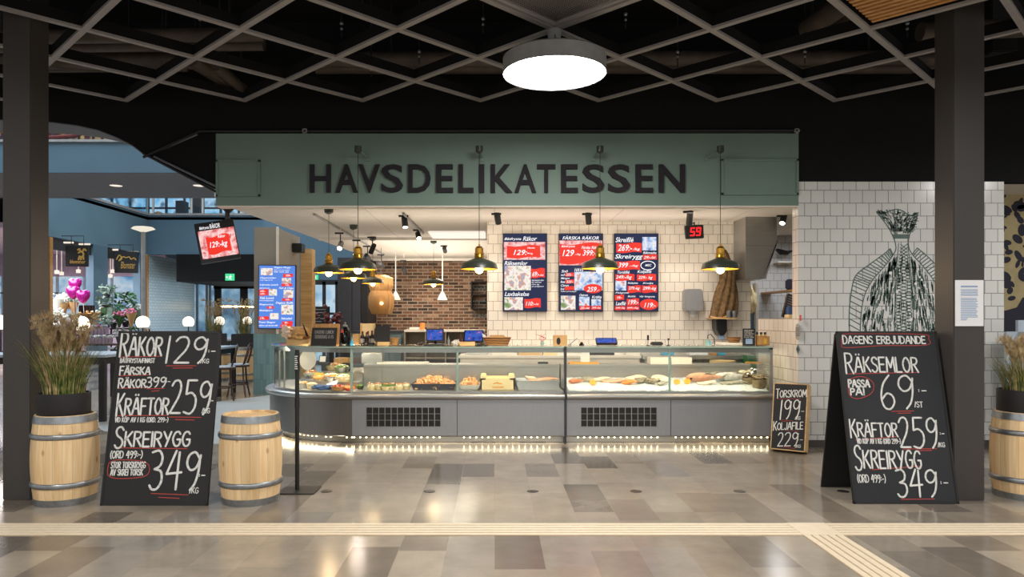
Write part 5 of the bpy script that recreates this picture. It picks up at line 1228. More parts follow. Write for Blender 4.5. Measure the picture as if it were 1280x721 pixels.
def planter(x, y, z, label, seed, R_=.19, hp=.165, gh=.5, n=330, plume=60, lean=0, box=0, xmin=None):
    rnd = random.Random(seed); t = thing('grass_planter', label, 'plant', (x, y, z))
    mb = MB()
    if box: mb.box(x-box, x+box, y-.16, y+.16, z, z+hp, .006)
    else: mb.lathe([(R_*.97, 0), (R_, .01), (R_, hp), (R_-.012, hp), (R_-.014, hp-.025), (0, hp-.025)], (x, y, z), 40, cap=False); mb.lathe([(0, .001), (R_*.97, .001)], (x, y, z), 40, cap=False)
    mb.build('planter_pot', M['pot'], t, 40)
    mb = MB(); rx = box*.95 if box else R_-.015
    if box: mb.box(x-rx, x+rx, y-.15, y+.15, z+hp, z+hp+.006)
    else: mb.lathe([(rx, hp-.012), (rx*.6, hp-.004), (0, hp)], (x, y, z), 24, cap=False); bmesh.ops.recalc_face_normals(mb.bm, faces=mb.bm.faces[:])
    mb.build('soil', M['soil'], t)
    def blades(k, hmin, hmax, droop, wdt, spread):
        mb = MB()
        for _ in range(k):
            a = rnd.uniform(0, 2*PI); r = rx*.85*math.sqrt(rnd.random()); bxp = x+r*math.cos(a)*(1 if not box else 1); byp = y+(r if not box else .13*rnd.random())*math.sin(a)
            hgt = rnd.uniform(hmin, hmax); d = Vector((math.cos(a)*spread*rnd.uniform(.2, 1)+rnd.uniform(-.12, .12)+lean, math.sin(a)*spread*rnd.uniform(.2, 1)+rnd.uniform(-.12, .12), 0)); dr = droop*rnd.uniform(.1, 1)
            pts = []; 
            for i in range(6):
                u = i/5; pts.append(Vector((bxp, byp, z+hp-.01))+d*(u**1.6)*hgt+Vector((0, 0, hgt*(u-dr*u**3))))
            sd = Vector((-d.y, d.x, 0)); sd = sd.normalized() if sd.length > 1e-4 else Vector((1, 0, 0))
            vs = []; fs = []
            if xmin is not None: pts = [Vector((max(xmin, p.x), p.y, p.z)) if p.y > 5.93 else p for p in pts]
            for i, p in enumerate(pts):
                w_ = wdt*(1-(i/5)**2*.9); vs += [p-sd*w_, p+sd*w_]
            for i in range(5): fs.append((2*i, 2*i+1, 2*i+3, 2*i+2))
            mb.faces(vs, fs)
        return mb
    blades(n, gh*.35, gh*.9, .25, .0032, .75).build('grass', M['grass'], t)
    blades(int(n*.5), gh*.5, gh*.95, .2, .003, .4).build('straw', M['straw'], t)
    mb = MB()                                                # feathery drooping seed heads
    for _ in range(plume):
        a = rnd.uniform(0, 2*PI); sp = rnd.uniform(.05, .4); hgt = gh*rnd.uniform(.75, 1.05); d = Vector((math.cos(a)*sp+lean, math.sin(a)*sp*.8, 0))
        top = Vector((x, y, z+hp))+d*hgt+Vector((0, 0, hgt)); base_ = Vector((x+rx*.4*math.cos(a), y+rx*.4*math.sin(a), z+hp)); mid = base_.lerp(top, .6)+Vector((0, 0, .03))
        end = top+d*.35*hgt+Vector((0, 0, -.05*rnd.random()))
        ax = cat_rom([(0, 0), (1, 1)], 2)
        for q in range(70):
            u = rnd.random(); c = mid.lerp(top, u) if u < .6 else top.lerp(end, (u-.6)/.4)
            dv = (top-mid).normalized()*.05+Vector((rnd.uniform(-1, 1), rnd.uniform(-1, 1), rnd.uniform(-.9, .5)))*.03; s_ = dv.cross(Vector((.3, .8, .2))).normalized()*.0026
            if xmin is not None and min(c.x, c.x+dv.x) < xmin: continue
            mb.faces([c-s_, c+s_, c+dv], [(0, 1, 2)])
    mb.build('seed_head', M['straw'], t)
    return t
planter(PX(82, 5.93)-.01, 5.93, .702, 'black round planter of tall feathery grass on the left barrel', 3, .195, .19, .60, 460, 90, 0, 0, -3.815)
planter(PX(1281, 6.08), 6.08, .702, 'black planter of green grass on the right edge barrel', 5, .2, .20, .42, 380, 30)
planter(PX(305, 17.1), 17.1, .81, 'far black planter of brownish grass above the bar stools', 8, .25, .32, .78, 200, 50, 0, .25)
planter(PX(268, 17.5), 17.5, .81, 'far pale grass planter showing just above the left chalkboard', 9, .25, .32, .8, 180, 50, 0, .25)

mb = MB(); T = Matrix.Translation((PX(119, 6.2), 6.16, 0)) @ Matrix.Rotation(math.radians(-4), 4, 'Y'); mb.box(-.03, .03, -.012, .012, 0.003, .79, .003, T)
one('wooden_plank', mb, M['oakx'], 'narrow wooden plank standing between left barrel and left chalkboard', 'plank')
# thin pole on a flat plate
Y = 6.27; x = PX(371.5, Y); t = thing('queue_pole', 'thin black pole on a square floor plate before the counter', 'pole', (x, Y, 0))
mb = MB(); mb.box(-.16, .16, -.14, .14, 0, .01, .003, Matrix.Translation((x+.02, Y, 0))); mb.build('base_plate', M['cap'], t)
mb = MB(); mb.lathe([(.018, .01), (.018, .72), (.021, .722), (.021, .80), (.018, .802), (.018, PZ(437, Y))], (x, Y, 0), 20); mb.build('pole', M['black'], t, 35)
mb = MB()
for k in range(7): mb.box(x-.016, x+.01-.003*(k % 3), Y-.0225, Y-.0205, 1.06+k*.018, 1.068+k*.018)
mb.build('label_print', M['chalk'], t)
mb = MB(); mb.lathe([(.019, 1.04), (.022, 1.042), (.022, 1.2), (.019, 1.202)], (x, Y, 0), 20); mb.build('label_sleeve', M['blackplastic'], t, 35)

# ================================================================== notice on the right column
t = thing('paper_notice', 'white paper notice with blue print on the right column', 'notice', (PX(1211, 5.92), 5.92, PZ(407, 5.92)))
Y = 5.922; mb = MB(); mb.box(PX(1194, Y), PX(1229.5, Y), Y, Y+.003, PZ(407.5, Y), PZ(350, Y)); mb.build('sheet', M['paper'], t)
mb = MB(); 
mb.box(PX(1201, Y), PX(1222, Y), Y-.001, Y, PZ(359, Y), PZ(357, Y)); mb.build('heading', M['printblue'], t)
mb = MB()
for k in range(22):
    if k == 5: continue
    z = PZ(361.5+k*1.8, Y); mb.box(PX(1201, Y), PX(1223-random.uniform(0, 3)-(12 if k > 19 else 0), Y), Y-.001, Y, z-.006, z)
mb.build('print_lines', M['printblue'], t)

# ================================================================== fish drawing on the tiles
Y = YF-.0015; sc = 3.604
def fp(x, y): return (PX(1040+x/sc, YF), PZ(240+y/sc, YF))
L = []; rnd = random.Random(4)
outl = [(200, 90), (240, 140), (270, 190), (286, 235), (283, 270), (240, 330), (180, 400), (145, 470), (130, 560), (128, 650), (140, 740), (175, 830), (225, 900), (290, 950), (330, 965)]
full = outl+[(2*323-x, y) for x, y in outl[::-1]]
full[0] = (200, 90)
tailtop = [(200, 90), (225, 98), (262, 84), (292, 78), (320, 86), (348, 104), (386, 100)]
outr = [(386, 100), (372, 150), (350, 190), (344, 235), (358, 275), (410, 335), (460, 400), (495, 470), (512, 560), (514, 650), (500, 740), (468, 830), (420, 900), (360, 950), (330, 965)]
L += [cat_rom(outl, 5), cat_rom(outr, 5), cat_rom(tailtop, 5)]
def halfw(y):                                            # left and right outline at a height
    def at(pl):
        for a, b in zip(pl, pl[1:]):
            if a[1] <= y <= b[1]: return a[0]+(b[0]-a[0])*(y-a[1])/(b[1]-a[1]+1e-6)
        return 323
    return at(outl), at(outr)
finl = [(262, 255), (230, 282), (170, 325), (112, 370), (92, 420), (78, 530), (80, 650), (100, 760), (150, 850)]
finr = [(384, 252), (430, 290), (480, 340), (535, 395), (560, 470), (570, 560), (566, 660), (540, 770), (500, 850)]
L += [cat_rom(finl, 5), cat_rom(finr, 5)]
for fin, pl in ((finl, outl), (finr, outr)):             # fin rays
    F2 = cat_rom(fin, 9)
    for q in F2[::2]:
        a, b = halfw(min(900, q[1]+26)); tx = a if fin is finl else b
        L.append([q, (q[0]+(tx-q[0])*.9, q[1]+26)])
mbk = MB(); mbk.strokes([[fp(*q) for q in l] for l in L], .012, Y)
thin = []
for k in range(1250):                                     # body hatching
    y = rnd.uniform(280, 930); a, b = halfw(y); x = rnd.uniform(a+8, b-8)
    if abs(x-323) < 34 and rnd.random() < .8: continue
    l = rnd.uniform(14, 46); c = .35*(x-323)/(b-a+1)*(1 if y < 600 else -1); thin.append([(x, y), (x+c*l+rnd.uniform(-2, 2), y+l)])
for k in range(190):                                      # tail
    u = rnd.random(); y = 92+u*95; a, b = halfw(y); x = rnd.uniform(a+4, b-4); thin.append([(x, y), (x+(x-295)*.16, y-rnd.uniform(6, 16))]); 
    if k % 3 == 0: thin.append([(x, y), (x+rnd.uniform(10, 20), y+rnd.uniform(-4, 4))])
for y in range(192, 210, 4): a, b = halfw(y); thin.append([(a, y), (b, y)])
for k in range(46):                                      # centre scales
    y = 235+k*15; w_ = 14+min(22, k*2)
    thin.append([(323-w_, y), (323+w_, y+24)]); thin.append([(323+w_, y), (323-w_, y+24)])
thin += [cat_rom([(300, 230), (292, 330), (284, 480), (282, 700), (300, 900)], 5), cat_rom([(340, 230), (352, 330), (364, 480), (366, 700), (350, 900)], 5)]
mbk.strokes([[fp(*q) for q in l] for l in thin if all(p[1] < 960 for p in l)], .0095, Y-.0003)
o = mbk.build('fish_drawing', M['fishink'], None); tag(o, 'big dark green line drawing of a flatfish printed on white tiles', 'drawing')
for k in range(24):
    y = rnd.uniform(360, 900); a, b = halfw(y); x = rnd.uniform(a+20, b-20); c = fp(x, y); r = rnd.uniform(.012, .022); mb = MB()
    mb.faces([(c[0]+r*math.cos(i*PI/5), Y-.001, c[1]+r*math.sin(i*PI/5)) for i in range(10)], [tuple(range(10))]); mb.build('spot', M['paper'], o)
# mural on the far right wall
Y = 9.59; t = thing('wall_mural', 'ochre mural with dark shell pattern on the navy wall', 'mural', (PX(1290, Y), Y, PZ(390, Y)))
mb = MB(); pl = [(1240, 236), (1262, 238), (1300, 236), (1345, 238), (1345, 345), (1300, 366), (1278, 372), (1271, 384), (1257, 388), (1240, 386)]
mb.prism([(PX(a, Y), PZ(b, Y)) for a, b in pl], 'y', Y, Y+.009); mb.build('painted_field', M['gold'], t)
for k in range(99):
    a, b = rnd.uniform(1246, 1340), rnd.uniform(242, 374)
    if b > 360-(a-1270)*.1 and a > 1272: continue
    r = rnd.uniform(.03, .085); e = rnd.uniform(.4, .8); an = rnd.uniform(0, 3); c = (PX(a, Y), PZ(b, Y)); pts = []
    for i in range(14): q = i*2*PI/14; u, v = r*math.cos(q), r*e*math.sin(q); pts.append((c[0]+u*math.cos(an)-v*math.sin(an), Y-.001-.0003*(k % 5), c[1]+u*math.sin(an)+v*math.cos(an)))
    mb = MB(); mb.faces(pts, [tuple(range(14))]); mb.build('shell_mark', M['navy'], t)
mb = MB(); mb.box(PX(1260.5, 8.0), PX(1325, 8), 7.9, 8.2, .3, PZ(400, 8.0), .13); 
t = thing('armchair', 'pale blue rounded chair back behind the right planter', 'chair', (PX(1292, 8), 8.0, 0)); mb.build('backrest', M['bluegrey'], t, True)
mb = MB(); mb.box(PX(1265, 8.0), PX(1325, 8), 7.3, 7.9, .35, .48, .05); mb.build('seat', M['bluegrey'], t, True)
for a in (1267, 1322):
    for y in (7.35, 8.15): mb = MB(); mb.tube([(PX(a, 8.0), y, 0), (PX(a, 8.0), y, .4)], .016, 8); mb.build('leg', M['black'], t)

# ================================================================== screens
def screen(label, W_, Hh, bgm, cells, quad, texts, tags, pics, ovals=(), bez=.012, thick=.06, fit=1.0):
    """flat lit menu screen, local x-z plane, front at y=0, centre at origin; cells in crop pixels of quad (x0, y0, x1, y1)"""
    t = thing('menu_screen', label, 'screen')
    X0, Y0, X1, Y1 = quad
    def u(x): return ((x-X0)/(X1-X0)-.5)*W_
    def v(y): return (.5-(y-Y0)/(Y1-Y0))*Hh
    mb = MB(); mb.box(-W_/2, W_/2, .0, thick, -Hh/2, Hh/2, .004); mb.build('bezel', M['blackplastic'], t)
    mb = MB(); mb.faces([(-W_/2+bez, -.001, -Hh/2+bez), (W_/2-bez, -.001, -Hh/2+bez), (W_/2-bez, -.001, Hh/2-bez), (-W_/2+bez, -.001, Hh/2-bez)], [(0, 1, 2, 3)]); dp_ = mb.build('display_panel', M[bgm], t)
    for m, x0, y0, x1, y1 in pics:
        mb = MB(); mb.faces([(u(x0), -.002, v(y1)), (u(x1), -.002, v(y1)), (u(x1), -.002, v(y0)), (u(x0), -.002, v(y0))], [(0, 1, 2, 3)]); mb.build('picture', M[m], dp_)
    for x0, y0, x1, y1 in tags:
        n = 8; top = [(x0+(x1-x0)*i/n, y0+(y1-y0)*.07*math.sin(i/n*6.3)) for i in range(n+1)]; bot = [(x0+(x1-x0)*i/n, y1+(y1-y0)*.07*math.sin(i/n*6.3)) for i in range(n+1)]
        mb = MB(); mb.faces([(u(a), -.003, v(b)) for a, b in bot]+[(u(a), -.003, v(b)) for a, b in top[::-1]], [tuple(range(2*n+2))]); mb.build('price_tag', M['redtag'], dp_)
    for x0, y0, x1, y1 in ovals:
        mb = MB(); cx, cy = (x0+x1)/2, (y0+y1)/2; mb.faces([(u(cx+(x1-x0)/2*math.cos(a)), -.0035, v(cy+(y1-y0)/2*math.sin(a))) for a in [-k*PI/12 for k in range(24)]], [tuple(range(24))]); mb.build('price_tag', M['redtag'], dp_)
    for txt, x0, y0, x1, y1 in texts:
        mb = MB(); mb.text(txt, u(x0), u(x1), v(y1), v(y0), -.0045, .28, .010); mb.build('lettering', M['whitetext'], dp_)
    return t
YS = YB-.07
def wallscreen(t, px0, px1): t.location = ((PX(px0, YS)+PX(px1, YS))/2, YS, (PZ(291.5, YS)+PZ(389.5, YS))/2)
SW, SH = PX(684, YS)-PX(628.5, YS), PZ(291.5, YS)-PZ(389.5, YS)
t = screen('portrait menu screen headed Båtfrysta Räkor, leftmost on tiles', SW, SH, 'navyscreen', None, (107, 122, 410, 662),
  [('Båtfrysta', 118, 152, 232, 174), ('Räkor', 244, 144, 340, 174), ('129:-', 180, 236, 290, 272), ('/kg', 290, 256, 312, 270), ('Räksemlor', 118, 314, 276, 342), ('69:-', 308, 386, 356, 420), ('/st', 358, 402, 386, 416), ('Handskalade räkor', 304, 440, 388, 450), ('dill, majonnäs', 304, 455, 370, 465), ('citron, ägg', 304, 470, 356, 480), ('på surdegsbröd', 304, 484, 386, 494), ('Laxbakelse', 120, 526, 286, 554), ('110:-', 264, 592, 326, 620), ('/st', 328, 602, 352, 616), ('Havets', 274, 216, 326, 228)],
  [(134, 208, 362, 290), (300, 364, 394, 428), (254, 572, 366, 634)], [('pic_shrimp', 114, 182, 396, 304), ('pic_food', 118, 346, 298, 514), ('pic_food', 118, 562, 244, 650)])
wallscreen(t, 628.5, 684)
t = screen('portrait menu screen headed FÄRSKA RÄKOR, middle of three on tiles', SW, SH, 'navyscreen', None, (50, 72, 385, 660),
  [('FÄRSKA RÄKOR', 78, 90, 352, 120), ('Båtfrysta', 70, 162, 172, 182), ('129', 78, 196, 166, 244), ('.-/kg', 170, 222, 216, 240), ('Färska Räkor', 222, 168, 362, 190), ('399:-', 230, 198, 332, 240), ('Snö', 70, 346, 118, 366), ('och 275:-', 66, 374, 152, 392), ('Märgen', 66, 402, 132, 420), ('bas 325:-', 64, 426, 160, 444), ('Citron', 66, 454, 126, 472), ('Bröd', 64, 482, 92, 498), ('HAVS', 168, 334, 236, 358), ('259', 262, 474, 336, 510), ('.-', 338, 496, 356, 508), ('Ostron', 206, 526, 270, 544), ('Kräfta', 300, 540, 372, 560), ('25:-/st', 212, 624, 282, 640), ('349:-/kg', 300, 624, 366, 640), ('kokas på fredagar', 66, 504, 186, 514)],
  [(56, 150, 376, 296), (102, 368, 166, 396), (102, 420, 166, 448), (96, 470, 166, 498), (206, 616, 286, 644), (294, 616, 372, 644)],
  [('pic_shrimp', 54, 126, 380, 312), ('pic_fish', 168, 360, 380, 500), ('pic_food', 66, 540, 176, 646), ('pic_fish', 204, 548, 282, 616), ('pic_fish', 296, 566, 368, 616)], [(238, 452, 378, 522)])
wallscreen(t, 698.3, 754)
t = screen('portrait menu screen headed Skreifilé, rightmost of three on tiles', SW, SH, 'navyscreen', None, (263, 122, 572, 662),
  [('Skreifilé', 272, 150, 398, 184), ('269:-', 288, 200, 388, 244), ('/kg', 392, 222, 444, 244), ('Skreirygg', 268, 266, 462, 306), ('399', 290, 324, 360, 358), ('.-/kg', 366, 338, 430, 356), ('Torskfilé', 286, 380, 370, 400), ('Koljafilé', 424, 376, 522, 402), ('249:-/kg', 274, 412, 386, 442), ('229:- kg', 430, 416, 530, 442), ('Rödspätta', 358, 458, 428, 474), ('Kolja', 462, 460, 534, 474), ('279:-kg', 362, 490, 440, 516), ('299:-kg', 462, 490, 556, 518), ('19:-', 282, 556, 318, 574), ('Bläckfisk', 358, 550, 412, 562), ('199:-', 360, 580, 432, 612), ('Vår fiskgryta', 440, 552, 546, 566), ('Laxfilé', 274, 592, 344, 618), ('119:-', 472, 600, 552, 634), ('299:-/kg', 272, 630, 338, 644), ('349:-/kg', 352, 630, 432, 644), ('Räkmacka', 464, 248, 556, 264), ('29:-/st', 468, 278, 552, 298), ('MSC', 478, 334, 524, 350), ('Fiskgryta', 272, 526, 364, 540)],
  [(278, 190, 454, 254), (280, 314, 442, 374), (272, 404, 404, 448), (420, 404, 554, 448), (356, 482, 450, 530), (456, 480, 560, 530), (268, 546, 332, 582), (350, 572, 436, 620), (268, 624, 342, 650), (348, 624, 438, 650), (462, 268, 560, 304)],
  [('pic_fish', 458, 148, 556, 240), ('pic_fish', 272, 446, 348, 516)], [(440, 574, 570, 650)])
mb = MB(); k_ = lambda x: ((x-263)/309-.5)*SW; k2 = lambda y: (.5-(y-122)/540)*SH
mb.strokes([[(k_(498+50*math.cos(a)), k2(344+30*math.sin(a))) for a in [i*PI/12 for i in range(25)]]], .012, -.004); mb.build('emblem', M['whitetext'], t)
wallscreen(t, 767.7, 823.2)
YP = 14.06
t = screen('bright blue portrait menu screen hung on the grey pillar', PX(369.5, YP)-PX(323, YP), PZ(331, YP)-PZ(411, YP), 'bluescreen', None, (98, 82, 435, 660),
  [('Dagens Fångst', 238, 98, 390, 116), ('fisk med potatis', 238, 124, 380, 134), ('lök och sås', 238, 138, 372, 150), ('Öppettider', 114, 190, 262, 210), ('varje dag till 18', 112, 216, 226, 226), ('Löjroms Lunch', 112, 254, 276, 274), ('sallad och bröd', 110, 286, 196, 298), ('Fisk Lunch', 114, 370, 240, 392), ('med färskpotatis', 108, 400, 236, 412), ('Skagenröra', 108, 432, 234, 450), ('Skaldjurs', 108, 486, 228, 506), ('Toast Skagen', 104, 592, 252, 612), ('räkor på bröd dill', 104, 622, 276, 640), ('Fish & Chips', 284, 282, 416, 304), ('Dagens Buffé', 256, 414, 412, 438), ('Räksallad', 306, 556, 404, 574), ('109:-', 342, 168, 392, 186), ('119:-', 340, 258, 380, 270), ('149:-', 342, 388, 384, 402), ('149:-', 116, 312, 162, 330), ('169:-', 116, 336, 162, 352), ('95:-', 196, 458, 224, 474), ('179:-', 116, 556, 160, 576), ('99:-', 336, 596, 370, 612), ('129:-', 312, 624, 362, 642)],
  [(320, 162, 410, 192), (306, 252, 402, 274), (314, 382, 404, 408), (106, 304, 188, 360), (176, 456, 240, 478), (106, 548, 196, 580), (314, 590, 410, 618), (298, 618, 406, 648)],
  [('pic_food', 120, 112, 226, 176), ('pic_food', 310, 200, 392, 252), ('pic_food', 196, 300, 266, 360), ('pic_food', 326, 306, 414, 378), ('pic_food', 306, 440, 414, 530), ('pic_food', 204, 518, 282, 574)], bez=.015)
t.location = ((PX(323, YP)+PX(369.5, YP))/2, YP, PZ(371, YP)); t.rotation_euler = (0, math.radians(.4), math.radians(2))
Y = 8.75
t = screen('tilted hanging screen showing räkor 129 at the fascia corner', .455, .50, 'blackplastic', None, (318, 72, 510, 316),
  [('Båtfrysta', 340, 96, 386, 118), ('RÄKOR', 390, 82, 440, 116), ('129:-kg', 374, 196, 462, 242), ('Räkor', 420, 160, 458, 178)], [(362, 162, 476, 268)], [('pic_shrimp', 330, 122, 506, 292)], bez=.01, thick=.05)
c = P(271.5, 301, Y); t.location = c; t.rotation_euler = (math.radians(-9), math.radians(-11), math.radians(16))
bpy.context.view_layer.update(); inv = t.matrix_world.inverted()
def mount(mb, name):
    bmesh.ops.transform(mb.bm, matrix=Matrix.Translation(t.location) @ inv, verts=mb.bm.verts); mb.build(name, M['blackplastic'], t, True)
mb = MB(); mb.tube([(c.x+.075, Y+.10, 2.48), (c.x+.095, Y+.10, 3.019)], .028, 12); mount(mb, 'mount_pole')
mb = MB(); mb.lathe([(.03, 0), (.075, .05), (.075, .062)], (c.x+.095, Y+.10, 2.80), 20); mount(mb, 'ceiling_flange')
mb = MB(); mb.tube([(c.x+.075, Y+.10, 2.52), (c.x+.05, Y+.045, 2.46)], .035, 8); mount(mb, 'bracket_plate')
# number display
Y = 10.9; p = P(869, 289.5, Y); t = thing('number_display', 'small black queue display with red number 59', 'display', p)
x0, x1 = PX(857, Y), PX(881, Y); T = Matrix.Translation(p) @ Matrix.Rotation(math.radians(-4), 4, 'Y') @ Matrix.Rotation(math.radians(14), 4, 'Z')
wd = (x1-x0)/2; hd = (PZ(280, Y)-PZ(299, Y))/2*.9
mb = MB(); mb.box(-wd, wd, 0, .06, -hd, hd, .008, T); mb.build('case', M['blackplastic'], t)
mb = MB(); mb.box(-wd+.012, wd-.012, -.002, 0, -hd+.015, hd-.015, 0, T); mb.build('dark_window', M['signblack'], t)
def seg7(d, x, z, w_, h_):
    sg_ = {'5': 'afgcd', '9': 'abcdfg'}[d]; co = {'a': ((0, 1), (1, 1)), 'b': ((1, 1), (1, .5)), 'c': ((1, .5), (1, 0)), 'd': ((0, 0), (1, 0)), 'e': ((0, .5), (0, 0)), 'f': ((0, 1), (0, .5)), 'g': ((0, .5), (1, .5))}
    return [[(x+a[0]*w_+a[1]*.018, z+a[1]*h_) for a in co[q]] for q in sg_]
mb = MB(); mb.strokes(seg7('5', -.085, -.055, .06, .11)+seg7('9', .015, -.055, .06, .11), .022, -.004, T); mb.build('digits', M['rednum'], t)
mb = MB(); mb.tube([(p.x, Y+.05, p.z+hd), (p.x, Y+.05, p.z+hd+.04), (p.x, YB+.01, p.z+hd+.04)], .012, 8); mb.build('bracket', M['blackplastic'], t)

# ================================================================== on the tiled back wall
Y = 11.1; p = P(867.5, 391, Y); t = thing('towel_dispenser', 'rounded steel paper dispenser on the tiled wall', 'dispenser', p)
x0, x1, z0, z1 = PX(856.5, Y), PX(879, Y), PZ(389, Y), PZ(361, Y); 
mb = MB(); mb.prism([(x0, z0+.03), (x0+.03, z0), (x1-.03, z0), (x1, z0+.03), (x1, z1-.03), (x1-.03, z1), (x0+.03, z1), (x0, z1-.03)], 'y', Y, YB-.001, None, .012); mb.build('case', M['steelp'], t, 40)
mb = MB(); mb.box((x0+x1)/2-.06, (x0+x1)/2+.05, Y+.01, Y+.12, z0-.05, z0+.01, .01); mb.build('outlet', M['chrome'], t)
mb = MB(); mb.prism([((x0+x1)/2-.05, z0-.05), ((x0+x1)/2+.03, z0-.05), ((x0+x1)/2-.01, z0-.10)], 'y', Y+.04, Y+.05); mb.build('paper_end', M['paper'], t)
# hanging net
Y = 11.18; t = thing('hanging_net', 'brown net bag hung on the tiled wall behind right pendant', 'net', P(905, 396, Y))
mb = MB(); b = bmesh.new(); nx, nz = 22, 40; G = []
prof = [(316, 901, 909), (322, 904, 911), (328, 905, 913), (336, 900, 917), (350, 899, 919), (365, 894, 921), (380, 891, 922), (390, 889, 921), (397, 887, 920)]
for i in range(nz+1):
    y = 316+81*i/nz
    for a, b_ in zip(prof, prof[1:]):
        if a[0] <= y <= b_[0]: f = (y-a[0])/(b_[0]-a[0]); l, r = a[1]+(b_[1]-a[1])*f, a[2]+(b_[2]-a[2])*f
    row = []
    for j in range(nx+1):
        u = j/nx; x = l+(r-l)*u; dep = .10*math.sin(PI*u)**.6*min(1, i/8)+.018*math.sin(u*22+i*.15)+.01*noise.noise((u*9, i*.3, 0))
        row.append(b.verts.new(P(x+.5*noise.noise((i*.5, j*.4, 2)), y+1.2*noise.noise((j*.5, 3, 1))*(i/nz), Y)+Vector((0, -dep, 0))))
    G.append(row)
for i in range(nz):
    for j in range(nx): b.faces.new((G[i][j], G[i][j+1], G[i+1][j+1], G[i+1][j]))
mb.merge(b); o = mb.build('net_cloth', M['burlap'], t, True)
md = o.modifiers.new('thickness', 'SOLIDIFY'); md.thickness = .012
mb = MB(); mb.tube([P(904, 314, Y-.03), P(907, 320, Y-.06), P(911, 330, Y-.08), P(913, 338, Y-.09)], [.05, .055, .04, .02], 12); mb.build('gathered_top', M['burlapd'], t, True)
mb = MB(); mb.tube([P(904, 316, YB), P(904, 316, YB-.12)], .01, 8); mb.build('hook', M['black'], t)
mb = MB(); mb.tube([P(888, 396, Y-.05), P(896, 398, Y-.1), P(908, 396, Y-.11), P(920, 397, Y-.05)], .02, 8); mb.build('bottom_hem', M['kraft'], t, True)
# wall shelf with little tin buckets
Y = 11.0; mb = MB(); mb.box(PX(890, Y), PX(921, Y), 10.98, YB-.001, PZ(398.6, Y), PZ(397.4, Y)+.003); one('wall_shelf', mb, M['oakx'], 'thin wooden wall shelf below the hanging net', 'shelf')
for px, wh in ((911, 'left'), (917.5, 'right')):
    x = PX(px, 11.02); mb = MB(); mb.lathe([(.03, 0), (.042, .1), (.045, .1), (.045, .105), (.038, .1), (.028, .004), (0, .004)], (x, 11.02, PZ(397.4, Y)+.004), 20, cap=False); one('tin_bucket', mb, M['zinc'], 'small tin bucket below the hanging net, %s one of two' % wh, 'bucket', None, True)
# steel hood over the kitchen
t = thing('extractor_hood', 'large stainless extractor hood at right end of tiled wall', 'hood', (PX(950, 10.9), 10.9, 2.1))
Y = 10.75; x0, x1 = PX(932, Y), PX(971, Y)
mb = MB(); mb.prism([(x0, 3.02), (x1, 3.02), (x1, PZ(306, Y)), (PX(955, Y), PZ(348.5, Y)), (x0, PZ(348.5, Y))], 'y', Y, 12.6, None, .003); mb.build('hood_body', M['steel'], t)
mb = MB(); mb.box(x0-.001, x1+.001, Y-.003, Y, PZ(307.4, Y), PZ(306.6, Y)); mb.build('panel_seam', M['zinc'], t)
mb = MB(); mb.prism([(PX(970, Y), PZ(308, Y)), (PX(971, Y), PZ(303, Y)), (PX(957, Y), PZ(348.5, Y)), (PX(953, Y), PZ(348.5, Y))], 'y', Y-.012, Y+.01, None, .003); mb.build('edge_glint', M['chrome'], t)  # bright strip added for the lit streak along the hood's slanted edge

# ================================================================== things on the counter tops
zt = 1.164
def tx(px, Y): return PX(px, Y)
# bread/paper bag on a wooden block
Y = 9.1; t = thing('paper_bag', 'crumpled brown paper bag lying on a pale wooden box', 'bag', (tx(372, Y), Y, zt))
mb = MB(); mb.ball((tx(372.5, Y), Y, 1.31), 1, (.155, .12, .085), jit=.55, seg=30, rings=18); mb.build('bag_body', M['kraft'], t, True)
mb = MB(); mb.ball((tx(361, Y), Y-.05, 1.33), 1, (.07, .08, .07), jit=.9, seg=20, rings=12); mb.build('paper_wrap', M['whitefish'], t, True)
mb = MB(); mb.prism([(tx(384, Y), 1.28), (tx(380.5, Y), 1.40), (tx(379.5, Y), 1.46), (tx(387.5, Y), 1.27)], 'y', Y-.06, Y-.05); mb.build('dark_leaf', M['bottle'], t)
mb = MB(); mb.box(tx(359, Y), tx(387, Y), Y-.05, Y+.15, zt, 1.235, .004); one('wooden_box', mb, M['oakx'], 'pale wooden box under the brown paper bag', 'box')
mb = MB(); mb.box(tx(360, 9.45), tx(380, 9.45), 9.4, 9.46, zt, PZ(408, 9.45), .004); one('wooden_board', mb, M['oakx'], 'upright pale wooden board behind the paper bag', 'board')
# menu blackboard with wooden frame
t = thing('menu_blackboard', 'small menu blackboard in wooden frame on the rounded counter', 'chalkboard', (tx(405, 8.9), 8.9, zt))
T = Matrix.Translation((tx(406, 8.9), 8.95, zt)) @ Matrix.Rotation(math.radians(-10), 4, 'X')
w_ = (tx(423, 8.9)-tx(390, 8.9))/2; h_ = .275
mb = MB(); mb.box(-w_, w_, 0, .02, 0, h_, .003, T); mb.build('frame', M['oak'], t)
mb = MB(); q = Matrix.Translation((tx(404, 8.86), 8.885, zt+.001)) @ Matrix.Rotation(math.radians(-10), 4, 'X'); mb.prism([(-w_*1.0, 0), (w_*.92, 0), (w_*.98, .225), (-w_*.92, .225)], 'y', 0, .012, q); mb.build('board', M['chalkboard'], t)
mb = MB()
for k in range(2): chalk(mb, ('DAGENS LUNCH', 'SERVERAS 11-15')[k], -w_*.7, w_*.7, .15-.06*k, .19-.06*k, .004, 1, -.001)
bmesh.ops.transform(mb.bm, matrix=q, verts=mb.bm.verts); mb.build('writing', M['lampgrey'], t)
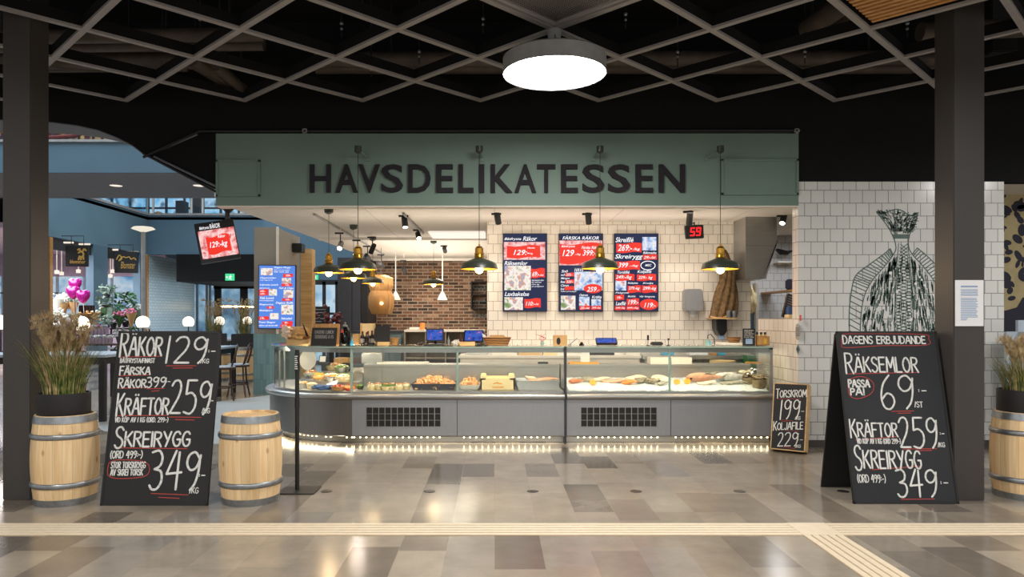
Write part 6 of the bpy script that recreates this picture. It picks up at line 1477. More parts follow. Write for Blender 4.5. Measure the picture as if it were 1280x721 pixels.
# lantern-like glass bottle
Y = 9.05; x = tx(431.5, Y); t = thing('glass_dispenser', 'dark glass drink jar with cap beside the menu blackboard', 'jar', (x, Y, zt))
mb = MB(); mb.lathe([(.062, 0), (.066, .02), (.066, .17), (.05, .2), (.03, .22), (.025, .235)], (x, Y, zt), 24); mb.build('jar_body', glass_mat('smoked_glass', (120, 118, 114)), t, True)
mb = MB(); mb.lathe([(.05, .005), (.054, .02), (.054, .12)], (x, Y, zt), 20); mb.build('drink', M['bottle'], t, True)
mb = MB(); mb.lathe([(.03, .232), (.032, .25), (.012, .262), (.016, .285), (0, .29)], (x, Y, zt), 20); mb.build('lid', M['zinc'], t, True)
mb = MB(); mb.box(x-.04, x-.008, Y-.07, Y-.064, zt+.16, zt+.195); mb.build('label', M['redchalk'], t)
# group of dark bottles with a price board behind
for k, (px, Y, h_) in enumerate(((453.2, 9.2, .17), (458.5, 9.15, .16), (465, 9.2, .18), (460, 9.35, .17))):
    x = tx(px, Y); t = thing('sauce_bottle', 'slim dark bottle, %s in the group near the black bag' % ('leftmost', 'middle front', 'rightmost', 'middle rear')[k], 'bottle', (x, Y, zt), 'slim dark bottles')
    mb = MB(); mb.lathe([(.027, 0), (.029, .01), (.029, h_*.6), (.012, h_*.78), (.011, h_)], (x, Y, zt), 18); mb.build('bottle_body', M['bottle'], t, True)
    mb = MB(); mb.lathe([(.0125, h_-.03), (.0135, h_), (0, h_+.004)], (x, Y, zt), 14, cap=False); mb.build('cap', M['cap_red'], t, True)
    mb = MB(); mb.lathe([(.0295, .03), (.0295, .08)], (x, Y, zt), 18, cap=False); mb.build('label', M['lampgrey'] if k != 1 else M['bottle'], t, True)
t = thing('bottle_display', 'clear display stand with wooden post behind slim dark bottles', 'stand', (tx(459, 9.45), 9.45, zt))
mb = MB(); mb.box(tx(450.5, 9.45), tx(468, 9.45), 9.5, 9.51, zt, zt+.27, .002); mb.build('back_card', M['cratecard'], t)
mb = MB(); mb.box(tx(450, 9.45), tx(451.5, 9.45), 9.47, 9.51, zt, zt+.275); mb.box(tx(467.3, 9.45), tx(468.5, 9.45), 9.47, 9.51, zt, zt+.275); mb.box(tx(450, 9.45), tx(468.5, 9.45), 9.47, 9.6, zt, zt+.01); mb.build('frame', M['oakx'], t)
mb = MB(); mb.box(tx(441.5, 9.3), tx(449.5, 9.3), 9.26, 9.4, zt, zt+.135, .004); one('kraft_box', mb, M['kraft'], 'small brown box left of the slim dark bottles', 'box')
mb = MB(); mb.lathe([(.022, 0), (.022, .05), (.008, .07), (.008, .1), (0, .105)], (tx(439.8, 8.95), 8.95, zt), 16); one('hand_sanitiser', mb, M['cyan'], 'small pale bottle at the counter mullion corner', 'bottle', None, True)
# black cloth bag / sign on a small wooden foot
t = thing('slate_sign', 'rounded black slate sign in a pale wooden foot', 'sign', (tx(477.5, 9.0), 9.0, zt))
x0, x1 = tx(467, 9.0), tx(487.5, 9.0); hs = PZ(407.3, 9.0)-zt
mb = MB(); mb.prism([(x0+.01, .06), (x0, .12), (x0+.01, hs*.85), (x0+.04, hs), (x1, hs), (x1-.006, .03), (x0+.04, .03)], 'y', 9.0, 9.015, Matrix.Translation((0, 0, zt)), .003); mb.build('slate', M['chalkboard'], t)
mb = MB(); mb.box(tx(472, 9), tx(487, 9), 8.97, 9.05, zt, zt+.045, .003); mb.build('foot', M['oakx'], t)
def basket(x, y, z, rx, ry, h_, label, m='wicker', fill=None, group=None):
    t = thing('wicker_basket', label, 'basket', (x, y, z), group)
    T = Matrix.Translation((x, y, z)) @ Matrix.Diagonal((rx, ry, 1, 1))
    mb = MB(); mb.lathe([(.78, 0), (.88, h_*.5), (1, h_), (.93, h_), (.82, h_*.5), (.74, .01)], (0, 0, 0), 28, T, cap=False); mb.lathe([(0, .005), (.78, .005)], (0, 0, 0), 28, T, cap=False); mb.build('weave', M[m], t, 40)
    mb = MB(); mb.tube([(x+rx*.98*math.cos(a), y+ry*.98*math.sin(a), z+h_+.004*math.sin(a*20)) for a in [2*PI*k/40 for k in range(40)]], .008, 6, closed=True); mb.build('rim', M[m], t, True)
    return t
basket(tx(493, 9.1), 9.1, zt, .055, .05, .085, 'tiny woven basket right of the slate sign', 'rattan')
# tills
def till(px, Y, W_, Hh, yaw, tilt, zc_, label, m='pic_desk'):
    x = tx(px, Y); t = thing('till_screen', label, 'screen', (x, Y, zt)); 
    T = Matrix.Translation((x, Y, zc_)) @ Matrix.Rotation(yaw, 4, 'Z') @ Matrix.Rotation(tilt, 4, 'X')
    mb = MB(); mb.box(-W_/2, W_/2, 0, .03, -Hh/2, Hh/2, .006, T); mb.build('bezel', M['blackplastic'], t)
    mb = MB(); mb.faces([(-W_/2+.015, -.001, -Hh/2+.015), (W_/2-.015, -.001, -Hh/2+.015), (W_/2-.015, -.001, Hh/2-.015), (-W_/2+.015, -.001, Hh/2-.015)], [(0, 1, 2, 3)]); bmesh.ops.transform(mb.bm, matrix=T, verts=mb.bm.verts); mb.build('display_panel', M[m], t)
    mb = MB(); mb.tube([T @ Vector((0, .03, -Hh*.2)), (x, Y+.12, zt+.01)], .018, 8); mb.box(x-.08, x+.08, Y+.02, Y+.2, zt, zt+.012, .003); mb.build('stand', M['blackplastic'], t)
    return t
tl1 = till(543.5, 9.15, .225, .16, .0, -.15, PZ(418.5, 9.15), 'small till screen with sunset picture before brick wall')
till(592, 9.15, .25, .17, -.1, -.5, PZ(419.5, 9.15), 'tilted till screen with blue menu left of the wicker basket')
till(758, 9.2, .27, .12, .0, -.9, zt+.055, 'low tilted till screen right of the dark post')
mb = MB(); mb.box(tx(530, 9.0), tx(556, 9.0), 8.95, 9.1, zt, zt+.018, .005); one('keyboard', mb, M['blackplastic'], 'black keypad under the sunset till screen', 'keyboard')
mb = MB(); mb.ball((tx(525.5, 9.0), 9.0, zt+.018), 1, (.035, .05, .018)); one('computer_mouse', mb, M['blackplastic'], 'black mouse left of the sunset till screen', 'mouse', None, True)
mb = MB(); mb.lathe([(.02, 0), (.02, .06), (.006, .09), (.006, .12), (0, .12)], (tx(560.8, 9.1), 9.1, zt), 16); one('pump_bottle', mb, M['zinc'], 'grey pump bottle between the two till screens', 'bottle', None, True)
mb = MB(); mb.lathe([(.014, 0), (.016, .01), (.016, .1), (.008, .13), (0, .132)], (tx(576, 9.2), 9.2, zt), 16); one('slim_bottle', mb, M['cap_red'], 'slim dark red bottle beside tilted till screen', 'bottle', None, True)
mb = MB(); mb.ball((tx(570, 9.05), 9.05, zt+.035), 1, (.04, .04, .035), jit=.9, seg=20, rings=12); one('tissue_pack', mb, M['paper'], 'crumpled pale tissue pack before the slim red bottle', 'tissue', None, True)
mb = MB(); mb.box(tx(574.5, 8.95), tx(594, 8.95), 8.9, 9.0, zt, zt+.048, .004); one('wooden_block', mb, M['oakx'], 'pale wooden block below the tilted till screen', 'block')
t = basket(tx(621.5, 9.05), 9.05, zt, .175, .12, .095, 'oval wicker basket holding brown paper on the counter')
mb = MB(); 
for k in range(4): mb.box(tx(612, 9.05)+.008*k, tx(630, 9.05)+.008*k, 9.0+.02*k, 9.016+.02*k, zt+.03, zt+.13-.008*k, .003)
one('paper_bags', mb, M['kraft'], 'folded brown paper bags inside the oval wicker basket', 'bag')
mb = MB(); mb.prism([(tx(604, 9.1), 1.26), (tx(602.5, 9.1), 1.315), (tx(607, 9.1), 1.29), (tx(608.5, 9.1), 1.25)], 'y', 9.05, 9.06); one('napkin', mb, M['paper'], 'white paper corner sticking up from the wicker basket', 'napkin')
# sprig, cardboard box, figurine
t = thing('flower_sprig', 'little vase of thin pinkish sprigs left of brown box', 'plant', (tx(678, 9.0), 9.0, zt))
mb = MB(); mb.lathe([(.02, 0), (.028, .02), (.014, .05), (.016, .055)], (tx(678, 9.0), 9.0, zt), 16); mb.build('vase', M['glassedge'], t, True)
mb = MB(); rr = random.Random(2)
for k in range(8): mb.tube([(tx(678, 9), 9, zt+.04), (tx(678, 9)+rr.uniform(-.05, .05), 9+rr.uniform(-.04, .04), zt+.09), (tx(678, 9)+rr.uniform(-.1, .08), 9+rr.uniform(-.05, .05), zt+rr.uniform(.1, .15))], .0022, 5)
mb.build('stem', M['redchalk'], t)
Y = 8.95; x0, x1 = tx(692.3, Y), tx(709, Y); t = thing('cardboard_box', 'small brown card box with dark print above the post', 'box', ((x0+x1)/2, Y, zt))
mb = MB(); mb.box(x0, x1, Y, Y+.12, zt, zt+.128, .003); mb.build('carton', M['kraft'], t)
mb = MB(); mb.ball(((x0*.65+x1*.35), Y-.001, zt+.055), 1, (.026, .002, .045)); mb.build('printed_emblem', M['chalkboard'], t)
mb = MB(); mb.tube([(tx(712, 9), 9, zt+.01), (tx(722, 9), 9.02, zt+.09)], .006, 6); mb.tube([(tx(712, 9), 9, zt), (tx(712, 9), 9, zt+.012)], .02, 10); one('spoon_holder', mb, M['zinc'], 'thin metal spoon rest right of the brown card box', 'spoon')
Y = 8.9; x = tx(727, Y); t = thing('figurine', 'tiny dark and pale figurine on the glass right of post', 'figurine', (x, Y, zt))
mb = MB(); mb.lathe([(.03, 0), (.032, .01), (.02, .03), (.012, .045)], (x, Y, zt), 16); mb.build('body', M['bottle'], t, True)
mb = MB(); mb.ball((x, Y, zt+.052), .015); mb.build('head', M['whitefish'], t, True)
# payment terminals
for px, lb in ((810, 'left'), (835.5, 'right')):
    Y = 8.95; x = tx(px, Y); t = thing('card_holder', 'small upright card clip on the glass top, %s one by terminal' % lb, 'holder', (x, Y, zt), 'card clips')
    mb = MB(); mb.lathe([(.022, 0), (.022, .008), (.004, .01), (.004, .07)], (x, Y, zt), 14); mb.build('stem', M['blackplastic'], t)
    mb = MB(); mb.box(x-.012, x+.012, Y-.008, Y+.008, zt+.065, zt+(.13 if lb == 'left' else .09), .003); mb.build('clip', M['blackplastic'], t)
mb = MB(); mb.box(tx(813.5, 9), tx(828, 9), 8.95, 9.05, zt, zt+.045, .012); one('card_terminal', mb, M['blackplastic'], 'black card payment terminal on the right counter top', 'terminal')
Y = 8.95; x = tx(884.5, Y); t = thing('soap_bottle', 'clear soap bottle with blue label and curved pump tube', 'bottle', (x, Y, zt))
mb = MB(); mb.lathe([(.035, 0), (.036, .05), (.02, .075), (.012, .085)], (x, Y, zt), 20); mb.build('bottle_body', M['glassedge'], t, True)
mb = MB(); mb.box(x+.005, x+.03, Y-.037, Y-.032, zt+.012, zt+.052); mb.build('label', M['cyan'], t)
mb = MB(); mb.tube([(x, Y, zt+.08), (x+.005, Y, zt+.13), (x+.04, Y, zt+.14), (x+.08, Y, zt+.09), (x+.09, Y, zt+.02)], .006, 8); mb.build('hose', M['blackplastic'], t, True)
Y = 11.05; x = tx(902, Y); t = thing('soap_dispenser', 'black wall soap dispenser under the hanging net', 'dispenser', (x, Y, PZ(419, Y)))
mb = MB(); mb.prism([(tx(895.5, Y), PZ(399, Y)), (tx(909, Y), PZ(399, Y)), (tx(909, Y), PZ(414, Y)), (tx(905, Y), PZ(419.5, Y)), (tx(900, Y), PZ(419.5, Y)), (tx(896, Y), PZ(412, Y))], 'y', Y, YB-.001, None, .01); mb.build('case', M['blackplastic'], t)
mb = MB(); mb.box(tx(900, Y), tx(906, Y), Y+.02, Y+.1, PZ(424, Y), PZ(419, Y), .004); mb.build('spout', M['printblue'], t)
basket(tx(917.5, 9.25), 9.25, zt+.03, .085, .08, .06, 'shallow oval wicker tray on white board near right end')
mb = MB(); mb.box(tx(899, 9.2), tx(927, 9.2), 9.1, 9.4, zt, zt+.028, .004); one('white_board', mb, M['whiteboard'], 'white board under the shallow wicker tray', 'board')
Y = 8.95; t = thing('price_sign', 'small dark blue upright sign with white print near right end', 'sign', (tx(936, Y), Y, zt))
x0, x1 = tx(928.5, Y), tx(944, Y); hs = PZ(410.5, Y)-zt
mb = MB(); mb.box(x0, x1, Y, Y+.012, zt, zt+hs, .002); mb.box(x0+.02, x1-.02, Y, Y+.06, zt, zt+.008); mb.build('panel', M['chalkboard2'], t)
mb = MB(); mb.box(x0+.035, x1-.035, Y-.002, Y, zt+.02, zt+.085); mb.build('picture', M['printblue'], t)
mb = MB()
for k in range(5): chalk(mb, ('HAVETS SKALDJUR', 'FÄRSKA', 'OSTRON', 'FRÅN', 'KOSTER')[k], x0+.02, x1-.02-.02*(k % 2), zt+hs-.03-.021*k, zt+hs-.018-.021*k, .0028, 1, Y-.002)
mb.build('writing', M['chalk'], t)
Y = 8.98; x0, x1 = tx(945.5, Y), tx(962, Y); t = thing('bottle_crate', 'small wooden crate of yellow bottles at counter right end', 'crate', ((x0+x1)/2, Y, zt))
mb = MB(); mb.box(x0, x1, Y, Y+.01, zt, zt+.115, .002); mb.box(x0, x1, Y+.12, Y+.13, zt, zt+.115, .002); mb.box(x0, x0+.01, Y, Y+.13, zt, zt+.115, .002); mb.box(x1-.01, x1, Y, Y+.13, zt, zt+.115, .002); mb.box(x0, x1, Y, Y+.13, zt, zt+.008); mb.build('crate_body', M['oak'], t)
mb = MB(); mb.box(x0+.095, x1-.035, Y-.003, Y, zt+.02, zt+.085); mb.build('label', M['yellow'], t)
for k in range(3):
    x = x0+.03+k*.05; tb = thing('oil_bottle', 'yellow bottle with black cap, %s in the small crate' % ('left', 'middle', 'right')[k], 'bottle', (x, Y+.06, zt+.008), 'yellow bottles in the crate')
    mb = MB(); mb.lathe([(.022, 0), (.022, .09), (.011, .125), (.011, .14)], (x, Y+.06, zt+.009), 16); mb.build('bottle_body', M['yellow'], tb, True)
    mb = MB(); mb.lathe([(.015, .128), (.015, .155), (0, .158)], (x, Y+.06, zt+.009), 14); mb.build('cap', M['blackplastic'], tb, True)
# stickers on the reveal wall
xw = XR0-.0055
def wallp(px, py): Yw = XR0*F/(px-VX); return Yw, PZ(py, Yw)
yc_, zc_ = wallp(997.8, 414.5); mb = MB(); mb.faces([(xw, yc_+.075*math.cos(a), zc_+.098*math.sin(a)) for a in [k*PI/16 for k in range(32)]], [tuple(range(32))]); t = thing('oval_sticker', 'grey oval sticker on the tiled reveal above diamond sticker', 'sticker', (xw, yc_, zc_-.1)); mb.build('sticker_face', M['lampgrey'], t)
mb = MB()
for k in range(5): mb.box(xw-.001, xw-.0005, yc_-.045, yc_+.045, zc_-.05+k*.022, zc_-.042+k*.022)
mb.build('print_lines', M['darkgrey'], t)
yc_, zc_ = wallp(998, 436.5); t = thing('diamond_sticker', 'teal diamond sticker on the tiled reveal', 'sticker', (xw, yc_, zc_-.07))
mb = MB(); mb.faces([(xw, yc_, zc_-.068), (xw, yc_+.058, zc_), (xw, yc_, zc_+.068), (xw, yc_-.058, zc_)], [(0, 1, 2, 3)]); mb.build('sticker_face', M['tealgrey'], t)
mb = MB(); mb.faces([(xw-.001, yc_, zc_-.04), (xw-.001, yc_+.034, zc_), (xw-.001, yc_, zc_+.04), (xw-.001, yc_-.034, zc_)], [(0, 1, 2, 3)]); mb.build('emblem', M['darkgrey'], t)
yc_, zc_ = wallp(1001.4, 397.6); mb = MB(); mb.box(xw-.002, xw, yc_-.02, yc_+.028, zc_-.03, zc_+.036); one('red_sticker', mb, M['red'], 'small red sticker on the pier above the oval sticker', 'sticker')
# kitchen hatch things
Y = 9.3; mb = MB(); T = Matrix.Translation((PX(982, 9.25)+.02, 9.25, zs+.002)) @ Matrix.Rotation(math.radians(14), 4, 'Y') @ Matrix.Rotation(.5, 4, 'Z'); mb.box(-.09, .09, 0, .03, .0, .31, .004, T)
t = thing('hatch_sign', 'dark sign board with pale lines leaning on the hatch sill', 'sign', (PX(982, 9.25), 9.25, zs)); mb.build('panel', M['darkwood'], t)
mb = MB()
for k in range(9): mb.box(-.075, .075-.02*(k % 3), -.003, -.001, .03+k*.03, .042+k*.03, 0, T)
mb.build('print_lines', M['lampgrey'], t)
mb = MB(); mb.box(PX(984, 9.0), PX(990, 9.0), 8.95, 9.1, zs, zs+.05, .01); one('folded_packet', mb, M['cratecard'], 'cream packet on the hatch sill by the pier', 'packet')
mb = MB(); mb.box(PX(987, 9.1), PX(993, 9.1), 9.12, 9.22, zs, zs+.15, .008); one('blue_carton', mb, M['bluecloth'], 'blue carton on the hatch sill behind the cream packet', 'carton')
Y = 14.2; mb = MB(); mb.box(PX(968, Y), PX(990, Y), 14.0, 14.3, PZ(329, Y), PZ(327.5, Y)); mb.box(PX(975, Y), PX(977, Y), 14.1, 14.3, PZ(327.5, Y)-.05, PZ(327.5, Y)); mb.box(PX(987, Y), PX(989, Y), 14.1, 14.3, PZ(327.5, Y)-.05, PZ(327.5, Y)); one('kitchen_shelf', mb, M['white'], 'thin white shelf high on the kitchen tiles', 'shelf')
mb = MB(); mb.tube([P(971, 312, 14.1), P(976, 315, 14.0), P(984, 316, 14.0), P(990, 313.5, 14.1)], [.03, .06, .04, .02], 8); one('wall_rail', mb, M['blackplastic'], 'dark twisted rail object above the kitchen shelf', 'rail', None, True)
mb = MB(); mb.box(PX(984, 13), PX(998, 13), 12.9, 13.1, PZ(362, 13), PZ(349, 13), .02); one('wall_oven', mb, M['navy'], 'dark blue box fixed high in the kitchen beyond the hatch', 'box')
mb = MB(); mb.box(PX(984, 13), PX(998, 13), 12.85, 14.3, PZ(364.5, 13), PZ(362.2, 13), .005); one('kitchen_ledge', mb, M['oak'], 'wooden ledge under the dark blue kitchen box', 'shelf')
Y = 12.4; t = thing('kitchen_door', 'pale grey kitchen door ajar right of the tiled wall', 'door', (PX(945, Y), Y, 0))
mb = MB(); mb.box(PX(933, Y), PX(950, Y), Y+.3, Y+.34, 0, 2.05, .004); mb.build('door_leaf', M['bluegrey'], t)
mb = MB(); mb.box(PX(946, Y), PX(949.5, Y), Y+.28, Y+.3, 1.2, 1.85); mb.build('pane', M['glassblue'], t)
mb = MB(); mb.box(PX(950, Y), PX(954, Y), Y+.2, Y+.36, 0, 2.12, .004); mb.build('frame', M['white'], t)
mb = MB(); mb.ball(P(939, 376, 12.63), 1, (.10, .08, .22), jit=.5, seg=20, rings=14); one('hanging_apron', mb, M['cratecard'], 'cream apron hanging in the kitchen doorway', 'apron', None, True)
# ================================================================== restaurant behind the counter and the atrium
# plaster pillar with teal tiled foot, wooden post
mb = MB(); mb.box(-4.74, -4.31, 14.2, 15.95, 1.2, 3.3); struct(mb.build('wall_pillar', M['concrete']))
mb = MB(); mb.box(-4.75, -4.30, 14.19, 15.96, 0, 1.2); struct(mb.build('wall_pillar_foot', M['tileteal']))
mb = MB(); mb.box(PX(346, 14.1)-.02, PX(346, 14.1)+.02, 14.12, 14.17, 1.2, 3.3, .004); struct(mb.build('trim_8', M['white']))
mb = MB(); mb.box(PX(375.5, 16), PX(390, 16), 16.0, 16.3, 0, 3.05, .004); one('wooden_post', mb, M['oakx'], 'pale wooden post right of the grey pillar', 'post')
mb = MB(); mb.box(-4.305, -4.1, 15.3, 15.6, PZ(315.5, 15.4), PZ(304.5, 15.4), .01); one('loudspeaker', mb, M['blackplastic'], 'black loudspeaker high on the side of the grey pillar', 'speaker')
t = thing('tall_cabinet', 'tall charcoal cabinet left of the brick wall', 'cabinet', (PX(441, 17.5), 17.5, 0))
mb = MB(); mb.box(PX(422, 17.5), PX(459.5, 17.5), 17.5, 18.8, 0, 2.98); mb.build('body', M['darkgrey'], t)
for a, b in ((422.5, 440), (440.6, 451), (451.5, 459)):
    mb = MB(); mb.box(PX(a, 17.5), PX(b, 17.5), 17.47, 17.498, .1, 2.9, .004); mb.build('door', M['darkgrey'] if a < 450 else M['black'], t)
t = thing('low_cabinet', 'low grey-teal restaurant cabinet under the brick wall', 'cabinet', (PX(505, 16.5), 16.5, 0))
mb = MB(); mb.box(PX(440, 16.5), PX(503, 16.5), 16.3, 16.9, 0, 1.18); mb.build('body', M['tealgrey'], t)
mb = MB(); mb.box(PX(439, 16.5), PX(504, 16.5), 16.25, 16.95, 1.18, 1.22, .004); mb.build('worktop', M['darkgrey'], t)
for k in range(4): mb = MB(); mb.box(PX(441+15.5*k, 16.3), PX(455+15.5*k, 16.3), 16.28, 16.298, .14, 1.14, .004); mb.build('door', M['tealgrey'], t)
t = thing('bar_cabinet', 'beige open bar cabinet before the brick wall behind the tills', 'cabinet', (PX(545, 16), 16, 0))
mb = MB(); mb.box(PX(505, 16), PX(606, 16), 16.0, 16.6, 1.20, 1.25, .004); mb.build('worktop', M['white'], t)
for a in (505, 531, 556, 581, 604.5): mb = MB(); mb.box(PX(a, 16), PX(a, 16)+.03, 16.02, 16.6, 0, 1.2); mb.build('side_panel', M['concrete'], t)
mb = MB(); mb.box(PX(505, 16), PX(606, 16), 16.56, 16.59, .05, 1.2); mb.build('rear_panel', M['concrete'], t)
mb = MB(); mb.box(PX(505, 16), PX(606, 16), 16.03, 16.56, .6, .63); mb.build('shelf', M['concrete'], t)
mb = MB(); mb.box(PX(512, 16.2), PX(524, 16.2), 16.1, 16.4, 1.252, 1.30, .01); one('serving_tray', mb, M['white'], 'stacked white trays on the beige bar cabinet', 'tray')
mb = MB(); mb.lathe([(.05, 0), (.055, .14), (.05, .15)], (PX(528, 16.2), 16.2, 1.252), 18); one('copper_jar', mb, M['salmon'], 'copper jar on the bar cabinet left of sunset till', 'jar', None, True)
# glass rack on the brick wall
t = thing('glass_rack', 'dark shelf rack with wine glasses at right end of the brick wall', 'rack', (PX(599, 18.7), 18.7, 1.6))
Y = 18.6; x0, x1 = PX(588.5, Y), PX(609, Y)
mb = MB()
for y in (352, 368, 385.5): mb.box(x0, x1, Y, Y+.38, PZ(y, Y)-.015, PZ(y, Y)+.015)
for a in (x0, x1-.03): mb.box(a, a+.03, Y, Y+.38, PZ(386, Y), PZ(352, Y))
mb.build('frame', M['black'], t)
def wine(x, y, z, s=1, flip=False): 
    mb = MB(); k = -1 if flip else 1; mb.lathe([(.035*s, 0), (.004*s, k*.01), (.004*s, k*.09*s), (.03*s, k*.11*s), (.042*s, k*.15*s), (.034*s, k*.22*s)], (x, y, z), 12, cap=False); return mb
for r_, (zz, fl) in enumerate(((PZ(385.5, Y)+.016, False), (PZ(368, Y)+.016, False), (PZ(386, Y)-.016, True))):
    for k in range(4): one('wine_glass', wine(x0+.07+k*.095, Y+.1, zz, 1, fl), M['glassblue'], ('wine glass standing on lower shelf of the dark rack', 'wine glass standing on upper shelf of the dark rack', 'wine glass hanging below the dark rack')[r_], 'glass', ('glasses on lower rack shelf', 'glasses on upper rack shelf', 'glasses hanging below the rack')[r_], True)
# far doors seen right of the wooden post
def pic(name, cols, sc, s): M[name] = emis_pic('lit_'+name, cols, sc, s)
pic('street', [(90, 130, 170), (150, 190, 220), (200, 224, 240), (110, 140, 170)], 1.2, .9)
pic('street2', [(70, 100, 130), (110, 150, 180), (160, 196, 220), (90, 120, 150)], .8, .8)
pic('skyglass', [(70, 130, 170), (150, 210, 240), (220, 240, 250), (60, 90, 120), (160, 210, 235)], 1.1, 1.15)
pic('shopwin', [(90, 150, 200), (160, 200, 230), (210, 226, 240), (110, 160, 210)], 1.4, .75)
pic('upper', [(200, 170, 110), (120, 50, 50), (60, 60, 80), (210, 180, 120), (90, 50, 60)], 1.6, .6)
Y = 24.0
mb = MB(); mb.box(PX(330, Y), PX(470, Y), Y, Y+.2, 0, 5.0); struct(mb.build('wall_far', M['bridgeblue']))
t = thing('glass_door', 'dark framed glass doors far behind the wooden post', 'door', (PX(405, Y), Y, 0))
mb = MB(); mb.faces([(PX(391, Y), Y-.06, .1), (PX(422, Y), Y-.06, .1), (PX(422, Y), Y-.06, PZ(354, Y)), (PX(391, Y), Y-.06, PZ(354, Y))], [(0, 1, 2, 3)]); mb.build('pane', M['street'], t)
mb = MB()
for a, b in ((388, 392), (404, 408), (420, 425)): mb.box(PX(a, Y), PX(b, Y), Y-.12, Y-.02, 0, PZ(352, Y))
mb.box(PX(388, Y), PX(425, Y), Y-.12, Y-.02, PZ(356, Y), PZ(350, Y)); mb.box(PX(388, Y), PX(425, Y), Y-.12, Y-.02, PZ(392, Y)-.04, PZ(392, Y)+.04); mb.build('frame', M['black'], t)
def exit_sign(px0, px1, py0, py1, Y, label):
    t = thing('exit_sign', label, 'sign', (PX((px0+px1)/2, Y), Y, PZ(py1, Y))); mb = MB(); mb.box(PX(px0, Y), PX(px1, Y), Y, Y+.06, PZ(py1, Y), PZ(py0, Y), .004); mb.build('sign_box', M['exit'], t)
    x0 = PX(px0, Y); w_ = PX(px1, Y)-x0; z0 = PZ(py1, Y); h_ = PZ(py0, Y)-z0; mb = MB()
    mb.strokes([[(x0+w_*.62, z0+h_*.82), (x0+w_*.62, z0+h_*.83)], [(x0+w_*.62, z0+h_*.68), (x0+w_*.55, z0+h_*.42), (x0+w_*.68, z0+h_*.15)], [(x0+w_*.55, z0+h_*.42), (x0+w_*.42, z0+h_*.22)], [(x0+w_*.48, z0+h_*.6), (x0+w_*.72, z0+h_*.56)]], h_*.12, Y-.004)
    mb.strokes([[(x0+w_*.12, z0+h_*.5), (x0+w_*.32, z0+h_*.5)], [(x0+w_*.2, z0+h_*.62), (x0+w_*.12, z0+h_*.5), (x0+w_*.2, z0+h_*.38)]], h_*.08, Y-.004)
    mb.build('pictogram', M['whitetext'], t)
exit_sign(390, 397.5, 343.5, 349.5, 23.94, 'small green exit sign behind the wooden post')
t = thing('menu_board', 'dark chalk menu board standing by the far glass doors', 'chalkboard', (PX(401, 18), 18, 0))
mb = MB(); mb.box(PX(391, 18), PX(412, 18), 18.0, 18.04, 1.05, PZ(383, 18), .004); mb.build('panel', M['chalkboard'], t)
mb = MB()
for k in range(8): mb.strokes([[(PX(394, 18), 1.2+.075*k), (PX(394+6+9*((k*7) % 5)/5, 18), 1.2+.075*k)]], .02, 17.995)
mb.build('writing', M['lampgrey'], t)
for a in (392.5, 410.5): mb = MB(); mb.tube([(PX(a, 18), 18.02, 0), (PX(a, 18), 18.02, 1.1)], .015, 6); mb.build('leg', M['black'], t)
t = thing('flower_bowl', 'reddish dried flower bunch left of the glass drink jar', 'plant', (PX(413, 17.0), 17.0, 0))
mb = MB(); mb.lathe([(.1, 0), (.09, 1.0), (.16, 1.1), (.16, 1.3), (.1, 1.3)], (PX(413, 17), 17, 0), 20); mb.build('stand_vase', M['darkgrey'], t, True)
mb = MB(); rr = random.Random(6)
for k in range(40): mb.ball((PX(413, 17)+rr.gauss(0, .13), 17+rr.gauss(0, .1), 1.5+rr.gauss(0, .1)), rr.uniform(.03, .06), seg=8, rings=6)
mb.build('flowers', M['cap_red'], t, True)

# ---- atrium shell
XL = -13.0
mb = MB(); mb.box(-22, PX(232, 16.6), 16.6, 20.0, 4.86, 5.56); br = struct(mb.build('wall_bridge', M['bridgeblue']))
mb = MB(); mb.box(-22, PX(262, 16.6)-.0, 16.62, 20.0, 4.84, 4.86); struct(mb.build('ceiling_bridge', M['bridgegrey']))
mb = MB(); mb.box(-22, PX(232, 16.6), 16.55, 16.62, 5.56, 5.62, .004); struct(mb.build('trim_9', M['lampgrey']))
for px, wh in ((145, 'left'), (249, 'right')):
    Yd = (4.84-H)*F/(VY-232); x = PX(px, Yd); mb = MB(); mb.lathe([(0, -.004), (.13, -.004), (.15, 0)], (x, Yd, 4.838), 20, cap=False); one('downlight', mb, M['panelwhite'], 'round downlight under the blue bridge, %s one' % wh, 'light', 'downlights under the bridge')
mb = MB(); mb.faces([(-22, 24, 6.9), (-10, 24, 6.9), (-10, 24, 8.6), (-22, 24, 8.6)], [(0, 1, 2, 3)])
t = thing('upper_shopfront', 'colourful upper floor shop front glimpsed above the blue bridge', 'shop front', (-16, 24, 6.9))
mb.build('window', M['upper'], t)
mb = MB(); mb.box(-22, -10, 24.05, 24.2, 6.9, 9.2); mb.build('rear_wall', M['darkgrey'], t)
mb = MB(); mb.box(-22, -10, 23.8, 23.95, PZ(166, 23.9), PZ(158, 23.9)); mb.build('yellow_band', M['lemon'], t)
mb = MB()
for px in (66, 72, 84, 98, 116, 128): mb.tube([P(px, 178, 23.5), P(px+rr.uniform(-3, 3), 156, 23.5)], .04, 6)
mb.build('upright', M['black'], t)
mb = MB(); mb.tube([P(60, 172, 23.3), P(90, 170, 23.3), P(115, 164, 23.3), P(150, 172, 23.3)], .06, 6); mb.build('railing', M['cap_red'], t)
